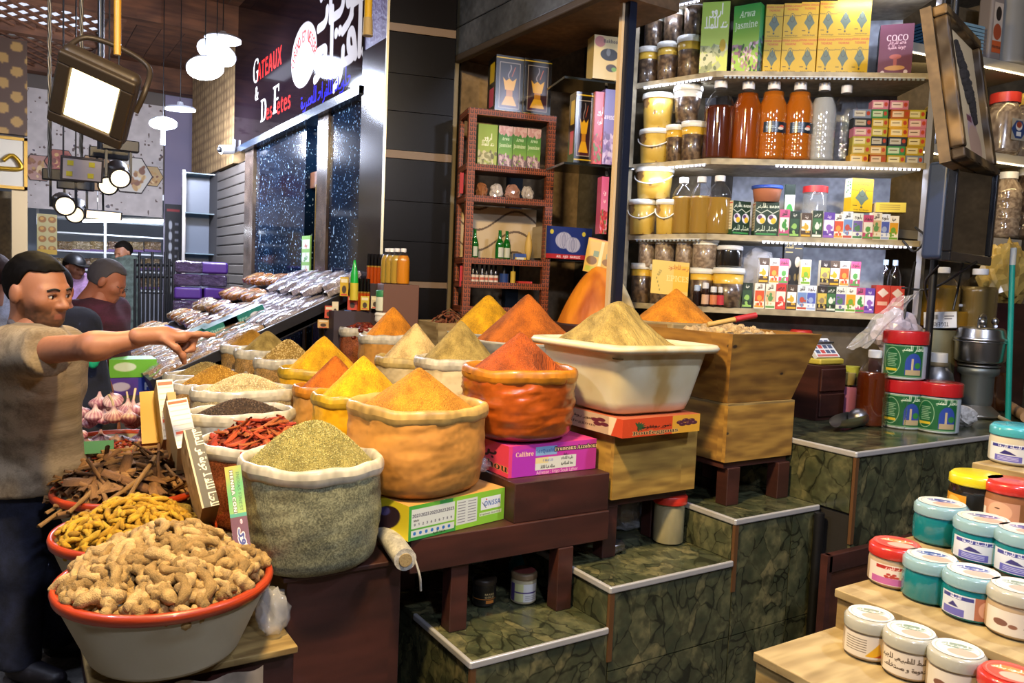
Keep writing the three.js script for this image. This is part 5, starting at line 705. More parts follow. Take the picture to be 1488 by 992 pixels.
// little herbal oil cartons
const oilCards = [['#b8507c', '#e8e4d4', '#3f8a3c'], ['#1c2c20', '#2c4c34', '#8cb85c'], ['#4a3a2c', '#e8e4dc', '#c8a02c'], ['#20301c', '#3c6a3c', '#d8dccc'], ['#5c3c94', '#e0dce8', '#8a5cb0'], ['#e4dccc', '#c8502c', '#d8943c'], ['#cfd8d4', '#6c88b4', '#b04c3c'], ['#d4d8c8', '#6c5c94', '#4c7a4c'], ['#b8486c', '#e4e0d0', '#5a9a4c'], ['#e0d8c0', '#c8a87c', '#5a8a4c'], ['#dce0e4', '#4c5ca8', '#94a4c8'], ['#e8e0cc', '#d89a1c', '#6c9a2c'], ['#e8e4d8', '#8c1c3c', '#3f6a2c'], ['#b8342c', '#e8d8c8', '#d0483c'], ['#2a2220', '#c8b04c', '#8a7a5c']].map(([a, b, c]) => print(34, 62, (g, W, H) => { fill(g, a, 0, 0, W, H); fill(g, b, 2, 18, 30, 26); for (let i = 0; i < 9; i++) disc(g, i % 2 ? c : b, rnd(6, 28), rnd(26, 54), rnd(2, 5), rnd(2, 5)); disc(g, c, 17, 36, 8, 7); arab(g, pick(['زيت', 'جرجير', 'حبة', 'اللوز', 'بابونج']), 17, 12, 9, a < '#7' ? '#f0ece0' : '#2c2420'); fill(g, c, 2, 54, 30, 5); }));
const oilBox = (px, lvl, a, b, w, i, label, o = {}) => carton(px, lvl, a, b, w, 0.045, oilCards[i % 15], solid('#d8d4c4'), '#cfc8b4', label, { name: 'oil_carton', inset: 0.05, group: 'herbal oil cartons', ...o });
const oilLabel = 'little printed herbal oil carton in the row on the third shelf';
[1139, 1154, 1171, 1187, 1204, 1218, 1231, 1246, 1261, 1273, 1285, 1298].forEach((x, i) => oilBox(x, 1, 296 + (i % 3) * 2, 336, i === 4 ? 16 : 14.5, i, oilLabel));
{ const lo = [1085, 1103, 1119, 1134, 1150, 1165, 1178, 1194, 1207, 1221, 1236, 1249, 1263]; const bs = lo.map((x, i) => oilBox(x, 0, 413, 450, 14.5, (i * 4 + 1) % 15, 'herbal oil carton in the lower row on the bottom shelf', { group: 'lower row of oil cartons' })); [1107, 1122, 1136, 1168, 1196, 1210, 1224, 1240].forEach((x, i) => oilBox(x, 0, 376, 413, 14, (i * 3 + 2) % 15, 'herbal oil carton stacked in the upper row of the bottom shelf', { up: bs[0].userData.h + 0.001, group: 'upper row of oil cartons' }));
  carton(1282, 0, 408, 450, 20, 0.08, print(40, 60, (g) => { fill(g, '#b83828', 0, 0, 40, 60); poly(g, '#d8c8b8', [[4, 16], [20, 6], [36, 16], [20, 26]]); fill(g, '#d8a890', 6, 34, 28, 8); }), solid('#a83424'), '#b03828', 'red tea carton at the right end of the bottom shelf', { inset: 0.06, group: 'red tea cartons' }); carton(1303, 0, 408, 450, 20, 0.08, print(40, 60, (g) => { fill(g, '#b83828', 0, 0, 40, 60); poly(g, '#d8c8b8', [[4, 16], [20, 6], [36, 16], [20, 26]]); fill(g, '#d8a890', 6, 34, 28, 8); }), solid('#a83424'), '#b03828', 'red tea carton at the right end of the bottom shelf', { inset: 0.06, group: 'red tea cartons' });
  const dk = print(30, 90, (g, W, H) => { fill(g, '#12100f', 0, 0, W, H); arab(g, 'الملكي', 15, 14, 11, '#b89a4c'); fill(g, '#b89a4c', 4, 22, 22, 2); disc(g, '#b8a890', 15, 48, 8, 10); disc(g, '#6c5c34', 10, 76, 4, 7); disc(g, '#6c5c34', 20, 76, 4, 7); }); for (const [x, a] of [[1142, 350], [1155, 342]]) carton(x, 0, a, 413, 14, 0.05, dk, solid('#16120f'), '#12100f', 'tall slim black hair oil carton above the small oil cartons', { up: bs[0].userData.h + 0.001, inset: 0.1, group: 'tall black cartons' });
}
// other small things on the shelves
{ let s = onShelf(1249, 1, 0.07); carton(1249, 1, 254, 302, 36, 0.06, henna, print(30, 104, (g) => { fill(g, '#d8d8c4', 0, 0, 30, 60); fill(g, '#c8a412', 0, 60, 30, 44); for (let i = 0; i < 10; i++) disc(g, '#4c8a5c', rnd(4, 26), rnd(4, 56), 2.5); }), '#c8a412', 'single yellow henna carton standing on the oil cartons', { up: 41 * s.k, turn: 0.3, inset: 0.09 }); carton(1292, 1, 282, 296, 42, 0.1, print(60, 24, (g) => { fill(g, '#cdb43c', 0, 0, 60, 24); for (let i = 0; i < 3; i++) fill(g, '#8a742c', 8, 6 + i * 5, 40, 1.5); }), solid('#c8b890'), '#c8a440', 'flat yellow packet lying on the oil cartons', { up: 41 * s.k, inset: 0.07, turn: -0.1 });
  s = onShelf(1181, 1, 0.14); const j = thing('red_lid_jar', 'empty clear jar with a red lid behind the oil cartons', 'jar', s.p); obj('body', lathe([[0, 0], [16 * s.k, 0], [17 * s.k, 0.02], [17 * s.k, 66 * s.k], [0, 66 * s.k]], 24), M.clearPlastic, j); obj('lid', cyl(17.5 * s.k, 17.5 * s.k, 9 * s.k, 0, 66 * s.k, 0, 24), phy(0xb82c2c, 0.35), j);
  s = onShelf(1144, 1, 0.1); const tb = thing('cream_tube', 'green and white cream tube standing behind the oil cartons', 'tube', s.p.clone().add(V3(0, 0, 0)), s.turn); obj('tube', printBox(0.05, 76 * s.k, 0.03, [undefined, undefined, undefined, undefined, print(24, 60, (g) => { fill(g, '#d8dcd4', 0, 0, 24, 60); fill(g, '#1c2c20', 0, 0, 24, 12); disc(g, '#3c9a48', 12, 34, 9, 12); })], '#2c6a3c'), M.gloss, tb);
  for (const [x, y, i] of [[1012, 419, 0], [1024, 415, 1], [1036, 420, 2], [1047, 420, 3]]) { s = onShelf(x, 0, 0.01); jar('dropper_bottle', ['small dark bottle with pale blue cap beside the spice tubs', 'small bottle with a brown and white label, tallest of four', 'small dark bottle with orange label and white cap', 'small bottle with a red label and white cap'][i], s.p, { r: 5.5 * s.k, h: (449 - y) * s.k, cat: 'bottle', lidH: 0.034, lr: 4.5 * s.k, body: mat(0x2a1a14, 0.25), lid: mat(i ? 0xc8ccd4 : 0x9cb0d0, 0.4), turn: s.turn, rect: i ? solid(['', '#c8a890', '#c87c54', '#b83c48'][i]) : undefined, lh: 14 * s.k, ly: 3 * s.k }); }
  s = onShelf(1096, 0, 0.16); const g = new THREE.IcosahedronGeometry(1, 4), a = g.attributes.position; for (let i = 0; i < a.count; i++) { const v = V3(a.getX(i), a.getY(i), a.getZ(i)), k = 1 + 0.25 * nz(v.x * 2, v.y * 2 + 3, v.z * 2) + 0.12 * nz(v.x * 6, v.y * 6, v.z * 6); a.setXYZ(i, v.x * k * 0.13, v.y * k * 0.15, v.z * k * 0.1); } g.computeVertexNormals(); const bag = obj('plastic_bag', g, M.wrap); bag.position.set(s.p.x, s.p.y + 0.17, s.p.z); tag(bag, 'crumpled grey see-through bag among the oil cartons', 'bag');
  for (const x of [1283, 1297]) { s = onShelf(x, 0, 0.14); const b = thing('clear_flask', 'small clear plastic flask behind the red tea cartons', 'bottle', s.p, 0, 'clear flasks on the bottom shelf'); bottleParts(b, 9 * s.k, 78 * s.k, null, { cap: 0xaec4d8 }); }
}
// ================================================================ LANDING (right): cans, bottle, grinder, scoop
const LY = SY[3] + 0.001;
{
  const can = print(120, 74, (g, W, H) => { fill(g, '#175a34', 0, 0, W, H); g.strokeStyle = '#a8c0a0'; g.lineWidth = 1.5; g.strokeRect(2, 2, W - 4, H - 4); g.beginPath(); g.ellipse(32, 37, 24, 30, 0, 0, 7); g.stroke(); for (let i = 0; i < 8; i++) fill(g, '#9cb89c', 18 + (i % 2) * 2, 20 + i * 4, 28 - (i % 3) * 3, 1.6); fill(g, '#c8b02c', 14, 54, 34, 6); disc(g, '#2c4498', 90, 42, 22, 24); fill(g, '#2c4498', 68, 42, 44, 26); fill(g, '#b8a888', 84, 30, 6, 36); disc(g, '#2f7a3c', 102, 46, 9, 7); fill(g, '#a89878', 70, 56, 42, 12); arab(g, 'العطار المدني', 90, 12, 12, '#d8e0cc'); });
  const redCan = (label, px, py, o = {}) => { const p = o.on ?? atY(px, py, LY), t = jar('red_lidded_can', label, p, { r: o.r ?? 0.092, h: o.h ?? 0.235, lidH: 0.062, lr: (o.r ?? 0.092) * 1.08, cat: 'can', body: mat(0xb8c4cc, 0.35), lid: phy(0xa81c22, 0.25, { clearcoat: 0.8 }), turn: frontTurn(p) - 0.15, rect: can, lh: 0.15, ly: 0.012, a0: -1.0, a1: 1.1 }); return t; };
  const c1 = redCan('white can with green label and red lid beside the ribbed glass', 1310, 620); redCan('green-labelled can with red lid stacked on top of another', 0, 0, { on: c1.position.clone().add(V3(-0.02, 0.237, 0.0)), r: 0.095, h: 0.23 }); redCan('green-labelled can with red lid in front of the aluminium bottle', 1361, 626);
  let p = atY(1264, 618, LY); const tea = thing('tea_bottle', 'clear bottle of dark brown liquid standing on the marble landing', 'bottle', p); bottleParts(tea, 0.073, 0.365, liquid(0x5c2408), { fill: 0.72 });
  p = atY(1357, 603, LY); const al = thing('aluminium_bottle', 'fat brushed aluminium bottle with a white cap', 'bottle', p); obj('body', lathe([[0, 0], [0.08, 0], [0.084, 0.01], [0.084, 0.19], [0.075, 0.23], [0.05, 0.26], [0.044, 0.27]], 32), M.steel, al); obj('neck_ring', lathe([[0.046, 0.265], [0.052, 0.268], [0.052, 0.285], [0.046, 0.288]], 28), mat(0x6e6248, 0.5), al); obj('cap', cyl(0.046, 0.044, 0.05, 0, 0.286, 0, 28), mat(0xd8d6d0, 0.4), al);
  p = atY(1297, 632, LY); const gl = thing('ribbed_glass', 'empty ribbed tea glass in front of the green cans', 'glass', p); obj('glass', gridGeo(48, 6, (u, v) => { const a = -u * 6.283, r = (0.044 + 0.008 * v) * (1 + (v > 0.1 && v < 0.7 ? 0.03 * Math.sin(a * 16) : 0)); return [Math.cos(a) * r, v * 0.165, Math.sin(a) * r]; }, true), M.glass, gl); obj('base', cyl(0.042, 0.042, 0.01), M.glass, gl);
  // scoop
  p = atY(1235, 622, LY); const sc = thing('metal_scoop', 'steel flour scoop lying on the marble landing', 'scoop', p, 0.25); obj('bowl', gridGeo(16, 10, (u, v) => { const a = Math.PI * (u * 1.15 - 0.075), L = (v - 0.62) * 0.3, r = 0.05 * (0.55 + 0.45 * Math.sin(Math.min(1, v * 1.6) * 1.57)) * (v > 0.9 ? 1 - (v - 0.9) * 3 : 1); return [L, 0.052 - Math.sin(a) * r, Math.cos(a) * r]; }), std(0xa8a49c, 0.3, { metalness: 1, side: THREE.DoubleSide }), sc); obj('bowl_back', tr(new THREE.SphereGeometry(0.048, 18, 10), 0.1, 0.046, 0).scale(1, 0.9, 1), M.steel, sc); obj('handle', rod(V3(0.12, 0.04, 0), V3(0.27, 0.03, 0.0), 0.013, 14), M.chrome, sc);
  // drawer box, scale, cup
  const q = atY(1206, 608, LY); const dr = thing('drawer_box', 'dark brown wooden drawer box under the weighing scale', 'box'); obj('body', span(q.x - 0.14, q.x + 0.07, LY, LY + 0.27, q.z - 0.3, q.z + 0.02), M.redWood, dr); for (const y of [0.02, 0.145]) obj('drawer', span(q.x - 0.13, q.x + 0.06, LY + y, LY + y + 0.11, q.z + 0.02, q.z + 0.032, 0.004), M.redWood, dr);
  const s = thing('weighing_scale', 'white weighing scale with red and blue keys on the drawer box', 'scale', [q.x - 0.01, LY + 0.272, q.z - 0.1]); obj('body', bx(0.19, 0.03, 0.2, 0, 0, 0, 0.01), mat(0xb8a840, 0.5), s); obj('keypad', printBox(0.18, 0.12, 0.02, [undefined, undefined, undefined, undefined, print(64, 44, (g) => { fill(g, '#d4d8d8', 0, 0, 64, 44); for (let i = 0; i < 12; i++) fill(g, i % 4 === 1 ? '#b8403c' : '#44506c', 6 + (i % 4) * 14, 5 + Math.floor(i / 4) * 11, 11, 8); fill(g, '#b86058', 4, 37, 56, 5); })], '#c8c8c4').rotateX(-0.75).translate(0, 0.03, 0.07), M.print, s); obj('pan', bx(0.2, 0.01, 0.16, 0, 0.1, -0.05, 0.004), M.steel, s); obj('post', cyl(0.02, 0.02, 0.08, 0, 0.025, -0.05), M.steel, s);
  jar('red_top_jar', 'clear jar with a red lid behind the weighing scale', V3(q.x + 0.07, LY, q.z - 0.26), { r: 0.055, h: 0.43, lidH: 0.045, body: phy(0xa89a84, 0.3, { clearcoat: 0.6 }), lid: mat(0xb8302c, 0.4) });
  p = atY(1231, 606, LY); const cup = thing('pink_cup', 'pink cup holding two bristle brushes', 'cup', p); obj('cup', lathe([[0, 0], [0.04, 0], [0.046, 0.16], [0.042, 0.16], [0.037, 0.01], [0, 0.01]], 24), phy(0xa8688c, 0.4), cup); obj('brush', merge([cyl(0.03, 0.036, 0.06, -0.014, 0.17, 0), cyl(0.012, 0.016, 0.15, -0.01, 0.02, 0)]), mat(0x8c7c44, 0.9), cup); obj('brush', merge([cyl(0.04, 0.045, 0.05, 0.03, 0.21, -0.02), cyl(0.01, 0.012, 0.19, 0.015, 0.02, -0.01)]), mat(0xa8aa3c, 0.9), cup);
  // grinder: pot on a cylinder on a cone foot
  p = atY(1416, 604, LY); const gr = thing('spice_grinder', 'steel spice grinder with a clamped lid on a cylindrical stand', 'grinder', p, 0.3); const gm = std(0x8c8a84, 0.38, { metalness: 0.9, bumpMap: speck, bumpScale: 0.0004 });
  obj('foot', lathe([[0, 0], [0.13, 0], [0.12, 0.02], [0.075, 0.06], [0.07, 0.075]], 32), gm, gr); obj('motor', lathe([[0.072, 0.06], [0.078, 0.08], [0.08, 0.22], [0.1, 0.235], [0.1, 0.262], [0.082, 0.27]], 32), std(0x6c7476, 0.45, { metalness: 0.7 }), gr); obj('plate', lathe([[0, 0.27], [0.1, 0.27], [0.105, 0.28], [0.06, 0.292]], 28), M.steel, gr);
  obj('pot', lathe([[0, 0.29], [0.1, 0.29], [0.122, 0.305], [0.125, 0.4], [0.132, 0.402], [0.132, 0.412], [0, 0.412]], 36), M.chrome, gr); const lid = obj('pot_lid', lathe([[0.13, 0.413], [0.132, 0.425], [0.12, 0.43], [0.112, 0.47], [0.1, 0.48], [0, 0.482]], 36), M.chrome, gr); obj('lid_handle', tube([[-0.07, 0.48, 0], [-0.06, 0.53, 0], [0.05, 0.535, 0], [0.07, 0.48, 0]], 0.011, 20, 8), M.chrome, lid); obj('clamp', merge([rod(V3(0.13, 0.39, 0.03), V3(0.11, 0.51, 0.04), 0.008), rod(V3(0.11, 0.51, 0.04), V3(0.03, 0.49, 0.06), 0.008)]), M.chrome, gr); obj('knob', tr(new THREE.SphereGeometry(0.02, 12, 8), 0.115, 0.515, 0.04), M.chrome, gr); obj('knob', tr(new THREE.SphereGeometry(0.02, 12, 8), -0.11, 0.51, 0.02), M.chrome, gr);
  // bags, tissue, roller, box, pole
  const blob = (name, label, c, sx, sy, sz, s2, m, f = 1) => { const g = new THREE.IcosahedronGeometry(1, 5), a = g.attributes.position; for (let i = 0; i < a.count; i++) { const v = V3(a.getX(i), a.getY(i), a.getZ(i)), k = 1 + 0.35 * nz(v.x * 1.7 + s2, v.y * 1.7, v.z * 1.7) + 0.16 * f * nz(v.x * 5 + s2, v.y * 5, v.z * 5) + 0.08 * f * nz(v.x * 11, v.y * 11 + s2, v.z * 11); a.setXYZ(i, v.x * k * sx, Math.max(-0.9, v.y * k) * sy, v.z * k * sz); } g.computeVertexNormals(); const o = obj(name, g, m); o.position.copy(c); return tag(o, label, 'bag'); };
  blob('tissue', 'crumpled white tissue between the red-lidded can and grinder', atY(1400, 618, LY).add(V3(0, 0.045, 0)), 0.075, 0.05, 0.05, 3, mat(0xc9c4bc, 0.9));
  const sp = atY(1290, 560, LY); blob('shopping_bag', 'white and pink plastic shopping bag slumped behind the cans', P(1305, 487, 4.0), 0.15, 0.13, 0.08, 5, phy(0xd4ccd2, 0.3, { clearcoat: 0.6, map: dataTex(64, (u, v) => (tn(u, v, 2, 9, 2) > 0.2 ? [168, 36, 110] : [226, 220, 224])) })); const st = P(1305, 487, 4.0); boxThing('bag_shelf', 'dark ledge under the plastic shopping bag', 'ledge', span(st.x - 0.14, st.x + 0.12, LY, st.y - 0.118, st.z - 0.06, st.z + 0.06), M.redWood);
  { // upper thin bag: open flaring film
    const a = P(1240, 498, 3.75), g = gridGeo(24, 16, (u, v) => { const L = P(mixN(1228, 1300, v), mixN(505, 432, v), 3.78), R = P(mixN(1262, 1338, v), mixN(506, 420, v), 3.72), q2 = L.lerp(R, u); q2.addScaledVector(viewH, -0.05 * Math.sin(u * 3.14) + 0.03 * nz(u * 5, v * 4)); q2.y += 0.015 * nz(u * 4 + 3, v * 5); return [q2.x, q2.y, q2.z]; }); tag(obj('film_bag', g, M.wrap), 'transparent film bag standing up beside the white shelf end', 'bag'); }
  const ro = thing('cardboard_roll', 'brown cardboard tube lying by the grinder foot', 'tube'); { const a = atY(1446, 577, LY + 0.03), b = atY(1492, 606, LY + 0.03); obj('tube', rod(a, b, 0.03, 20), mat(0x9a7a58, 0.8), ro); }
  const kn = thing('paint_scraper', 'scraper with pale handle lying against the grinder foot', 'tool'); { const a = atY(1444, 602, LY + 0.012), b = atY(1476, 618, LY + 0.012); obj('handle', rod(a, b, 0.011, 10), mat(0xb0a488, 0.6), kn); obj('blade', bar(b, b.clone().add(b.clone().sub(a).multiplyScalar(0.4)), 0.03, 0.004), M.black, kn); }
  leanBox('barcode_box', 'flat white box with a barcode lettered TIGERS lying near grinder', P(1366, 478, 4.4), P(1366, 455, 4.41), 0.16, 0.1, [undefined, undefined, undefined, undefined, print(70, 32, (g) => { fill(g, '#c4c8d0', 0, 0, 70, 32); for (let i = 0; i < 12; i++) fill(g, '#333', 8 + i * 2, 6, i % 3 ? 1 : 1.4, 9); txt(g, "TIGERS", 36, 24, 10, '#2c2c34', { rot: Math.PI }); fill(g, '#556', 44, 8, 20, 2); fill(g, '#556', 44, 13, 16, 2); })], '#9a9ca4', eye, M.print); { const c = P(1366, 478, 4.4); boxThing('steel_drum', 'dull metal drum under the barcode box', 'drum', lathe([[0, 0], [0.15, 0], [0.15, c.y - LY - 0.004], [0, c.y - LY - 0.003]], 28).translate(c.x + 0.04, LY, c.z - 0.06), mat(0x6c6444, 0.5, 0.5)); }
  const po = thing('teal_pole', 'teal broom pole leaning at the right edge', 'pole'); { const a = atY(1478, 560, LY).add(V3(0, 0, 0)), b = P(1471, 385, 4.15); obj('pole', rod(V3(b.x - 0.01, LY, b.z + 0.05), b, 0.014, 12), phy(0x168a80, 0.35), po); obj('tip', rod(b, b.clone().add(V3(0, 0.09, 0)), 0.015, 12), mat(0xb0b4b0, 0.5), po); }
  for (const [x, y0, w, c, l] of [[1362, 388, 52, 0xa8802c, 'large clear bottle of yellow oil below the television'], [1418, 388, 50, 0x8c7440, 'large clear bottle of cloudy oil beside the teal pole'], [1388, 440, 34, 0xa87a1c, 'squat bottle of golden oil between two large bottles'], [1452, 528, 34, 0x5c3014, 'small bottle of dark syrup behind the grinder']]) { const d = y0 > 500 ? 4.5 : 4.62, b = P(x, 478, d), t = thing('oil_bottle', l, 'bottle', [b.x, y0 > 500 ? LY : 1.47, b.z]); bottleParts(t, w * d / FOCAL / 2, (y0 > 500 ? 0.32 : (475 - y0) * d / FOCAL), liquid(c), { fill: 0.7 }); }
  boxThing('back_ledge', 'dark wooden ledge carrying the oil bottles under the television', 'ledge', (() => { const c2 = P(1395, 478, 4.62); return span(c2.x - 0.3, c2.x + 0.35, LY, 1.468, c2.z - 0.2, c2.z + 0.2); })(), M.redWood);
  blob('straw_bag', 'yellowish translucent bag bulging behind the teal pole', P(1462, 400, 4.85), 0.18, 0.2, 0.12, 11, phy(0xc0a050, 0.3, { clearcoat: 0.7 }), 1.3); { const c = P(1462, 400, 4.85); boxThing('bag_stand', 'dark stand under the yellowish bag', 'stand', span(c.x - 0.12, c.x + 0.12, LY, c.y - 0.17, c.z - 0.1, c.z + 0.1), M.redWood); }
}
// ---------------------------------------------------------------- framed picture and television on the post
function panel3(TL, BL, TR) { // right-angled frame through three corners
  const y = TL.clone().sub(BL), x = TR.clone().sub(TL); const z = x.clone().cross(y).normalize(), yy = z.clone().cross(x).normalize(); return { w: x.length(), h: y.length(), m: new THREE.Matrix4().makeBasis(x.normalize(), yy, z).setPosition(BL) };
}
{
  const f = panel3(P(1366, 8, 3.45), P(1393, 230, 3.4), P(1417, 62, 3.93)), o = thing('framed_picture', 'ornate carved frame with a relief figure, tilted forward above the television', 'picture'); o.applyMatrix4(f.m); const { w, h } = f, t = 0.05;
  M.gilt = std(0xffffff, 0.55, { map: dataTex(64, (u, v) => lerpC([120, 92, 52], [54, 40, 24], clamp(0.5 + tn(u, v, 9, 71, 3) * 1.5))), bumpMap: dataTex(64, (u, v) => { const a = 128 + 120 * Math.sin(u * 44) * Math.sin(v * 44); return [a, a, a]; }, false), bumpScale: 0.012, metalness: 0.3 });
  for (const [a, b, c, d] of [[0, w, 0, t], [0, w, h - t, h], [0, t, t, h - t], [w - t, w, t, h - t]]) obj('frame_rail', span(a, b, c, d, -0.03, 0.03, 0.012), M.gilt, o); obj('back_case', span(-0.004, w + 0.004, -0.004, h + 0.004, -0.075, -0.03), std(0x9a7c54, 0.7, { map: blotch }), o);
  obj('picture', printPlane(w - 2 * t, h - 2 * t, print(100, 160, (g, W, H) => { fill(g, '#c8b088', 0, 0, W, H); disc(g, '#a88c8c', 60, 130, 18, 30); disc(g, '#b08c74', 64, 140, 22, 26); fill(g, '#6c3c44', 44, 104, 16, 8); })).translate(w / 2, h / 2, -0.005), M.print, o);
  const rel = []; for (let i = 0; i < 110; i++) { const v = i / 109, g = new THREE.IcosahedronGeometry(0.012 + 0.008 * Math.sin(v * 3.1), 1); g.translate(w * (0.36 + 0.3 * v) + rnd(-1, 1) * 0.045 * Math.sin(v * 3.1), h * (0.84 - 0.5 * v), 0.0); rel.push(g); } obj('relief_feather', merge(rel), std(0x3c3430, 0.7, { bumpMap: speck, bumpScale: 0.01 }), o); obj('relief_leaf', tr(new THREE.IcosahedronGeometry(0.03, 1).scale(0.7, 1.6, 0.4), w * 0.26, h * 0.5, -0.01), mat(0x5c5a54, 0.6), o);
  const v = panel3(P(1391, 228, 3.6), P(1376, 379, 3.635), P(1451, 247, 3.9)), tv = thing('television', 'black flat television turned aside below the carved frame', 'television'); tv.applyMatrix4(v.m); const W = v.w, H = v.h;
  for (const [a, b, c, d] of [[0, W, 0, 0.045], [0, W, H - 0.025, H], [0, 0.025, 0.045, H - 0.025], [W - 0.025, W, 0.045, H - 0.025]]) obj('bezel', span(a, b, c, d, -0.03, 0.012, 0.006), phy(0x14161c, 0.2, { clearcoat: 0.6 }), tv); obj('screen', span(0.02, W - 0.02, 0.04, H - 0.02, -0.02, -0.002), phy(0x06080a, 0.06, { clearcoat: 1 }), tv); obj('housing', span(0.01, W - 0.01, 0.01, H - 0.01, -0.13, -0.03, 0.02), phy(0x2c3a58, 0.35), tv);
  const b0 = P(1362, 330, 3.85), arm = thing('wall_bracket', 'dark metal bracket holding the television', 'bracket'); obj('pole', rod(V3(b0.x, LY, b0.z), V3(b0.x, 3.3, b0.z), 0.018, 12), M.black, arm); obj('arm', rod(V3(b0.x, b0.y, b0.z), P(1400, 300, 3.78), 0.014), M.black, arm); obj('upper_arm', rod(V3(b0.x, P(1375, 120, 3.7).y, b0.z), P(1390, 120, 3.72), 0.01), M.black, arm);
  const cb = thing('cable_bundle', 'black cables hanging under the television', 'cable'); for (const pts of [[[1330, 380, 3.9], [1320, 430, 3.95], [1312, 470, 3.95]], [[1420, 380, 3.75], [1350, 420, 3.95], [1310, 418, 4.0]], [[1400, 378, 3.75], [1392, 420, 4.0], [1385, 450, 4.0]], [[1365, 385, 3.8], [1345, 410, 3.9], [1352, 450, 3.95]], [[1330, 330, 3.95], [1345, 345, 3.9], [1330, 365, 3.9], [1312, 350, 4.0]]]) obj('cable', tube(pts.map((q) => P(...q)), 0.006, 20, 6), M.black, cb);
}
// ---------------------------------------------------------------- shelves on the right-hand wall
{
  const A = P(1318, 75, 4.55), B = P(1500, 106, 4.95), dir = B.clone().sub(A).setY(0).normalize(), L = 1.1, bk = V3(-dir.z, 0, dir.x); if (bk.dot(viewH) < 0) bk.negate(); const u = thing('wall_shelves', 'grey wall shelves with warm LED strips behind the television', 'shelf'); const tn2 = Math.atan2(-dir.z, dir.x), ys = [P(1400, 84, 4.72).y, P(1400, 219, 4.72).y, P(1460, 350, 4.8).y];
  for (const y of ys) { const g = bx(L, 0.05, 0.34, L / 2, 0, -0.17); g.rotateY(tn2); obj('shelf', g.translate(A.x, y - 0.02, A.z), mat(0xa09a8c, 0.6), u); const a = A.clone().setY(y - 0.024).addScaledVector(bk, -0.006), b = a.clone().addScaledVector(dir, L); if (y !== ys[2]) ledStrip(u, a, b, 1, ledWarm); }
  { const g = bx(L, 2.6, 0.02, L / 2, 0, -0.35); g.rotateY(tn2); obj('back_panel', g.translate(A.x, 0.93, A.z), std(0x6a5c46, 0.8, { map: blotch }), u); }
  const on = (px, l, inset = 0.12) => { const r = ray(px, [70, 205, 340][l]), det = r.x * dir.z - r.z * dir.x, t = (A.x * dir.z - A.z * dir.x) / det + inset, q = eye.clone().addScaledVector(r, t); q.y = ys[l] + 0.031; return [q, t / FOCAL]; };
  let [q, k] = on(1398, 0); const lids = thing('lid_stack', 'stack of clear blue-tinted plastic lids on the upper wall shelf', 'lids', q, tn2); for (let i = 0; i < 9; i++) obj('lid', bx(46 * k, 4.2 * k, 0.14, 0, i * 5 * k, 0, 0.004), phy(0x7ca0b4, 0.2, { clearcoat: 0.8 }), lids);
  [q, k] = on(1345, 0); const l2 = thing('lid_stack', 'stack of dark blue plastic lids beside the carved frame', 'lids', q, tn2); for (let i = 0; i < 8; i++) obj('lid', bx(28 * k, 4 * k, 0.14, 0, i * 4.8 * k, 0, 0.004), phy(0x3c6c8c, 0.25, { clearcoat: 0.8 }), l2);
  [q, k] = on(1464, 0); const can = thing('plastic_canister', 'large ribbed grey plastic canister on the upper wall shelf', 'canister', q); obj('body', lathe([[0, 0], [22 * k, 0], [23 * k, 4 * k], [22 * k, 10 * k], [23 * k, 14 * k], [21 * k, 82 * k], [23 * k, 88 * k], [22 * k, 100 * k], [0, 100 * k]], 28), phy(0x8c8a84, 0.35, { clearcoat: 0.5 }), can);
  [q, k] = on(1436, 0, 0.1); const lb = thing('spice_canister', 'canister with an orange and brown label beside the grey canister', 'canister', q, tn2); obj('body', bx(26 * k, 92 * k, 0.1, 0, 0, 0, 0.02), mat(0x8c8078, 0.5), lb); obj('label', printPlane(18 * k, 70 * k, print(30, 100, (g) => { fill(g, '#c8b8a8', 0, 0, 30, 100); disc(g, '#2c2420', 16, 22, 9, 14); disc(g, '#a84c2c', 15, 58, 13, 16); fill(g, '#c85c2c', 0, 76, 30, 24); txt(g, 'Henna', 15, 88, 9, '#2c2420'); })).translate(0, 46 * k, 0.052), M.print, lb);
  [q, k] = on(1484, 0, 0.05); const fb = thing('face_carton', 'yellow hair product carton with a portrait at the shelf edge', 'carton', q, tn2); obj('box', printBox(18 * k, 50 * k, 0.05, [undefined, undefined, undefined, undefined, print(24, 60, (g) => { fill(g, '#c8a41c', 0, 0, 24, 60); disc(g, '#3c241c', 12, 36, 10, 16); disc(g, '#c89878', 13, 34, 5, 7); })], '#b8941c'), M.print, fb);
  [q, k] = on(1456, 1, 0.1); const rj = thing('red_lid_hexagon_jar', 'faceted jar of grey herbs with a red lid and blue badge', 'jar', q, tn2); obj('body', lathe([[0, 0], [21 * k, 0], [24 * k, 8 * k], [24 * k, 58 * k], [19 * k, 72 * k], [18 * k, 75 * k], [0, 75 * k]], 8), phy(0xffffff, 0.2, { map: M.paleFill.map, clearcoat: 1 }), rj); obj('lid', cyl(20 * k, 20 * k, 14 * k, 0, 74 * k, 0, 28), phy(0xb83028, 0.35), rj); obj('badge', printPlane(30 * k, 30 * k, print(40, 40, (g) => { fill(g, '#9c988c', 0, 0, 40, 40); poly(g, '#1c3c74', [[0, 20], [12, 4], [28, 4], [40, 20], [28, 36], [12, 36]]); disc(g, '#d8d4d0', 20, 14, 9, 8); disc(g, '#8c3c2c', 20, 11, 7, 6); fill(g, '#d8dce0', 14, 24, 13, 8); })).translate(0, 34 * k, 24.3 * k), M.gloss, rj);
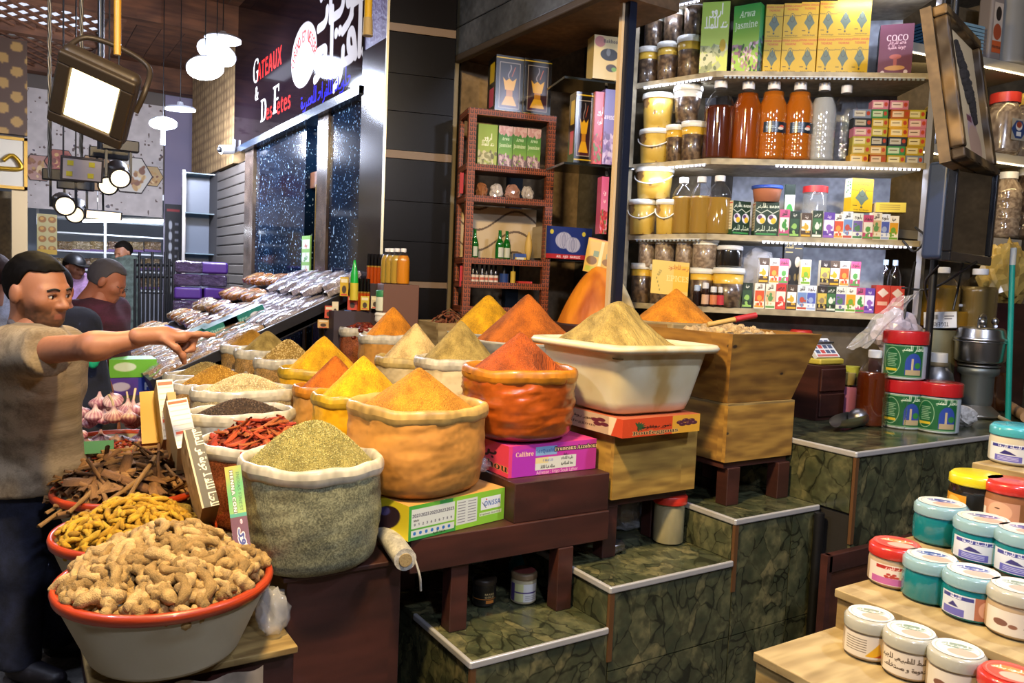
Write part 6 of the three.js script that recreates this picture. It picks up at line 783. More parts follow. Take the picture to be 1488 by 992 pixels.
  [q, k] = on(1488, 1, 0.14); const oj = thing('yellow_lid_jar', 'big clear jar with a yellow lid at the picture edge', 'jar', q); obj('body', lathe([[0, 0], [24 * k, 0], [25 * k, 60 * k], [18 * k, 78 * k], [0, 78 * k]], 24), phy(0xffffff, 0.15, { map: M.paleFill.map, clearcoat: 1 }), oj); obj('lid', cyl(20 * k, 20 * k, 16 * k, 0, 76 * k, 0, 24), mat(0xc8a440, 0.4), oj);
  [q, k] = on(1356, 1, 0.1); jar('dark_jam_jar', 'dark jam jar behind the white shelf post', q, { r: 14 * k, h: 56 * k, lidH: 0.03, body: phy(0x1c1418, 0.2, { clearcoat: 1 }), lid: mat(0xa88c3c, 0.4), rect: print(30, 30, (g) => { fill(g, '#2c2430', 0, 0, 30, 30); disc(g, '#a8402c', 15, 17, 9, 8); }), turn: tn2 });
  for (const [x, l, w, h, c, t] of [[1458, 2, 40, 96, 0xc8c8c4, 'ribbed clear jar of grain with a white cap on the lower wall shelf'], [1488, 2, 44, 104, 0x4c3424, 'ribbed clear jar of dark pods with a white cap']]) { [q, k] = on(x, l, 0.1); const j = thing('ribbed_jar', t, 'jar', q); const p = [[0, 0]]; for (let i = 0; i < 5; i++) p.push([w * k / 2, (i * 0.15 + 0.02) * h * k], [w * k / 2 * 0.94, (i * 0.15 + 0.08) * h * k], [w * k / 2, (i * 0.15 + 0.14) * h * k]); p.push([w * k * 0.3, h * k * 0.88], [w * k * 0.3, h * k * 0.9], [0, h * k * 0.9]); obj('body', lathe(p, 28), phy(0xffffff, 0.12, { map: c === 0x4c3424 ? spiceTex : M.paleFill.map, clearcoat: 1 }), j); obj('cap', cyl(w * k * 0.32, w * k * 0.32, h * k * 0.1, 0, h * k * 0.9, 0, 24), mat(0xd0d0cc, 0.4), j); }
}
// ================================================================ COSMETIC JARS ON WOODEN STEPS (near right)
{
  const ys = [0.88, 0.97, 1.05, 1.1, 1.21], c = [1.3, 1.56, 1.78, 1.94, 2.1].map((x) => V3(x, 0, -1.06)), st = thing('display_steps', 'pale wooden display steps carrying rows of cosmetic jars', 'stand');
  const xs = c.map((q) => q.x); xs.push(xs[4] + 0.2);
  c.forEach((q, i) => { obj('step_board', span(xs[i], xs[i + 1] + 0.02, ys[i] - 0.02, ys[i], q.z, 0.35, 0.003, i * 0.4), M.woodPale, st); obj('riser', span(xs[i] + 0.008, xs[i] + 0.026, i ? ys[i - 1] : 0.3, ys[i] - 0.02, q.z + 0.004, 0.35, 0, i * 0.3), M.woodRaw, st); obj('end_board', span(xs[i] + 0.026, xs[i + 1] + 0.026, 0.3, ys[i] - 0.02, q.z + 0.004, q.z + 0.022, 0, i * 0.5), M.woodRaw, st); });
  obj('base', span(xs[0] + 0.03, xs[5], 0, 0.3, c[0].z + 0.03, 0.35), M.redWood, st);
  const teal = phy(0x0c7078, 0.25, { clearcoat: 0.8 }), cream = phy(0xb09a7c, 0.3, { clearcoat: 0.8 }), blueLid = phy(0x8cb0bc, 0.2, { clearcoat: 0.8, transmission: 0.2 }), clearLid = phy(0xa4a49a, 0.2, { clearcoat: 0.9 }), redLid = phy(0xb02820, 0.3, { clearcoat: 0.6 });
  const topPrint = (a, b) => print(64, 64, (g) => { fill(g, a, 0, 0, 64, 64); disc(g, b, 32, 24, 20, 9); disc(g, '#c8a090', 38, 44, 18, 12); arab(g, 'صابون بلدي', 32, 26, 10, '#e8e8e4'); g.strokeStyle = '#888'; g.beginPath(); g.arc(32, 32, 27, 0, 7); g.stroke(); });
  const tW = topPrint('#d4d4cc', '#3c4a8c'), tG = topPrint('#d8d8d0', '#7c8c7c'), tR = topPrint('#b83c30', '#c87c3c');
  const lab = { nila: print(110, 56, (g, W, H) => { fill(g, '#c4ccd8', 0, 0, W, H); fill(g, '#2c3484', 8, 4, 94, 9); arab(g, 'سكراب النيلة الزرقاء', 55, 11, 9, '#e8ecf4'); poly(g, '#28246c', [[26, 32], [36, 20], [46, 24], [58, 33]]); fill(g, '#5c5cb0', 16, 36, 52, 18); for (let i = 0; i < 3; i++) fill(g, '#c8ccec', 22, 40 + i * 4, 40, 1.4); disc(g, '#c8b0a4', 90, 34, 14, 18); }),
    face: print(110, 56, (g, W, H) => { fill(g, '#c4ccd8', 0, 0, 62, H); fill(g, '#a86850', 62, 0, 48, H); disc(g, '#d09c80', 84, 28, 16, 22); disc(g, '#b87860', 92, 36, 5, 3); fill(g, '#3c2420', 78, 20, 8, 2); fill(g, '#2c3484', 4, 4, 56, 9); arab(g, 'النيلة', 30, 11, 9, '#fff'); poly(g, '#28246c', [[16, 32], [26, 20], [36, 33]]); fill(g, '#5c5cb0', 6, 36, 40, 18); }),
    rose: print(110, 56, (g, W, H) => { fill(g, '#d8ccc4', 0, 0, W, H); fill(g, '#a82c28', 20, 4, 80, 9); arab(g, 'سكراب الورد', 60, 11, 9, '#f4e8e0'); for (let i = 0; i < 8; i++) disc(g, '#a8302c', 40 + rnd(0, 26), 24 + rnd(0, 10), 4, 3); fill(g, '#b05c9c', 10, 36, 70, 18); disc(g, '#c8a098', 94, 36, 12, 16); }),
    clay: print(110, 56, (g, W, H) => { fill(g, '#d0c8bc', 0, 0, W, H); arab(g, 'الخليط الطبيعي الجيد', 52, 20, 12, '#3c3028'); arab(g, 'للنعومة و مستخلص', 52, 40, 12, '#3c3028'); disc(g, '#6c3c30', 100, 38, 10, 8); }),
    yell: print(110, 56, (g, W, H) => { fill(g, '#d0c8bc', 0, 0, W, H); for (let i = 0; i < 6; i++) fill(g, '#6c6458', 8, 10 + i * 6, 44, 2); poly(g, '#d8a41c', [[50, 50], [76, 14], [82, 50]]); poly(g, '#b84c1c', [[66, 50], [80, 42], [82, 50]]); fill(g, '#3c8a4c', 92, 10, 18, 40); }),
    cup: print(110, 56, (g, W, H) => { fill(g, '#cfc9c0', 0, 0, W, H); disc(g, '#6c4438', 30, 30, 12, 8); disc(g, '#7c5444', 50, 34, 7, 5); arab(g, 'الطين', 84, 34, 16, '#4c3c34'); }), gold: print(110, 56, (g) => { fill(g, '#14100c', 0, 0, 110, 56); fill(g, '#c88c24', 4, 8, 60, 44); disc(g, '#e0b050', 36, 28, 16, 14); }), lady: print(110, 56, (g) => { fill(g, '#c08c74', 0, 0, 110, 56); disc(g, '#d8a88c', 50, 28, 22, 26); disc(g, '#3c2418', 46, 20, 5, 1.6); disc(g, '#a8443c', 52, 42, 6, 2.4); fill(g, '#d8d4d4', 0, 24, 22, 32); fill(g, '#7c5030', 84, 0, 26, 56); }) };
  const J = (px, py, lv, label, body, lid, rect, top, w = 76, o = {}) => { const q = atY(px, py, ys[lv] + 0.001), r = [0.05, 0.056, 0.058, 0.061, 0.061][lv]; jar('cosmetic_jar', label, q, { r, h: [0.086, 0.094, 0.094, 0.1, 0.1][lv], lidH: 0.026, lr: r * 1.02, body, lid, top, turn: frontTurn(q) + (o.a ?? 0), rect, lh: 0.046, ly: 0.009, a0: -1.1, a1: 1.1 }); };
  J(1261, 949, 0, 'beige clay jar with a yellow patch on its label, on the lowest step', cream, clearLid, lab.yell, tG); J(1319, 976, 0, 'beige clay jar with lettered label on the lowest step', cream, clearLid, lab.clay, tG); J(1386, 1006, 0, 'beige clay jar with a bowl on its label, on the lowest step', cream, clearLid, lab.cup, tG); J(1462, 1044, 0, 'jar with red printed lid at the front of the lowest step', cream, redLid, lab.cup, tR);
  J(1298, 846, 1, 'red-lidded rose scrub jar at the far end of its step', phy(0xb0987c, 0.3), redLid, lab.rose, tR); J(1349, 868, 1, 'plain teal scrub jar between rose jar and face jar', teal, blueLid, undefined, tW); J(1409, 893, 1, 'teal jar with a face printed on its label', teal, blueLid, lab.face, tW); J(1476, 918, 1, 'beige clay jar next to the face label jar', cream, clearLid, lab.cup, tG);
  J(1364, 786, 2, 'plain teal scrub jar at the far end of the middle step', teal, blueLid, undefined, tW); J(1424, 812, 2, 'teal jar with blue nila label on the middle step', teal, blueLid, lab.nila, tW); J(1486, 832, 2, 'nila jar with blue lid at the frame edge, middle step', teal, blueLid, lab.nila, tW);
  J(1416, 744, 3, 'black jar with a bright yellow lid', phy(0x18120e, 0.2, { clearcoat: 1 }), phy(0xc8b818, 0.3, { clearcoat: 0.5 }), lab.gold, undefined, 76, { a: -0.5 }); J(1468, 757, 3, 'red-lidded jar with a woman printed on its label', phy(0x8a5a3c, 0.3), redLid, lab.lady, undefined, 76, { a: -0.3 });
  J(1474, 672, 4, 'nila jar with turquoise lid on the topmost step', phy(0xb8b4a4, 0.3), phy(0x3c94a4, 0.25, { clearcoat: 0.6 }), lab.nila, undefined);
}
// wooden cupboard front and pipe below the landing
{ const z = ZL + 0.025; const c = thing('low_cupboard', 'dark brown wooden cupboard door beside the marble steps', 'cupboard'); const a = atZ(1207, 800, z), b = atZ(1325, 760, z); obj('door', span(a.x, b.x + 0.5, 0.12, 0.56, z - 0.02, z, 0.004), std(0xffffff, 0.5, { map: woodTex(0x5c2f1a, 0x3c1c0e, { s: 12, rings: 4 }) }), c); obj('top_rail', span(a.x - 0.02, b.x + 0.5, 0.56, 0.63, z - 0.02, z + 0.012, 0.004), M.redWood, c); obj('side_rail', span(a.x - 0.03, a.x, 0, 0.63, z - 0.02, z + 0.012), M.redWood, c);
  const p = atZ(1190, 760, SZ + 0.03), t = thing('drain_pipe', 'black vertical pipe in the gap beside the marble landing', 'pipe', [p.x, 0, p.z]); obj('pipe', cyl(0.02, 0.02, 0.74), M.black, t); }
// ================================================================ BROWN CARVED RACK AND SHOP BACK
{
  const o0 = P(672, 420, 4.6), k = 4.55 / FOCAL, W = 0.525, yB = P(672, 452, 4.6).y, yT = P(672, 166, 4.6).y, D = 0.24;
  const fret = std(0xffffff, 0.5, { map: dataTex(64, (u, v) => { const a = Math.floor(u * 8) % 4, b = Math.floor(v * 8) % 4, on = (a === 0 || b === 0 || (a === 2 && b > 1)); return on ? [138, 66, 32] : [58, 26, 14]; }) }); fret.map.repeat.set(20, 20);
  const r = thing('carved_rack', 'reddish brown rack with Greek-key carving and five compartments', 'rack', [o0.x, 0, o0.z], TURN);
  const lev = [452, 415, 380, 290, 245, 166].map((py) => P(735, py, 4.58).y); // board heights, bottom first
  for (const [i, y] of lev.entries()) obj('rail', span(0, W, y - 0.018, y + 0.018, -0.03, 0.012), fret, r), obj('shelf', span(0.01, W - 0.01, y - 0.012, y + 0.006, -D, -0.03), M.redWood, r);
  for (const x of [0, W - 0.045]) obj('stile', span(x, x + 0.045, 1.16, yT + 0.02, -0.03, 0.01), fret, r); obj('stile', span(-0.006, 0.018, 1.16, yT + 0.02, -D, -D + 0.04), fret, r); for (const y of lev) obj('side_rail', span(-0.006, 0.014, y - 0.018, y + 0.018, -D, 0), fret, r);
  obj('back_board', span(0.02, W - 0.02, lev[2], lev[3] - 0.02, -D - 0.01, -D), std(0xffffff, 0.6, { map: (() => { const t = dataTex(128, (u, v) => { const w = Math.abs(Math.sin((v * 4 + 0.5 * Math.sin(u * 6.28)) * 3.14)); return w < 0.16 ? [84, 66, 48] : [186, 166, 134]; }); t.repeat.set(2, 2); return t; })() }), r);
  const at2 = (x, l, z = -0.1) => { const q = V3(x, lev[l] + 0.019 - 0.012, z); return r.localToWorld(q.clone()); }; r.updateMatrixWorld(true);
  const px2x = (px) => (px - 672) * k / Math.cos(TURN) * 0.965;
  // cartons in the top compartment
  const ar = print(50, 100, (g, W2, H) => { const gr = g.createLinearGradient(0, 0, 0, H); gr.addColorStop(0, '#7c9a2c'); gr.addColorStop(1, '#a8b45c'); fill(g, gr, 0, 0, W2, H); arab(g, 'اروى', 25, 34, 14, '#e8ecd8'); arab(g, 'ند المال', 25, 48, 11, '#e8ecd8'); flowers(g, W2, H, 64, ['#8a8a60', '#b8b890', '#6a6a48', '#c8c4a0']); }), ja = print(50, 100, (g, W2, H) => { const gr = g.createLinearGradient(0, 0, 0, H); gr.addColorStop(0, '#256a34'); gr.addColorStop(0.7, '#7ca848'); fill(g, gr, 0, 0, W2, H); txt(g, 'Arwa', 25, 30, 10, '#e0ecd8', { font: 'serif', style: 'italic' }); txt(g, 'Jasmine', 25, 44, 11, '#e8f0dc', { font: 'serif', style: '' }); flowers(g, W2, H, 68, ['#a88c98', '#c8b4bc', '#7c6474', '#6a5a68']); flowers(g, W2, 18, 0, ['#c8a8a8', '#b88c8c']); });
  for (const [i, x] of [705, 732, 754, 776].entries()) { const q = at2(px2x(x), 4), t = thing('incense_carton', i ? 'green Jasmine incense carton in the carved rack' : 'olive incense carton with Arabic lettering in the carved rack', 'carton', q, TURN, i ? 'Jasmine cartons in the rack' : undefined); obj('box', printBox((i ? 21.5 : 29) * k, 64 * k, 0.08, [undefined, undefined, undefined, undefined, i ? ja : ar], '#4c7a3c'), M.print, t); }
  // two big incense cartons on top
  const burner = print(70, 130, (g, W2, H) => { fill(g, '#0c0a0c', 0, 0, W2, H); fill(g, '#c8a81c', 0, 5, W2, 2.5); fill(g, '#c8a81c', 0, 122, W2, 2.5); g.strokeStyle = '#b8aca0'; g.lineWidth = 1.4; g.strokeRect(10, 16, 50, 100); const gr = g.createLinearGradient(0, 16, 0, 116); gr.addColorStop(0, '#0c0a10'); gr.addColorStop(1, '#3c1420'); fill(g, gr, 11, 17, 48, 98); g.strokeStyle = '#7c7478'; g.lineWidth = 3; g.beginPath(); g.moveTo(34, 50); g.bezierCurveTo(24, 40, 44, 34, 36, 20); g.stroke(); g.strokeStyle = '#b8502c'; g.lineWidth = 2; g.beginPath(); g.moveTo(40, 46); g.lineTo(48, 24); g.stroke(); poly(g, '#c8981c', [[18, 48], [26, 56], [34, 50], [42, 56], [52, 48], [46, 76], [24, 76]]); fill(g, '#a8701c', 27, 76, 16, 16); poly(g, '#c8981c', [[26, 90], [44, 90], [54, 110], [16, 110]]); }), bSide = print(30, 130, (g, W2, H) => { fill(g, '#0c0a0c', 0, 0, W2, H); fill(g, '#c8a81c', 8, 14, 16, 44); fill(g, '#c83c5c', 8, 70, 16, 42); });
  for (const [x, l] of [[731, 'black incense carton with golden burner beside the coloured swatches'], [774, 'black incense carton with golden burner on the rack corner']]) { const t = thing('burner_carton', l, 'carton', at2(px2x(x), 5), TURN + 0.05); obj('box', printBox(43 * k, 84 * k, 0.16, [bSide, bSide, undefined, undefined, burner], '#0c0a0c'), M.gloss, t); }
  // sweets, bottles, oils
  for (const [x, w, c, l] of [[700, 14, 0x8a5a3c, 'round sweets in film in the rack'], [722, 16, 0xb8b0ac, 'silver-wrapped packet next to the round sweets'], [747, 20, 0x9c7468, 'wide clear packet of sweets in the rack'], [771, 14, 0xb4aca8, 'silver-wrapped packet at the rack end']]) { const q = at2(px2x(x), 3, -0.08), g = new THREE.IcosahedronGeometry(1, 3), a = g.attributes.position; for (let i = 0; i < a.count; i++) { const v = V3(a.getX(i), a.getY(i), a.getZ(i)), m2 = 1 + 0.3 * nz(v.x * 2 + x, v.y * 2, v.z * 2); a.setXYZ(i, v.x * m2 * w * k * 0.6, Math.max(-0.9, v.y * m2) * 0.05, v.z * m2 * 0.04); } g.computeVertexNormals(); const o = obj('sweets_packet', g, phy(c, 0.15, { clearcoat: 1 })); o.position.set(q.x, q.y + 0.046, q.z); tag(o, l, 'packet'); }
  const green = phy(0x0c6a1c, 0.08, { clearcoat: 1, transmission: 0.3, thickness: 0.05, attenuationColor: new THREE.Color(0x0c8a2c), attenuationDistance: 0.05 }), beerLbl = solid('#b8bcb0'); let gi = 0;
  for (const x of [685, 695, 732, 745]) { const t = thing('green_bottle', gi < 2 ? 'green glass bottle in the left pair of the rack' : 'green glass bottle in the right pair of the rack', 'bottle', at2(px2x(x), 2, -0.1 - 0.03 * (gi % 2)), TURN + rnd(-0.4, 0.4), gi < 2 ? 'left green bottles' : 'right green bottles'); gi++; const h = 46 * k, rr = 6.6 * k; obj('bottle', lathe([[0, 0], [rr * 0.9, 0], [rr, 0.006], [rr, h * 0.52], [rr * 0.75, h * 0.64], [rr * 0.42, h * 0.74], [rr * 0.38, h * 0.97], [rr * 0.44, h], [0, h]], 20), green, t); obj('label', printWrap(rr + 0.0006, h * 0.32, beerLbl, -0.7, 0.7, h * 0.12), M.print, t); }
  { const t = thing('twine_roll', 'tan twisted packet leaning in the rack corner', 'packet', at2(px2x(776), 2, -0.08), TURN); obj('packet', gridGeo(10, 8, (u, v) => { const a = u * 6.283, q = 0.02 * Math.sin(v * 3.0 + 0.15) + 0.004; return [Math.cos(-a) * q, v * 46 * k, Math.sin(-a) * q]; }, true), mat(0xb8974c, 0.6), t); const s = thing('soap_pack', 'blue and yellow soap pack beside the green bottles', 'packet', at2(px2x(761), 2, -0.06), TURN); obj('box', printBox(17 * k, 12 * k, 0.05, [undefined, undefined, undefined, undefined, print(30, 20, (g) => { fill(g, '#c8a83c', 0, 0, 30, 20); fill(g, '#2c4c98', 0, 0, 30, 9); fill(g, '#c8ccc8', 4, 9, 20, 6); })], '#3c5490'), M.print, s); }
  const oilL = print(24, 24, (g) => { fill(g, '#c8bcb0', 0, 0, 24, 24); fill(g, '#a8503c', 3, 8, 18, 8); }); [690, 697, 704, 712, 718, 726].forEach((x, i) => { const t = thing('oil_vial', 'small dark vial with white label in the rack', 'bottle', at2(px2x(x), 1, -0.06 - 0.02 * (i % 2)), TURN, 'dark vials in the rack'); const h = 28 * k, rr = 4.4 * k; obj('vial', lathe([[0, 0], [rr, 0], [rr, h * 0.52], [rr * 0.45, h * 0.62], [rr * 0.4, h], [0, h]], 14), phy(0x1c120c, 0.15), t); obj('label', printWrap(rr + 0.0005, h * 0.4, oilL, -1.2, 1.2, h * 0.06), M.print, t); });
  { let t = thing('blue_cup_jar', 'blue round jar with a black stopper in the rack', 'jar', at2(px2x(738), 1, -0.06)); obj('jar', cyl(7 * k, 7 * k, 16 * k), phy(0x1c3468, 0.3), t); obj('stopper', cyl(2.5 * k, 2 * k, 10 * k, 0, 16 * k, 0), M.black, t); t = thing('gold_spray', 'slim golden perfume spray in the rack', 'bottle', at2(px2x(752), 1, -0.06)); obj('bottle', cyl(4 * k, 4 * k, 20 * k), phy(0xb89a3c, 0.2, { clearcoat: 1 }), t); obj('nozzle', cyl(1.4 * k, 1 * k, 11 * k, 0, 20 * k, 0), mat(0xc8b468, 0.3, 0.6), t); t = thing('red_tin', 'flat red tin at the end of the vial shelf', 'tin', at2(px2x(770), 1, -0.06), TURN); obj('tin', bx(22 * k, 6 * k, 0.06, 0, 0, 0, 0.004), phy(0xa82c24, 0.35), t); }
  for (const y of [265, 400]) { const t = thing('red_packet', y < 300 ? 'red packet clipped to the upper rack side' : 'red packet clipped to the lower rack side', 'packet', P(670, y + 16, 4.62), TURN); obj('packet', bx(0.022, 0.12, 0.01), phy(0xa82430, 0.4), t); }
  // glass shelves with cartons on the back wall
  const gs = thing('glass_shelves', 'dark glass shelves on the back wall holding incense cartons', 'shelf'); const q1 = P(856, 240, 4.25), q2 = P(856, 118, 4.35), q3 = P(842, 378, 4.85); for (const q of [q1, q2, q3]) { obj('shelf', tr(bx(0.4, 0.012, 0.3, 0.04, -0.012, -0.1), 0, 0, 0).rotateY(TURN).translate(q.x, q.y, q.z), phy(0x1c2020, 0.1), gs); obj('bracket', bar(V3(q.x + 0.12, q.y - 0.03, q.z), V3(q.x + 0.3, q.y - 0.03, q.z - 0.2), 0.012, 0.025), M.chrome, gs); }
  const sit = (name, label, px, py, q, w, h, d, rect, side, fb, turn = TURN) => { const base = P(px, py, name === 'blue_carton' ? 4.75 : name === 'pink_slim_carton' ? 4.2 : name === 'charcoal_carton' ? 4.3 : 4.2); base.y = q.y + 0.001; const o = thing(name, label, 'carton', base, turn); obj('box', printBox(w, h, d, [side, side, undefined, undefined, rect], fb).translate(0, 0, -d / 2), M.gloss, o); return o; };
  sit('burner_carton', 'black incense carton with burner on the glass shelf', 846, 240, q1, 0.1, 0.37, 0.1, burner, bSide, '#0c0a0c'); const vio = (a, b, s1, s2, n) => print(40, 120, (g, W2, H) => { const gr = g.createLinearGradient(0, 0, 0, H); gr.addColorStop(0, a); gr.addColorStop(1, b); fill(g, gr, 0, 0, W2, H); n ? txt(g, s1, 20, 44, 11, '#ece4f0', { font: 'serif', style: '' }) : (arab(g, s1, 20, 36, 12, '#f0e0e4'), arab(g, s2, 20, 52, 9, '#f0e0e4')); flowers(g, W2, H, 72, n ? ['#7c5c9c', '#a48cc0', '#5c4480', '#c0b0d4'] : ['#a8242c', '#c84c44', '#8a1c24', '#5c7a3c']); });
  sit('rose_carton', 'red rose incense carton with Arabic lettering on the glass shelf', 869, 236, q1, 0.065, 0.375, 0.1, vio('#a83050', '#c04454', 'اروى', 'الورد', 0), undefined, '#a83048'); sit('lavender_carton', 'violet Lavender incense carton beside the door post', 884, 233, q1, 0.07, 0.39, 0.1, vio('#4c3c94', '#8c74b4', 'Lavender', '', 1), undefined, '#5c4494');
  sit('pink_slim_carton', 'slim pink carton below the glass shelf by the door post', 876, 340, V3(0, P(876, 340, 4.2).y, 0), 0.04, 0.3, 0.06, vio('#b83c6c', '#d48aa8', 'ورد', 'ورد', 0), undefined, '#b84c74'); sit('charcoal_carton', 'cream carton with black eyes motif on the upper glass shelf', 880, 112, q2, 0.15, 0.23, 0.1, print(60, 80, (g, W2, H) => { fill(g, '#cdb87c', 0, 0, W2, H); disc(g, '#b86858', 14, 12, 12, 10); disc(g, '#14100e', 36, 34, 20, 11); disc(g, '#5c6470', 34, 30, 5, 7); disc(g, '#3c2c1c', 42, 58, 12, 7); disc(g, '#6c9a3c', 48, 60, 6, 4); txt(g, 'Bakhoor', 40, 10, 9, '#3c2c1c'); }), undefined, '#c0a868');
  q3.copy(P(842, 378, 4.85)); const bb = sit('blue_carton', 'large blue carton printed with white garlic bulbs', 826, 374, q3, 0.3, 0.19, 0.22, print(120, 80, (g, W2, H) => { fill(g, '#16286c', 0, 0, W2, H); fill(g, '#a82428', 0, 68, W2, 12); for (const [x, y, r2] of [[46, 34, 22], [70, 44, 20]]) { disc(g, '#a8a8bc', x, y, r2, r2 * 0.95); g.strokeStyle = '#7c7c98'; for (let i = -2; i < 3; i++) { g.beginPath(); g.ellipse(x + i * 3, y, Math.abs(i) * 5 + 2, r2 * 0.9, 0, 0, 7); g.stroke(); } } disc(g, '#c8b83c', 14, 14, 5, 6); disc(g, '#c8b83c', 98, 16, 5, 6); txt(g, 'AIL  AJO  GARLIC', 60, 74.5, 8, '#e8d8d8'); }), undefined, '#8c7c5c', TURN + 0.1);
}
// dried flowers in the small crate
{ const q = P(655, 476, 4.5), g = [chilliGeo(0.05, 0.008, 1), chilliGeo(0.04, 0.009, 3)]; pile(V3(q.x, 1.37, q.z), 0.13, 0.06, 60, g, [gMat(0x8a4a2c, 0x5a2a18, 51), gMat(0x9c6a48, 0x6c4028, 52)], { name: 'dried_flower', label: 'dried reddish flower in the small flared box', cat: 'flower', group: 'dried flowers in the small box', bedLabel: 'dried flowers filling the small box', bed: 120, lift: 0.03 });
  const d = P(530, 482, 4.52), dg = new THREE.IcosahedronGeometry(1, 2).scale(0.022, 0.014, 0.014); pile(V3(d.x, d.y, d.z), 0.12, 0.045, 40, [dg], [phy(0x5a1c12, 0.2, { clearcoat: 0.8 }), phy(0x7a2a18, 0.25, { clearcoat: 0.8 })], { name: 'date', label: 'glossy dark red date heaped in the clear bag', cat: 'date', group: 'dates in the clear bag', bedLabel: 'dates filling the clear bag', bed: 60, lift: 0.012 }); }
// ---------------------------------------------------------------- bottles and jars beside the black column
{
  const d = 4.55, k = d / FOCAL, bw = P(582, 470, d), ys = P(580, 413, d).y; const bxm = std(0x5c3a2c, 0.6); const b = thing('brown_stand', 'brown wooden block carrying juice bottles by the black column', 'block', [bw.x, 0.952, bw.z], -0.25); obj('body', bx(0.2, ys - 0.952, 0.26, -0.02, 0, -0.02, 0.003), bxm, b);
  const oj = phy(0xc07a10, 0.25, { clearcoat: 0.8 }); [[562, 0.07], [568, 0.02], [576, -0.03], [585, -0.08]].forEach(([x, dz], i) => { const q = P(x, 413, d - 0.03 * i); const t = thing('juice_bottle', i === 3 ? 'full bottle of orange juice in front on the brown block' : 'bottle of yellow juice behind the orange one', 'bottle', [q.x, ys + 0.001, q.z], -0.3, i === 3 ? undefined : 'juice bottles on the brown block'); bottleParts(t, 9.5 * k, 51 * k, i === 3 ? oj : phy(0xa8882c, 0.25, { clearcoat: 0.8 }), { fill: 0.8 }); });
  const st = thing('dark_step', 'dark stepped ledge under the perfume bottles', 'ledge'); const a = P(524, 460, 4.7); obj('lower', span(a.x - 0.2, a.x + 0.1, 0.955, P(530, 452, 4.65).y, a.z - 0.06, a.z + 0.1), mat(0x3c3440, 0.6), st); obj('upper', span(a.x - 0.06, a.x + 0.1, P(530, 452, 4.65).y, P(545, 412, 4.7).y, a.z - 0.06, a.z + 0.04), mat(0x3c3440, 0.6), st);
  const y1 = P(545, 412, 4.7).y, y0 = P(530, 452, 4.65).y, amberM = phy(0xa84410, 0.12, { clearcoat: 1 });
  for (let i = 0; i < 9; i++) { const x = i < 5 ? 535 + i * 5 : 520 + (i - 5) * 5, q = P(x, i < 5 ? 410 : 432, i < 5 ? 4.7 : 4.62), h = (i < 5 ? 44 : 48) * k, t = thing('perfume_bottle', i < 5 ? 'slim amber perfume bottle with tall black cap in the rear row' : 'slim amber perfume bottle with tall black cap in the front row', 'bottle', [q.x, i < 5 ? y1 + 0.001 : y0 + 0.001, q.z], 0, i < 5 ? 'rear perfume bottles' : 'front perfume bottles'); obj('bottle', cyl(2.7 * k, 2.7 * k, h * 0.55), amberM, t); obj('collar', cyl(2.9 * k, 2.9 * k, h * 0.05, 0, h * 0.55, 0), mat(0xb8903c, 0.3, 0.7), t); obj('cap', cyl(2.8 * k, 2.4 * k, h * 0.4, 0, h * 0.6, 0), phy(0x0c0a0c, 0.15), t); }
  for (const [x, y, w, h, c, lid, l] of [[556, 452, 20, 30, 0xc8ccb8, 0x2c7a4c, 'white jar with a green lid beside the perfume bottles'], [558, 468, 26, 14, 0xd4d0c4, 0xd8d4c8, 'wide white cream pot on another pot'], [560, 480, 26, 12, 0xd0ccbc, 0xd4d0c4, 'wide white cream pot under its twin']]) { const q = P(x, y, 4.45); jar('cream_pot', l, q, { r: w * k / 2, h: h * k, lidH: h * k * 0.3, body: mat(c, 0.4), lid: mat(lid, 0.4) }); }
  const bits = [['#c8a41c', 500, 430, 12, 28], ['#b83c2c', 512, 450, 14, 20], ['#c8b83c', 530, 450, 12, 20], ['#c8503c', 478, 462, 12, 18], ['#8c3c4c', 492, 470, 10, 18], ['#d0a870', 470, 476, 16, 12], ['#3c5c9c', 505, 468, 10, 18], ['#c8c0a8', 545, 448, 12, 18], ['#d8d0b8', 487, 460, 9, 22]]; bits.forEach(([c, x, y, w, h], i) => { const q = P(x, y, 4.6), t = thing('toiletry_box', ['slim yellow carton beside the green tube', 'red printed carton on the dark ledge', 'yellow printed carton on the dark ledge', 'small red and white carton by the film trays', 'small maroon carton among the toiletries', 'low beige carton at the tray edge', 'small blue carton among the toiletries', 'pale printed carton by the perfume bottles', 'slim pale carton among the toiletries'][i], 'carton', q, -0.4); obj('box', printBox(w * k, h * k, 0.04, [undefined, undefined, undefined, undefined, print(24, 40, (g) => { fill(g, c, 0, 0, 24, 40); fill(g, '#e0d8c4', 3, 4, 18, 8); disc(g, '#3c2c28', 12, 26, 6, 8); fill(g, '#c8403c', 4, 35, 16, 3); })], c), M.print, t); });
  const gt = thing('green_tube', 'bright green pointed nozzle bottle among the toiletries', 'bottle', P(514, 436, 4.55)); obj('body', cyl(6 * k, 6 * k, 25 * k), mat(0xc8b83c, 0.4), gt); obj('nozzle', lathe([[6 * k, 25 * k], [5 * k, 40 * k], [2.5 * k, 52 * k], [1.5 * k, 58 * k], [0, 58 * k]], 14), phy(0x12a83c, 0.25, { clearcoat: 0.7 }), gt);
}
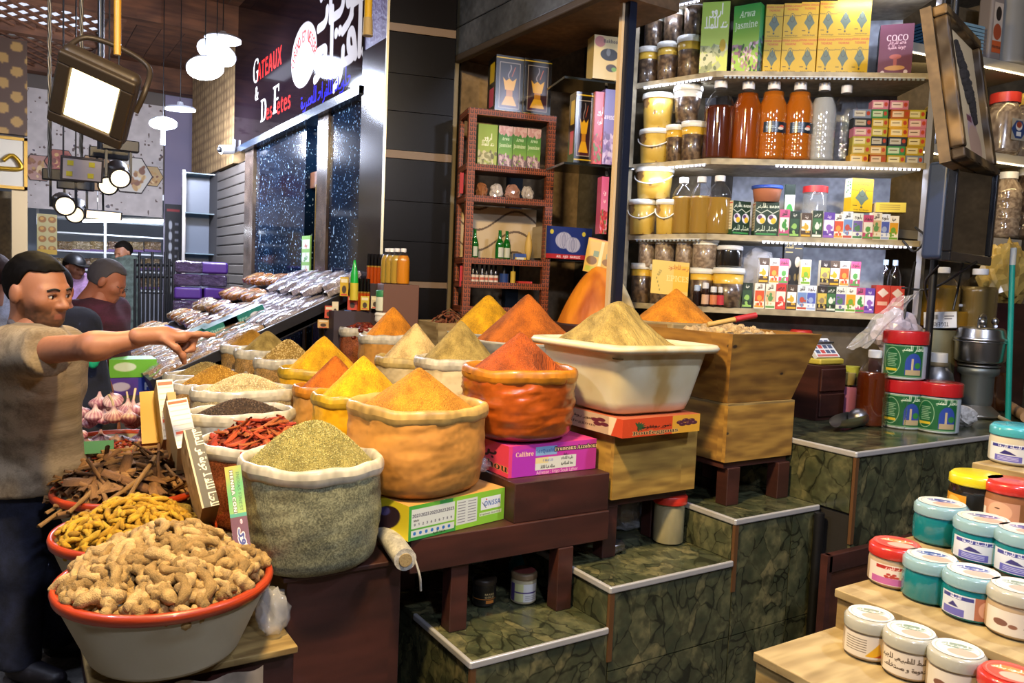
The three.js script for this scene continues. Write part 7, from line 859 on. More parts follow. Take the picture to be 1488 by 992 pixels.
// ================================================================ WRAPPED DATES ON A SLOPING DISPLAY
{
  const zN = -4.48, A = atZ(228, 560, zN), B = atZ(462, 452, zN), slope = (B.y - A.y) / (B.x - A.x), zFar = -6.9, x1 = XS - 0.06, yAt = (x) => A.y + (x - A.x) * slope, ang = Math.atan(slope), L = (x1 - A.x) / Math.cos(ang);
  const t = thing('sloping_display', 'black-edged sloping display table for wrapped dates', 'table', [A.x, A.y, zN]); t.rotation.z = ang;
  obj('board', span(0, L, -0.05, -0.02, zFar - zN, 0), mat(0x2c2a30, 0.6), t); for (const [a, b] of [[0, 0.48], [0.5, L]]) obj('edge_board', span(a, b, -0.06, 0.035, -0.02, 0.0, 0.004), mat(0x121118, 0.4), t); obj('foot_board', span(-0.02, 0, -0.06, 0.04, zFar - zN, 0), mat(0x121118, 0.4), t);
  const legs = thing('display_trestle', 'dark trestle under the sloping date display', 'trestle'); for (const [x, z] of [[A.x + 0.1, zN - 0.1], [x1 - 0.1, zN - 0.1], [A.x + 0.1, zFar + 0.1], [x1 - 0.1, zFar + 0.1]]) obj('leg', span(x - 0.03, x + 0.03, 0, yAt(x) - 0.07, z - 0.03, z + 0.03), M.black, legs); obj('front_cloth', span(A.x + 0.02, A.x + 0.03, 0.1, A.y - 0.06, zFar, zN - 0.05), mat(0x4a4450, 0.8), legs);
  const packGeo = [0, 1, 2, 3].map((s) => gridGeo(18, 10, (u, v) => { const a = u * 6.283, sx = Math.sign(Math.cos(a)) * Math.pow(Math.abs(Math.cos(a)), 0.5), sy = Math.sign(Math.sin(a)) * Math.pow(Math.abs(Math.sin(a)), 0.5), e = Math.pow(Math.sin(Math.PI * clamp(v, 0.02, 0.98)), 0.25); return [sx * 0.065 * e + 0.006 * nz(v * 9 + s, a), (v - 0.5) * 0.24, sy * 0.028 * e + 0.01 * nz(v * 7 + s, sx * 3, sy)]; }, true).rotateX(Math.PI / 2));
  const film = (a, b, s, f) => phy(0xffffff, 0.14, { map: dataTex(64, (u, v) => { const n = tn(u, v, f, s, 3), w = tn(u, v, 16, s + 4, 2); return w > 0.5 ? [214, 212, 222] : lerpC(hex(a), hex(b), clamp(0.5 + n)); }), clearcoat: 1, clearcoatRoughness: 0.06, bumpMap: blotch, bumpScale: 0.02 });  // pale patches in the map are painted highlights on the glossy film
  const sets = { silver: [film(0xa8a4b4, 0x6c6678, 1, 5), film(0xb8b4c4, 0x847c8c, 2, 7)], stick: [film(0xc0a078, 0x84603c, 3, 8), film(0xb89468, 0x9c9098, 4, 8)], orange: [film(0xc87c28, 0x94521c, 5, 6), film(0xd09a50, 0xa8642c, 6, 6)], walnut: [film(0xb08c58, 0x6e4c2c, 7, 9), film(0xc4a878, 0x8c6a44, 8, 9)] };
  const lab = { silver: 'silvery film-wrapped date packet high on the sloping display', stick: 'film packet of pale fig sticks low on the sloping display', orange: 'film packet of orange apricots at the far end of the display', walnut: 'film packet of nuts beside the apricots' };
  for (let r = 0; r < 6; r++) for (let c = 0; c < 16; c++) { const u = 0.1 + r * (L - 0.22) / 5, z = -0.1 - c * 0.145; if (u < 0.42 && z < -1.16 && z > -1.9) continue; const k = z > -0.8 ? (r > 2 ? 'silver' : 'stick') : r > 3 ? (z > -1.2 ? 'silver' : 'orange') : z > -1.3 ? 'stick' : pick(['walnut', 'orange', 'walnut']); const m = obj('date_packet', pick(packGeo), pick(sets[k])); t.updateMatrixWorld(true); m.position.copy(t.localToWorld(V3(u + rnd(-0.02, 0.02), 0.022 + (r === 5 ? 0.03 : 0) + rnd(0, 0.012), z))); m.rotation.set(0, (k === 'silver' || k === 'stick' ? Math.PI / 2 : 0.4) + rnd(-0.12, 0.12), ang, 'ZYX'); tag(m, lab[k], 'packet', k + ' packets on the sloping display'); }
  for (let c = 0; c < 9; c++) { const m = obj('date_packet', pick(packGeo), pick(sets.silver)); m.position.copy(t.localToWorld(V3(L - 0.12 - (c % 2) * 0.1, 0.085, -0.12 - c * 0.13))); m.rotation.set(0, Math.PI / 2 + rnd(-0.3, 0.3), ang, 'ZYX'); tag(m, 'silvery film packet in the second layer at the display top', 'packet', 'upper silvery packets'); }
  // teal cartons between the packets
  const te = print(90, 40, (g) => { fill(g, '#12786c', 0, 0, 90, 40); disc(g, '#d8dce4', 66, 22, 12, 12); txt(g, 'Dattes', 28, 16, 14, '#d0e4dc', { font: 'serif', style: 'italic' }); arab(g, 'تمور', 28, 32, 14, '#d0e4dc'); });
  for (const [px, py, w, z, l] of [[362, 436, 0.26, -5.0, 'teal date carton with white lettering among the silver packets'], [330, 462, 0.2, -5.0, 'green date carton with a round emblem, lower on the slope'], [292, 478, 0.2, -5.1, 'green date carton next to the pointing finger']]) { const q = atZ(px, py, z), o = thing('teal_carton', l, 'carton', [q.x, yAt(q.x) + 0.005, z]); o.rotation.z = ang; obj('box', printBox(w, 0.085, 0.16, [undefined, undefined, undefined, undefined, te], '#0f6a5c').translate(0, 0, -0.08), M.gloss, o); }
  const gb = thing('green_crate_box', 'bright green carton under the film packets beside the purple shirt', 'carton', atZ(190, 560, -4.9)); gb.position.y = atZ(190, 545, -4.9).y; obj('box', printBox(0.24, 0.1, 0.2, [undefined, undefined, undefined, undefined, print(60, 24, (g) => { fill(g, '#6cb830', 0, 0, 60, 24); disc(g, '#d8e8c8', 20, 10, 14, 6); })], '#5ca828'), M.print, gb); const vb = thing('violet_carton', 'violet printed carton under the bright green one', 'carton', gb.position.clone().add(V3(0, -0.1, 0))); obj('box', printBox(0.26, 0.098, 0.2, [undefined, undefined, undefined, undefined, print(60, 24, (g) => { fill(g, '#54389c', 0, 0, 60, 24); disc(g, '#c8c0dc', 16, 12, 11, 6); fill(g, '#20389c', 36, 0, 24, 24); txt(g, 'H', 47, 12, 14, '#e8ecf4'); })], '#463084'), M.print, vb); const cr = gb.position; boxThing('crate_support', 'grey plastic crate under the violet carton', 'crate', span(cr.x - 0.13, cr.x + 0.13, 0, cr.y - 0.101, cr.z - 0.1, cr.z + 0.1), mat(0x4c4a54, 0.6));
  // tray of round biscuits
  t.updateMatrixWorld(true); const tr2 = thing('biscuit_tray', 'blue tray of round biscuits at the far end of the stall', 'tray', t.localToWorld(V3(0.2, 0.002, -1.52))); tr2.rotation.z = ang; obj('tray', bx(0.34, 0.02, 0.5), mat(0x2c4890, 0.5), tr2); obj('tray_rim', merge([bx(0.34, 0.05, 0.012, 0, 0, 0.25), bx(0.34, 0.05, 0.012, 0, 0, -0.25), bx(0.012, 0.05, 0.5, 0.17, 0, 0), bx(0.012, 0.05, 0.5, -0.17, 0, 0)]), mat(0x2c4890, 0.5), tr2); tr2.updateMatrixWorld(true);
  const ball = new THREE.SphereGeometry(0.024, 10, 7), bm = mat(0xd0b078, 0.6); for (let i = 0; i < 6; i++) for (let j = 0; j < 9; j++) { const m = obj('round_biscuit', ball, bm); m.position.copy(tr2.localToWorld(V3(-0.135 + i * 0.054, 0.042, -0.216 + j * 0.054))); tag(m, 'round pale biscuit in the blue tray', 'biscuit', 'round biscuits in the blue tray'); }
}
// ================================================================ FAR END OF THE ALLEY
{
  const far = (px, py, z) => atZ(px, py, z); let q, r;
  // stacked violet packs
  const pg = [0, 1].map((s) => new RoundedBoxGeometry(0.222, 0.104, 0.3, 3, 0.022).translate(0, 0.054, 0)), vm = [phy(0x54308c, 0.3, { clearcoat: 0.7 }), phy(0x6c5480, 0.15, { clearcoat: 1, map: blotch, bumpMap: blotch, bumpScale: 0.03 })];
  for (const [px, d, n] of [[274, 6.9, 6], [312, 7.1, 6]]) { const b = P(px, 440, d); for (let i = 0; i < n + 1; i++) { const m = obj('violet_pack', pg[i % 2], vm[(i + (px > 300 ? 1 : 0)) % 3 === 0 ? 1 : i % 2]); m.position.set(b.x, 0.92 + i * 0.112, b.z); m.rotation.y = rnd(-0.15, 0.15) - 0.2; tag(m, px < 300 ? 'film-wrapped violet pack in the stack behind the biscuits' : 'film-wrapped violet pack in the stack by the grey shutter', 'pack', px < 300 ? 'left stack of violet packs' : 'right stack of violet packs'); } boxThing('pack_pallet', px < 300 ? 'low pallet box under the left violet packs' : 'low pallet box under the right violet packs', 'box', span(b.x - 0.1, b.x + 0.1, 0, 0.918, b.z - 0.15, b.z + 0.15), mat(0x3a3644, 0.7)); }
  // glass cabinet
  { const a = P(292, 345, 9), w = 0.36, c = thing('glass_cabinet', 'tall aluminium-framed glass cabinet beside the shutter', 'cabinet', [a.x, 0, a.z], -0.2), y0 = 1.2, y1 = P(292, 252, 9).y; for (const [x, z] of [[-w / 2, 0.13], [w / 2, 0.13], [-w / 2, -0.13], [w / 2, -0.13]]) obj('post', bx(0.03, y1, 0.03, x, 0, z), mat(0x9a9a9c, 0.35, 0.7), c); for (const y of [0.4, 0.9, 1.4, 1.8, 2.25, y1 - 0.03]) obj('glass_shelf', bx(w, 0.012, 0.26, 0, y, 0), phy(0x9cb0b8, 0.08, { transmission: 0.5 }), c); for (const x of [-w / 2, w / 2]) obj('side_glass', bx(0.004, y1, 0.24, x, 0, 0), M.glass, c); obj('back', bx(w, y1, 0.006, 0, 0, -0.14), mat(0x4c5664, 0.4), c); }
  // railing
  { const c = thing('metal_railing', 'black metal bar railing in front of the far shop', 'railing'); for (let i = 0; i < 11; i++) { const x = 196 + i * 6.2, a = P(x, 440, 8.2), b = P(x, i % 3 === 1 ? 366 : 376 + (i % 2) * 6, 8.2); obj('bar', rod(V3(a.x, 0, a.z), V3(a.x, b.y, a.z), 0.014), M.black, c); } for (const y of [385, 402]) obj('rail', rod(P(196, y, 8.2), P(262, y - (y === 385 ? 0 : 0), 8.2), 0.016), M.black, c); }
  // far shop: counter, shelves, goods
  const zc = ZF - 0.5; { const c = thing('sweet_counter', 'white shop shelving with trays of sweets under bright tubes', 'shelf'); const xl = far(55, 380, zc).x, xr = far(243, 380, zc).x; for (const py of [318, 340, 366, 392, 420]) { const a = far(150, py, zc).y; obj('shelf', span(xl, xr, a - 0.02, a, zc - 0.5, zc), mat(0xd4d8dc, 0.4), c); } for (const x of [xl, (xl + xr) / 2, xr]) obj('post', span(x - 0.015, x + 0.015, 0, far(150, 300, zc).y, zc - 0.02, zc + 0.01), mat(0xc8ccd0, 0.3, 0.5), c); obj('counter_base', span(xl, xr, 0, far(150, 425, zc).y, zc - 0.5, zc), mat(0x8a8c94, 0.5), c);
    const col = [0x9c7c50, 0xb8a078, 0xa88c5c, 0x8c6c54, 0xb09468]; for (const [row, py, h] of [[0, 366, 18], [1, 392, 20], [2, 420, 20]]) for (let i = 0; i < 6; i++) { const px = 92 + i * 26, p = far(px, py, zc - 0.06), w = 24 * 10.2 / FOCAL * 0.52, m = thing('sweet_tray', ['tray of wrapped sweets on the upper counter shelf', 'tray of sweets on the middle counter shelf', 'tray of sweets on the lowest counter shelf'][row], 'tray', [p.x, p.y + 0.001, p.z - 0.1], 0, ['upper sweet trays', 'middle sweet trays', 'lower sweet trays'][row]); obj('tray', bx(w * 1.9, h * 0.0078, 0.2), phy(col[(i + row * 2) % 5], 0.25, { clearcoat: 0.8, map: blotch, bumpMap: speck, bumpScale: 0.02 }), m); obj('liner', bx(w * 1.94, 0.03, 0.21), mat(0x54386c, 0.5), m); }
    for (const [a, b, py] of [[122, 195, 293], [120, 240, 321]]) { const p = far(a, py, zc + 0.02), p2 = far(b, py, zc + 0.02), o = thing('tube_lamp', py < 300 ? 'long white tube lamp over the far counter' : 'lower white tube lamp of the far counter', 'lamp'); p.z += py < 300 ? 0.4 : 0; p2.z = p.z; obj('tube', rod(p, p2, 0.02, 10), std(0xffffff, 0.4, { emissive: 0xe8f2ff, emissiveIntensity: 5 }), o); obj('fitting', bar(p.clone().add(V3(0, 0.03, 0)), p2.clone().add(V3(0, 0.03, 0)), 0.05, 0.02), M.white, o); const l = new THREE.RectAreaLight(0xe4f0ff, 90, p.distanceTo(p2), 0.06); l.position.copy(p.clone().lerp(p2, 0.5)).add(V3(0, -0.03, 0)); l.lookAt(l.position.x, 0, l.position.z + 0.3); o.add(l); } }
  // poster of pastries and black totem
  { const z = ZF + 0.06, a = far(54, 310, z), b = far(83, 370, z), o = thing('pastry_poster', 'yellow poster with rows of pastries at the far shop', 'poster', [(a.x + b.x) / 2, b.y, z]); obj('sheet', printBox(b.x - a.x, a.y - b.y, 0.02, [undefined, undefined, undefined, undefined, print(50, 100, (g) => { fill(g, '#c8b878', 0, 0, 50, 100); for (let i = 0; i < 8; i++) { disc(g, '#a86c24', 13 + (i % 2) * 24, 14 + Math.floor(i / 2) * 24, 10, 8); disc(g, '#d8a440', 12 + (i % 2) * 24, 12 + Math.floor(i / 2) * 24, 5, 4); } fill(g, '#d0a420', 0, 88, 50, 12); })], '#b8a868'), M.print, o); obj('post', bx(0.04, b.y, 0.03, 0, -b.y, 0), M.white, o);
    const c = far(240, 296, z), d = far(262, 372, z), t = thing('black_totem', 'tall black board with white dotted lettering', 'sign', [(c.x + d.x) / 2, 0, z]); obj('board', printBox(d.x - c.x, c.y, 0.05, [undefined, undefined, undefined, undefined, print(30, 140, (g) => { fill(g, '#16141a', 0, 0, 30, 140); for (let i = 0; i < 7; i++) disc(g, '#c8ccd4', 10, 16 + i * 8, 3.4); for (let i = 0; i < 10; i++) fill(g, '#8a8c98', 18, 14 + i * 6, 7, 2); fill(g, '#a82c2c', 3, 4, 24, 2); })], '#16141a'), M.print, t); }
  // cream shop front at the left edge with a gold sign
  { const z = -9.8, a = far(-40, 300, z), b = far(40, 300, z), o = new THREE.Group(); o.name = 'wall_cream_shop'; o.userData.kind = 'structure'; scene.add(o); const yb = far(20, 275, z).y, yt = far(20, 140, z).y; obj('upper_panel', span(-3, b.x, far(20, 195, z).y, CE, z - 0.1, z), std(0xffffff, 0.6, { map: dataTex(64, (u, v) => { const k = Math.sin(u * 25) * Math.sin(v * 25); return k > 0.3 ? [148, 112, 52] : [70, 46, 26]; }) }), o); obj('pillar', span(far(17, 300, z).x, b.x, 0, yb, z - 0.1, z + 0.02), mat(0xc4a878, 0.6), o); obj('window_back', span(-3, far(17, 300, z).x, 0, yb, z - 0.4, z - 0.35), std(0x8c7448, 0.6, { map: blotch }), o);
    const s = thing('gold_letter_sign', 'cream sign with a gold frame and raised gold Arabic letters', 'sign', [0, 0, z + 0.02]); const y1 = far(20, 200, z).y; obj('board', span(-1.2, b.x, yb, y1, -0.02, 0.02), mat(0xbcb098, 0.5), s); obj('frame', merge([span(-1.2, b.x, yb, yb + 0.03, 0.0, 0.04), span(-1.2, b.x, y1 - 0.03, y1, 0, 0.04), span(b.x - 0.03, b.x, yb, y1, 0, 0.04)]), mat(0xa8843c, 0.35, 0.7), s); const c = far(8, 240, z); obj('letters', merge([tube([[c.x - 0.25, c.y - 0.03, 0.05], [c.x, c.y - 0.04, 0.05], [c.x + 0.14, c.y - 0.02, 0.05], [c.x + 0.06, c.y + 0.1, 0.05], [c.x - 0.02, c.y + 0.04, 0.05]], 0.022, 30, 8), tube([[c.x - 0.16, c.y - 0.02, 0.05], [c.x - 0.17, c.y + 0.2, 0.05]], 0.02, 8, 8)]), mat(0xb8902c, 0.3, 0.8), s); }
  // white camera on the shop front
  { const p = atX(340, 218, XS - 0.02), o = thing('security_camera', 'small white security camera under the carved front', 'camera', p); obj('body', rod(V3(-0.02, 0, 0.02), V3(-0.14, -0.02, 0.06), 0.045, 14), mat(0xc8c8c8, 0.4), o); obj('lens', tr(new THREE.SphereGeometry(0.03, 12, 8), -0.145, -0.02, 0.062), M.black, o); obj('mount', cyl(0.02, 0.02, 0.1, 0, 0, 0.01), mat(0xb0b0b0, 0.4), o); }
}
// ================================================================ PEOPLE
function surfaceNet(f, lo, hi, cell, color) { // smooth closed mesh of a distance field
  const n = [0, 1, 2].map((i) => Math.ceil((hi[i] - lo[i]) / cell) + 1), val = new Float32Array(n[0] * n[1] * n[2]), id = (i, j, k) => (k * n[1] + j) * n[0] + i, at = (i, j, k) => [lo[0] + i * cell, lo[1] + j * cell, lo[2] + k * cell];
  for (let k = 0; k < n[2]; k++) for (let j = 0; j < n[1]; j++) for (let i = 0; i < n[0]; i++) val[id(i, j, k)] = f(lo[0] + i * cell, lo[1] + j * cell, lo[2] + k * cell);
  const map = new Int32Array(val.length).fill(-1), pos = [], idx = [], C = [[0, 0, 0], [1, 0, 0], [0, 1, 0], [1, 1, 0], [0, 0, 1], [1, 0, 1], [0, 1, 1], [1, 1, 1]], E = [[0, 1], [2, 3], [4, 5], [6, 7], [0, 2], [1, 3], [4, 6], [5, 7], [0, 4], [1, 5], [2, 6], [3, 7]];
  for (let k = 0; k < n[2] - 1; k++) for (let j = 0; j < n[1] - 1; j++) for (let i = 0; i < n[0] - 1; i++) { const v = C.map(([a, b, c]) => val[id(i + a, j + b, k + c)]); let s = 0; for (const x of v) if (x < 0) s++; if (s === 0 || s === 8) continue; let x = 0, y = 0, z = 0, m = 0; for (const [a, b] of E) if ((v[a] < 0) !== (v[b] < 0)) { const t = v[a] / (v[a] - v[b]); x += mixN(C[a][0], C[b][0], t); y += mixN(C[a][1], C[b][1], t); z += mixN(C[a][2], C[b][2], t); m++; } map[id(i, j, k)] = pos.length / 3; pos.push(lo[0] + (i + x / m) * cell, lo[1] + (j + y / m) * cell, lo[2] + (k + z / m) * cell); }
  const quad = (a, b, c, d, flip) => { if (a < 0 || b < 0 || c < 0 || d < 0) return; flip ? idx.push(a, c, b, a, d, c) : idx.push(a, b, c, a, c, d); };
  for (let k = 1; k < n[2] - 1; k++) for (let j = 1; j < n[1] - 1; j++) for (let i = 1; i < n[0] - 1; i++) { const v0 = val[id(i, j, k)] < 0; if (v0 !== val[id(i + 1, j, k)] < 0) quad(map[id(i, j - 1, k - 1)], map[id(i, j, k - 1)], map[id(i, j, k)], map[id(i, j - 1, k)], !v0); if (v0 !== val[id(i, j + 1, k)] < 0) quad(map[id(i - 1, j, k - 1)], map[id(i - 1, j, k)], map[id(i, j, k)], map[id(i, j, k - 1)], !v0); if (v0 !== val[id(i, j, k + 1)] < 0) quad(map[id(i - 1, j - 1, k)], map[id(i, j - 1, k)], map[id(i, j, k)], map[id(i - 1, j, k)], !v0); }
  const g = new THREE.BufferGeometry(); g.setAttribute('position', new THREE.Float32BufferAttribute(pos, 3)); g.setIndex(idx); g.computeVertexNormals(); const uv = new Float32Array(pos.length / 3 * 2); for (let i = 0; i < uv.length / 2; i++) { uv[2 * i] = pos[3 * i] + pos[3 * i + 2] * 0.7; uv[2 * i + 1] = pos[3 * i + 1]; } g.setAttribute('uv', new THREE.BufferAttribute(uv, 2));
  if (color) { const c = new Float32Array(pos.length); for (let i = 0; i < pos.length; i += 3) { const q = color(pos[i], pos[i + 1], pos[i + 2]); c[i] = q[0]; c[i + 1] = q[1]; c[i + 2] = q[2]; } g.setAttribute('color', new THREE.BufferAttribute(c, 3)); }
  return g;
}
const smin = (a, b, k) => { const h = Math.max(k - Math.abs(a - b), 0) / k; return Math.min(a, b) - h * h * k * 0.25; };
function capDist(x, y, z, a, b, ra, rb) { const bx2 = b.x - a.x, by = b.y - a.y, bz = b.z - a.z, px = x - a.x, py = y - a.y, pz = z - a.z, t = clamp((px * bx2 + py * by + pz * bz) / (bx2 * bx2 + by * by + bz * bz + 1e-9)); return Math.hypot(px - bx2 * t, py - by * t, pz - bz * t) - mixN(ra, rb, t); }
const field = (caps, k, grow = 0) => (x, y, z) => { let d = 9; for (const c of caps) d = smin(d, capDist(x, y, z, c[0], c[1], c[2] + grow, c[3] + grow), k); return d; };
function bounds(caps, pad) { const lo = [9, 9, 9], hi = [-9, -9, -9]; for (const c of caps) for (const p of [c[0], c[1]]) ['x', 'y', 'z'].forEach((k, i) => { const r = Math.max(c[2], c[3]) + pad; lo[i] = Math.min(lo[i], p[k] - r); hi[i] = Math.max(hi[i], p[k] + r); }); return [lo, hi]; }
const net = (caps, k, cell, grow = 0, cut, color) => { const f0 = field(caps, k, grow), f = cut ? (x, y, z) => Math.max(f0(x, y, z), cut(x, y, z)) : f0, [lo, hi] = bounds(caps, grow + 0.04); return surfaceNet(f, lo, hi, cell, color); };
// head in its own axes: y up, z forward, x to the person's left; origin at the centre of the skull
function headGeo(o) {
  const S = (x, y, z, cx, cy, cz, rx, ry, rz) => { const k = Math.hypot((x - cx) / rx, (y - cy) / ry, (z - cz) / rz); return (k - 1) * Math.min(rx, ry, rz); }, cap = (x, y, z, a, b, ra, rb) => capDist(x, y, z, V3(...a), V3(...b), ra, rb);
  const skull = (x, y, z) => { let d = S(x, y, z, 0, 0.025, -0.012, 0.076, 0.092, 0.096); d = smin(d, S(x, y, z, 0, -0.04, 0.028, 0.058, 0.075, 0.066), 0.04); d = smin(d, S(x, y, z, 0, -0.092, 0.05, 0.032, 0.026, 0.034), 0.04); return d; };
  const face = (x, y, z) => { const ax = Math.abs(x); let d = skull(x, y, z); d = smin(d, cap(ax, y, z, [0.012, 0.012, 0.082], [0.045, 0.014, 0.066], 0.011, 0.009), 0.018); d = smin(d, cap(x, y, z, [0, 0.004, 0.086], [0, -0.034, 0.11], 0.008, 0.013), 0.012); d = smin(d, S(ax, y, z, 0.012, -0.038, 0.098, 0.009, 0.008, 0.01), 0.01); d = smin(d, S(ax, y, z, 0.042, -0.022, 0.062, 0.022, 0.02, 0.02), 0.03); d = Math.max(d, -(S(ax, y, z, 0.032, -0.006, 0.094, 0.017, 0.011, 0.014))); d = smin(d, cap(ax, y, z, [0, -0.064, 0.09], [0.02, -0.066, 0.08], 0.008, 0.005), 0.008); d = smin(d, cap(ax, y, z, [0, -0.076, 0.088], [0.016, -0.075, 0.08], 0.008, 0.005), 0.006); d = smin(d, S(ax, y, z, 0.08, -0.01, -0.008, 0.012, 0.032, 0.02), 0.008); return smin(d, cap(x, y, z, [0, -0.06, -0.025], [0, -0.16, -0.04], 0.052, 0.056), 0.03); };
  const c = (h) => new THREE.Color(h).toArray(), sk = c(o.skin), st = c(o.beard ?? o.skin), lip = c(o.lip ?? 0x7e4c3e); const mix3 = (a, b, t) => [mixN(a[0], b[0], t), mixN(a[1], b[1], t), mixN(a[2], b[2], t)];
  const col = (x, y, z) => { const ax = Math.abs(x); let q = sk; if (o.beard) { const b = smooth(-0.03, -0.06, y - 0.45 * Math.max(0, 0.03 - z) + (ax < 0.03 && y > -0.075 && z > 0.06 ? 0.012 : 0)) * smooth(-0.02, 0.02, z) * smooth(-0.135, -0.11, y); q = mix3(q, st, b * (0.75 + 0.25 * nz(x * 90, y * 90, z * 90))); } const l = smooth(0.011, 0.006, Math.abs(y + 0.07)) * smooth(0.024, 0.018, ax) * smooth(0.07, 0.082, z); return mix3(q, lip, l); };
  const g = surfaceNet(face, [-0.11, -0.17, -0.13], [0.11, 0.135, 0.14], o.cell ?? 0.0045, col);
  const hair = o.hair === undefined ? null : surfaceNet((x, y, z) => { const d = skull(x, y, z) - (o.hairT ?? 0.012) - 0.0015 * nz(x * 60, y * 60, z * 60), line = (o.bald ? 0.018 : 0.07) - y - smooth(0.03, -0.03, z) * (o.bald ? 0.05 : 0.11) + Math.max(0, z - 0.06) * 0.2, top = o.bald ? 0.07 : -9; let r = Math.max(d, line); if (o.bald) r = Math.max(r, y - 0.085); return r; }, [-0.11, -0.14, -0.14], [0.11, 0.15, 0.12], o.cell ?? 0.0045);
  return { g, hair };
}
function person(o) { // joints in world metres; o.caps: {body, shirt, trousers}
  const t = thing('person', o.label, 'person', [o.base.x, 0, o.base.z]); const loc = (g) => g.translate(-o.base.x, 0, -o.base.z), cell = o.cell ?? 0.014, skin = new THREE.Color(o.skin).toArray(), sc = () => skin;
  const head = headGeo(o.head), hm = new THREE.Matrix4().makeBasis(...(() => { const z = o.head.dir.clone().normalize(), x = V3(0, 1, 0).cross(z).normalize(), y = z.clone().cross(x); if (o.head.tilt) y.applyAxisAngle(z, o.head.tilt), x.applyAxisAngle(z, o.head.tilt); return [x, y, z]; })()).scale(V3(1, 1, 1).multiplyScalar(o.head.size ?? 1)).setPosition(o.head.at);
  const parts = [net(o.body, 0.04, cell, -0.004, undefined, sc), head.g.applyMatrix4(hm)]; if (o.hand) parts.push(net(o.hand, 0.012, 0.0045, 0, undefined, sc)); if (o.hand2) parts.push(net(o.hand2, 0.012, 0.006, 0, undefined, sc));
  obj('body', loc(mergeGeometries(parts.map((g) => g.toNonIndexed()))), std(0xffffff, 0.55, { vertexColors: true }), t);
  if (head.hair) obj('hair', loc(head.hair.applyMatrix4(hm)), phy(o.head.hair, 0.7, { specularIntensity: 0.15 }), t);
  if (o.head.eyes) { for (const s of [-1, 1]) { const e = new THREE.SphereGeometry(0.0115, 14, 10).scale(1, 0.8, 1); obj('eye', loc(e.translate(s * 0.031, -0.006, 0.0775).applyMatrix4(hm)), mat(0xd8d0c4, 0.25), t); obj('iris', loc(new THREE.SphereGeometry(0.006, 10, 8).translate(s * 0.031 + (o.head.look ?? 0), -0.0065, 0.0846).applyMatrix4(hm)), mat(0x1c120c, 0.2), t); obj('eyebrow', loc(tube([[s * 0.014, 0.016, 0.098], [s * 0.03, 0.021, 0.096], [s * 0.048, 0.014, 0.083]], 0.0034, 8, 6).applyMatrix4(hm)), mat(o.head.hair ?? 0x1c1410, 0.8), t); obj('eyelid', loc(tube([[s * 0.018, -0.001, 0.09], [s * 0.031, 0.0045, 0.093], [s * 0.045, -0.001, 0.084]], 0.0028, 8, 6).applyMatrix4(hm)), mat(0x5c3826, 0.6), t); } }
  if (o.extra) o.extra(t, hm, loc);
  if (o.shirt) obj('shirt', loc(net(o.shirt, 0.05, cell, o.shirtGrow ?? 0.008, o.shirtCut)), o.shirtMat, t);
  if (o.trousers) obj('trousers', loc(net(o.trousers, 0.05, cell, 0.008, o.trouserCut)), o.trouserMat, t);
  if (o.shoes) for (const s of o.shoes) obj('shoe', loc(net(s, 0.03, 0.01, 0, (x, y) => -y + 0.001)), mat(0x14121a, 0.5), t);
  return t;
}
const cloth = (a, b, s) => std(a, 0.9, { map: withRepeat(mottle[s % 3], 7), bumpMap: speck, bumpScale: 0.0006 });
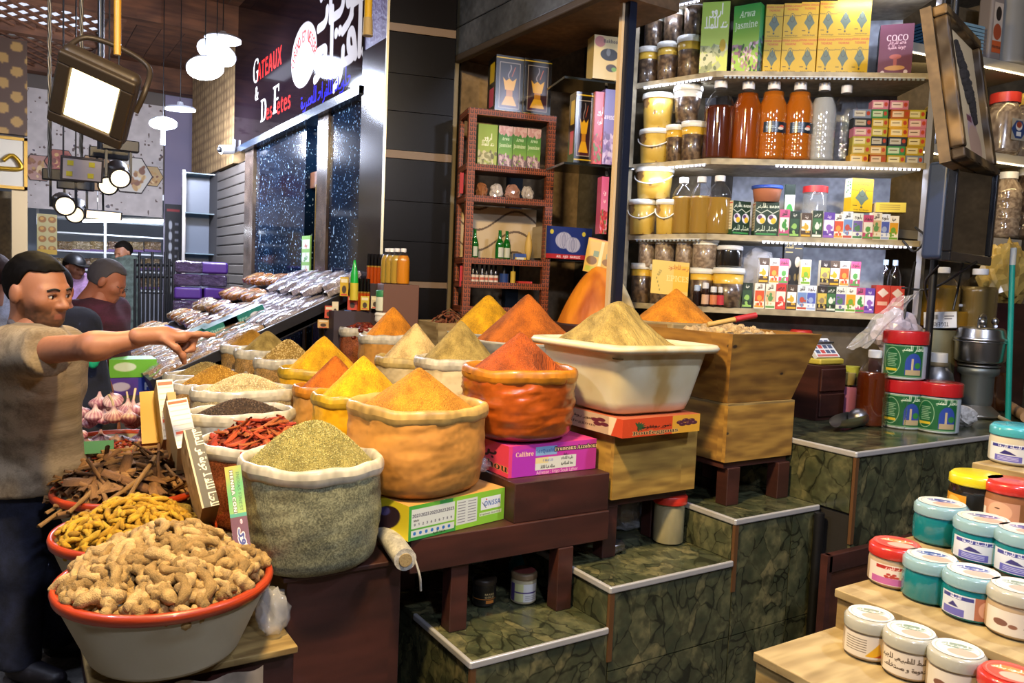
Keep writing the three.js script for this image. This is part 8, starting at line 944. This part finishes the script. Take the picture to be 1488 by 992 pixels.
{ // man in a grey polo shirt pointing
  const neck = P(50, 480, 2.77), rs = P(22, 512, 2.62), ls = P(90, 508, 2.95), hip = P(46, 668, 2.96), hR = P(26, 676, 2.9), hL = P(72, 672, 3.02), kR = P(26, 815, 2.98), kL = P(84, 805, 3.14), aR = P(28, 945, 3.08), aL = P(82, 925, 3.28), el = P(138, 503, 2.43), wr = P(224, 488, 2.5), chest = P(50, 545, 2.78), le = P(98, 610, 3.08), lw = P(92, 690, 3.1); aR.y = 0.09; aL.y = 0.09;
  const f = (s) => s.clone(), tR = aR.clone().add(V3(0.12, -0.055, 0.13)), tL = aL.clone().add(V3(0.16, -0.055, 0.06)); tR.y = tL.y = 0.032;
  const X = P(300, 486, 2.62).sub(wr).normalize(), Yv = V3(0, 1, 0).addScaledVector(X, -X.y).normalize(), Z = X.clone().cross(Yv), H = (a, b, c) => wr.clone().addScaledVector(X, a).addScaledVector(Yv, b).addScaledVector(Z, c), fing = (pts, r) => pts.slice(1).map((p, i) => [H(...pts[i]), H(...p), r * (1 - i * 0.1), r * (0.9 - i * 0.1)]);
  const hand = [[H(-0.05, 0, 0), H(0.03, 0.002, 0), 0.028, 0.03], [H(0.02, 0.008, -0.018), H(0.085, 0.004, -0.03), 0.02, 0.016], [H(0.02, 0, 0.012), H(0.08, -0.006, 0.028), 0.022, 0.016], [H(0.03, 0, 0), H(0.085, 0, 0), 0.024, 0.018],
    ...fing([[0.085, 0.004, 0.028], [0.128, 0.004, 0.03], [0.158, 0.002, 0.029], [0.182, 0.0, 0.027]], 0.0105), ...fing([[0.088, 0.002, 0.01], [0.122, -0.014, 0.012], [0.116, -0.045, 0.014], [0.094, -0.052, 0.014]], 0.0108), ...fing([[0.086, 0.0, -0.01], [0.112, -0.02, -0.01], [0.102, -0.05, -0.008], [0.082, -0.052, -0.006]], 0.0102), ...fing([[0.078, -0.002, -0.028], [0.1, -0.02, -0.03], [0.09, -0.042, -0.028], [0.074, -0.044, -0.026]], 0.009), ...fing([[0.02, -0.012, 0.03], [0.05, -0.036, 0.046], [0.072, -0.062, 0.044], [0.078, -0.084, 0.04]], 0.0118)];
  const legs = [[hR, kR, 0.088, 0.062], [kR, aR, 0.06, 0.045], [hL, kL, 0.088, 0.062], [kL, aL, 0.06, 0.045]], torso = [[neck.clone().add(V3(0, -0.06, 0)), hip, 0.1, 0.115], [rs, ls, 0.062, 0.06], [P(34, 545, 2.7), P(36, 660, 2.9), 0.095, 0.105], [P(68, 545, 2.88), P(66, 660, 2.99), 0.095, 0.105]];
  const arm = [[rs, el, 0.054, 0.043], [el, wr, 0.044, 0.029]], arm2 = [[ls, le, 0.05, 0.042], [le, lw, 0.042, 0.03]]; const dirF = camR.clone().multiplyScalar(0.97).addScaledVector(viewH, -0.24).setY(-0.14), slEnd = rs.clone().lerp(el, 0.46), slN = el.clone().sub(rs).normalize(), hem = P(50, 706, 2.98).y;
  person({ label: 'man in a grey polo shirt and dark jeans pointing across the stall', base: V3(aR.x + 0.08, 0, aR.z - 0.05), skin: 0x926046, cell: 0.013, body: [[neck, P(58, 446, 2.76), 0.052, 0.055], ...torso, ...arm, ...arm2, ...legs], hand,
    head: { at: P(55, 421, 2.755), dir: dirF, tilt: 0.06, skin: 0x926046, beard: 0x2e1e14, hair: 0x050302, hairT: 0.0065, eyes: true, look: 0.002, size: 1.07 },
    shirt: [...torso, [rs, slEnd.clone().addScaledVector(slN, 0.06), 0.072, 0.07], [ls, ls.clone().lerp(le, 0.5), 0.068, 0.062], [hip, P(46, 712, 2.97), 0.15, 0.155], [P(30, 690, 2.9), P(70, 690, 3.0), 0.115, 0.115]], shirtGrow: 0.016, shirtCut: (x, y, z) => Math.max(hem - y, ((x - slEnd.x) * slN.x + (y - slEnd.y) * slN.y + (z - slEnd.z) * slN.z), y - (neck.y + 0.03)), shirtMat: cloth(0x8f826e, 0x7c6e5a, 5),
    trousers: [[hip, hip.clone().add(V3(0, 0.05, 0)), 0.13, 0.12], [hR, kR, 0.1, 0.078], [kR, aR, 0.078, 0.07], [hL, kL, 0.1, 0.078], [kL, aL, 0.078, 0.07]], trouserMat: cloth(0x262d48, 0x10141f, 7), trouserCut: (x, y) => 0.06 - y, shoes: [[[aR.clone().setY(0.05), tR, 0.05, 0.038]], [[aL.clone().setY(0.05), tL, 0.05, 0.038]]],
    extra: (t, hm, loc) => { obj('collar', loc(tube(Array.from({ length: 14 }, (_, i) => { const a = i / 13 * 5.4 + 0.45, c = neck.clone().add(V3(0, 0.0, 0)); return c.addScaledVector(dirF.clone().setY(0).normalize(), Math.cos(a) * 0.066).addScaledVector(V3(0, 1, 0).cross(dirF.clone().setY(0).normalize()), Math.sin(a) * 0.07).add(V3(0, 0.012 - 0.02 * Math.cos(a), 0)); }), 0.014, 40, 8)), cloth(0x4c4a58, 0x3c3a48, 9), t); } });
}
function simplePerson(o) { // smaller figures further off
  const s = o.d / FOCAL, c = (x, y, dd = 0) => P(x, y, o.d + dd), feet = V3(c(o.x, 500).x, 0, c(o.x, 500).z); const hd = c(o.hx, o.hy), sh = o.sh.map((p) => c(...p)), hips = V3(feet.x, 0.92, feet.z), tor = [[sh[0], sh[1], 0.06, 0.06], [sh[0].clone().lerp(sh[1], 0.5).add(V3(0, -0.06, 0)), hips, 0.12, 0.12], [sh[0].clone().lerp(sh[1], 0.25).add(V3(0, -0.1, 0)), hips.clone().add(V3(-0.06, 0, 0)), 0.1, 0.1], [sh[0].clone().lerp(sh[1], 0.75).add(V3(0, -0.1, 0)), hips.clone().add(V3(0.06, 0, 0)), 0.1, 0.1]];
  const arms = [], sleeves = []; (o.arms ?? []).forEach((a, i) => { const e = c(...a[0]), w = c(...a[1]), S = sh[a[2] ?? i]; arms.push([S, e, 0.048, 0.042], [e, w, 0.042, 0.032], [w, w.clone().add(w.clone().sub(e).normalize().multiplyScalar(0.09)), 0.034, 0.026]); sleeves.push([S, S.clone().lerp(e, o.sleeve ?? 0.6), 0.058, 0.056]); if ((o.sleeve ?? 0) > 0.9) sleeves.push([e, w, 0.052, 0.045]); });
  const legs = [-0.09, 0.09].flatMap((dx) => { const k = V3(feet.x + dx, 0.5, feet.z + 0.02), a = V3(feet.x + dx, 0.08, feet.z); return [[V3(hips.x + dx, 0.9, hips.z), k, 0.09, 0.064], [k, a, 0.062, 0.046]]; });
  return person({ label: o.label, base: feet, skin: o.skin, cell: o.cell ?? 0.022, body: [[hd, sh[0].clone().lerp(sh[1], 0.5).add(V3(0, 0.02, 0)), 0.055, 0.062], ...tor, ...arms, ...legs], head: { at: hd, dir: o.dir, tilt: o.tilt ?? 0, skin: o.skin, hair: o.hair, beard: o.beard, bald: o.bald, hairT: o.hairT ?? 0.012, cell: o.hcell ?? 0.008, eyes: o.eyes }, shirt: [...tor, ...sleeves], shirtGrow: 0.018, shirtCut: (x, y) => 0.86 - y, shirtMat: o.shirt, trousers: [[hips, hips.clone().add(V3(0, -0.05, 0)), 0.13, 0.13], ...legs.map((l) => [l[0], l[1], l[2] + 0.012, l[3] + 0.016])], trouserMat: o.trousers ?? cloth(0x2c3040, 0x1c2030, 4), extra: o.extra, shoes: [-0.09, 0.09].map((dx) => [[V3(feet.x + dx, 0.05, feet.z), V3(feet.x + dx + 0.03, 0.035, feet.z + 0.14), 0.048, 0.04]]) });
}
const toR = (a, b, y = 0) => camR.clone().multiplyScalar(a).addScaledVector(viewH, b).setY(y);
simplePerson({ label: 'grey-haired man in a maroon shirt and glasses looking down', d: 4.5, x: 140, hx: 156, hy: 408, sh: [[112, 458, -0.15], [166, 450, 0.12]], arms: [[[150, 545, -0.15], [164, 600, -0.2], 0], [[172, 540, 0.2], [185, 590, 0.1], 1]], sleeve: 0.75, skin: 0x9a5c40, hair: 0x4a4648, hairT: 0.007, dir: toR(0.9, 0.25, -0.45), shirt: cloth(0x4c2038, 0x36142a, 11), cell: 0.016, hcell: 0.006, extra: (t, hm, loc) => { obj('glasses', loc(merge([tube([[0.07, 0, -0.01], [0.06, 0.0, 0.08]], 0.002, 4, 5), tube(Array.from({ length: 12 }, (_, i) => [0.034 + Math.cos(i / 11 * 6.28) * 0.02, -0.008 + Math.sin(i / 11 * 6.28) * 0.015, 0.106]), 0.0018, 16, 5), tube(Array.from({ length: 12 }, (_, i) => [-0.034 + Math.cos(i / 11 * 6.28) * 0.02, -0.008 + Math.sin(i / 11 * 6.28) * 0.015, 0.106]), 0.0018, 16, 5), tube([[-0.014, -0.006, 0.108], [0.014, -0.006, 0.108]], 0.0018, 4, 5), tube([[-0.07, 0, -0.01], [-0.06, 0.0, 0.08]], 0.002, 4, 5)]).applyMatrix4(hm)), M.black, t); } });
simplePerson({ label: 'person in a dark navy jacket half hidden behind the pointing man', d: 3.95, x: 108, hx: 78, hy: 420, sh: [[70, 468, 0], [120, 472, 0.1]], arms: [[[128, 545, 0.1], [140, 590, 0.0], 1]], sleeve: 0.95, skin: 0x9a5c40, hair: 0x17110d, dir: toR(-0.3, 0.9), shirt: cloth(0x10162c, 0x0a0e1c, 12), extra: (t, hm, loc) => { const q = P(135, 520, 3.85); obj('green_cloth', loc(new THREE.SphereGeometry(0.04, 12, 8).scale(0.8, 1.3, 0.6).translate(q.x, q.y, q.z)), mat(0x18a878, 0.6), t); } });
simplePerson({ label: 'man in a lilac shirt and black cap walking in the alley', d: 7.6, x: 104, hx: 108, hy: 388, sh: [[92, 408, 0], [118, 406, 0.1]], arms: [[[90, 440, 0.05], [96, 468, -0.1], 0]], sleeve: 0.7, skin: 0x7a4a34, hair: 0x14100e, dir: toR(0.85, -0.3, -0.25), shirt: cloth(0x8c6c94, 0x745880, 13), extra: (t, hm, loc) => { obj('cap', loc(merge([new THREE.SphereGeometry(0.1, 16, 8, 0, 6.3, 0, 1.5).scale(0.92, 1, 1.08).translate(0, 0.035, -0.008), new THREE.CylinderGeometry(0.075, 0.075, 0.008, 16).scale(1, 1, 1).translate(0, 0.048, 0.09)]).applyMatrix4(hm)), M.black, t); } });
simplePerson({ label: 'young man in a grey-green shirt behind the far counter', d: 9.3, x: 181, hx: 179, hy: 366, sh: [[170, 381, 0], [194, 381, 0]], arms: [[[168, 405, 0], [176, 425, -0.1], 0]], skin: 0xa87050, hair: 0x17110d, dir: toR(-0.4, -0.8, -0.3), shirt: cloth(0x5c6a64, 0x4a5650, 14), eyes: false });
simplePerson({ label: 'person in a white top cut off by the picture edge', d: 4.6, x: -12, hx: -8, hy: 402, sh: [[-34, 440, 0], [12, 440, 0.1]], arms: [[[16, 500, 0.1], [10, 560, 0], 1]], skin: 0x9a6448, hair: 0x2c1c18, hairT: 0.02, dir: toR(-0.3, 0.9), shirt: cloth(0xb8bcd0, 0xa0a4bc, 15) });
// ================================================================ LAMPS
function panelLight(o, pos, look, w, h, color, intensity) { const l = new THREE.RectAreaLight(color, intensity, w, h); l.position.copy(pos); o.add(l); l.lookAt(look); return l; }
{ // large warm floodlight on a yoke, with its twin outside the picture
  const flood = (label, c, aim, w, h, power, axes) => {
    const o = thing('floodlight', label, 'lamp', c); const z = axes ? axes[0].clone().cross(axes[1]).normalize() : aim.clone().sub(c).normalize(), x = axes ? axes[0] : V3(0, 1, 0).cross(z).normalize(), y = z.clone().cross(x); o.quaternion.setFromRotationMatrix(new THREE.Matrix4().makeBasis(x, y, z));
    const gm = std(0x3a3024, 0.45, { metalness: 0.3 }); obj('housing', new RoundedBoxGeometry(w * 1.7, h * 1.6, 0.07, 4, 0.03).translate(0, 0, -0.04), gm, o); obj('bezel', merge([bx(w * 1.66, h * 0.24, 0.03, 0, h * 0.52, 0.0, 0.01), bx(w * 1.66, h * 0.24, 0.03, 0, -h * 0.76, 0.0, 0.01), bx(w * 0.3, h * 1.1, 0.03, w * 0.67, -h * 0.55, 0, 0.01), bx(w * 0.3, h * 1.1, 0.03, -w * 0.67, -h * 0.55, 0, 0.01)]), gm, o);
    for (let i = 0; i < 7; i++) obj('cooling_fin', bx(w * 0.9, 0.01, 0.03, 0, -h * 0.45 + i * h * 0.15, -0.085), gm, o); obj('lamp_panel', bx(w, h, 0.01, 0, -h / 2, 0.002), std(0xffffff, 0.4, { emissive: 0xffe2a0, emissiveIntensity: 5 }), o);
    obj('yoke', tube([[-w * 0.88, 0, -0.05], [-w * 0.9, h * 0.4, -0.1], [-w * 0.7, h * 0.6, -0.2], [w * 0.7, h * 0.6, -0.2], [w * 0.9, h * 0.4, -0.1], [w * 0.88, 0, -0.05]], 0.011, 40, 6), gm, o);
    const l = new THREE.RectAreaLight(0xffdc9c, power, w, h); l.position.set(0, 0, 0.02); l.rotation.y = Math.PI; o.add(l); return o;
  };
  const c = P(133, 147, 3.0), ax = (a, b, d) => camR.clone().multiplyScalar(a).addScaledVector(camU, b).addScaledVector(camF, -d).normalize(); const fl = flood('large warm floodlight glowing under the timber ceiling', c, null, 0.165, 0.205, 120, [ax(53, -22, -20), ax(38, 50, 45.7)]);
  // cables, pole
  for (const [px, l] of [[72, 'steel cable hanging down the left of the floodlight'], [118, 'steel cable hanging behind the floodlight']]) { const q = P(px, 128, 3.35), o = thing('steel_cable', l, 'cable', [q.x, 0, q.z]); const b = P(px, px === 72 ? 258 : 222, 3.35).y; const g = []; for (const ph of [0, 2.1, 4.2]) g.push(tube(Array.from({ length: 60 }, (_, i) => [Math.cos(i * 0.9 + ph) * 0.0045, b + (CE + 0.02 - b) * i / 59, Math.sin(i * 0.9 + ph) * 0.0045]), 0.0045, 118, 5)); obj('cable', merge(g), std(0x5c564c, 0.4, { metalness: 0.7 }), o); }
  { fl.updateMatrixWorld(true); const q = fl.localToWorld(V3(0, 0.205 * 0.6, -0.2)), o = thing('yellow_pole', 'yellow pole holding the floodlight yoke', 'pole', [q.x, 0, q.z]); obj('pole', cyl(0.013, 0.013, CE + 0.3 - q.y, 0, q.y - 0.012, 0), mat(0xb8861c, 0.4), o); const p = P(146, 30, 3.3), b = thing('dark_pole', 'thin dark pole beside the floodlight', 'pole', [p.x, 0, p.z]); obj('pole', cyl(0.011, 0.011, CE - P(146, 215, 3.3).y, 0, P(146, 215, 3.3).y, 0), mat(0x14161c, 0.3), b); }
  // twin outside the picture, above and left of the camera: it throws the hard shadows to the right
  flood('warm floodlight above the near end of the stall, outside the picture', V3(0.5, 3.2, -1.42), V3(1.65, 0.7, -2.35), 0.25, 0.2, 1000);
}
{ // white pendant discs; the row goes on over the near part of the alley
  const pend = (c, r, tilt, label, power, group) => { const o = thing('pendant_lamp', label, 'lamp', c, 0, group); const h = new THREE.Group(); const d = obj('lamp_disc', cyl(r, r, 0.014, 0, -0.014, 0, 36), std(0xffffff, 0.4, { emissive: 0xdde6ff, emissiveIntensity: 6 }), o), s = obj('shell', lathe([[r, 0], [r * 1.04, 0.004], [r * 0.9, 0.02], [0.03, 0.03], [0.025, 0.06], [0, 0.06]], 32), mat(0xb8bcc4, 0.4), o); d.rotation.copy(s.rotation.set(tilt[0], 0, tilt[1])); obj('cord', rod(V3(0, 0.05, 0), V3(0, CE - c.y + 0.31, 0), 0.004, 6), M.black, o); const l = new THREE.PointLight(0xdde6ff, power); l.position.set(0, -0.06, 0); l.castShadow = true; l.shadow.radius = 5; o.add(l); return o; };
  pend(P(298, 98, 5.6), 0.125, [-0.45, 0.05], 'round white pendant lamp tilted towards the stall, lowest of the near pair', 6); pend(P(315, 76, 5.9), 0.14, [-0.3, -0.35], 'white pendant lamp tilted sideways above the lowest one', 6); pend(P(324, 57, 6.4), 0.14, [0, 0], 'flat pendant lamp seen edge-on under the beam', 5); pend(P(262, 158, 7.2), 0.13, [0.06, 0.04], 'flat white pendant lamp over the far alley', 16); const pl = pend(P(237, 179, 7.4), 0.12, [-0.25, 0.0], 'pendant lamp with a short tube bulb hanging through it', 16);
  { const o = pl; obj('bulb', cyl(0.022, 0.018, 0.17, 0, -0.2, 0, 12), std(0xffffff, 0.4, { emissive: 0xcfe0ff, emissiveIntensity: 3 }), o); obj('socket', cyl(0.024, 0.024, 0.04, 0, -0.03, 0), M.black, o); }
  [[0.4, 3.1, 0.6], [-0.9, 3.2, -2.4], [2.6, 3.3, -0.4]].forEach((p, i) => pend(V3(...p), 0.15, [0, 0], ['white pendant lamp over the alley behind the viewer', 'white pendant lamp over the alley beside the basins', 'white pendant lamp over the jar display'][i] + ', outside the picture', [16, 12, 15][i]));
}
{ // black spotlights and a small LED panel under the floodlight
  const spot = (px, py, d, aim, label) => { const c = P(px, py, d), o = thing('spotlight', label, 'lamp', c); const z = aim.clone().sub(c).normalize(); const b = c.clone().addScaledVector(z, 0.1).sub(c), a = z.clone().multiplyScalar(-0.08); const k = phy(0x14141c, 0.4); obj('barrel', rod(a, b, 0.055, 20), k, o); obj('lamp_face', rod(b, b.clone().addScaledVector(z, 0.004), 0.045, 20), std(0xffffff, 0.4, { emissive: 0xffe8b8, emissiveIntensity: 1.6 }), o); obj('arm', merge([bar(V3(-0.06, -0.02, 0), V3(-0.06, 0.13, 0), 0.012, 0.03), bar(V3(0.06, -0.02, 0), V3(0.06, 0.13, 0), 0.012, 0.03)]), k, o); obj('track_box', bx(0.2, 0.06, 0.06, 0, 0.12, 0, 0.006), k, o); obj('hanger', rod(V3(0, 0.17, 0), V3(0, CE - c.y, 0), 0.005, 6), k, o); return o; };
  spot(172, 252, 4.3, P(200, 330, 3.6), 'black cylinder spotlight glowing at its rim, right of the LED panel'); spot(158, 262, 4.5, P(150, 330, 3.9), 'black cylinder spotlight behind the glowing one'); spot(92, 296, 4.3, P(130, 340, 3.4), 'black cylinder spotlight hanging lowest on the left'); spot(110, 305, 4.8, P(100, 360, 4.2), 'black spotlight in the middle pointing down');
  const lp = (px, py, d, aim, w, h, on, label) => { const c = P(px, py, d), o = thing('led_panel_lamp', label, 'lamp', c), z = aim.clone().sub(c).normalize(), x = V3(0, 1, 0).cross(z).normalize(), y = z.clone().cross(x); const q = new THREE.Quaternion().setFromRotationMatrix(new THREE.Matrix4().makeBasis(x, y, z)); const add = (n, g, m) => obj(n, g.applyQuaternion(q), m, o); add('housing', bx(w, h, 0.025, 0, -h / 2, 0, 0.004), mat(0x2a2a34, 0.4)); add('lamp_glass', bx(w * 0.9, h * 0.84, 0.006, 0, -h * 0.42, 0.013), on ? std(0xffffff, 0.3, { emissive: 0xffe6b8, emissiveIntensity: 2 }) : phy(0x9a98a4, 0.15)); if (!on) for (const [a, b] of [[-0.28, 0.25], [0.22, 0.25], [-0.3, -0.2], [0.2, -0.22]]) add('led_chip', bx(w * 0.14, h * 0.2, 0.004, a * w, b * h - h * 0.1, 0.017), mat(0xb0aa38, 0.4)); obj('bracket', merge([rod(V3(0, 0, 0), V3(0, 0.12, -0.02), 0.006), rod(V3(0, 0.12, -0.02), V3(0, CE - c.y, -0.02), 0.004)]), M.black, o); };
  lp(119, 246, 4.0, P(250, 480, 2.2), 0.19, 0.12, false, 'small unlit LED panel lamp with yellow chips'); lp(150, 312, 4.6, P(260, 420, 3.6), 0.2, 0.05, true, 'narrow LED bar lamp tilted, glowing along its edge');
  const q = P(545, 335, 4.5);
}
renderer.render(scene, camera);
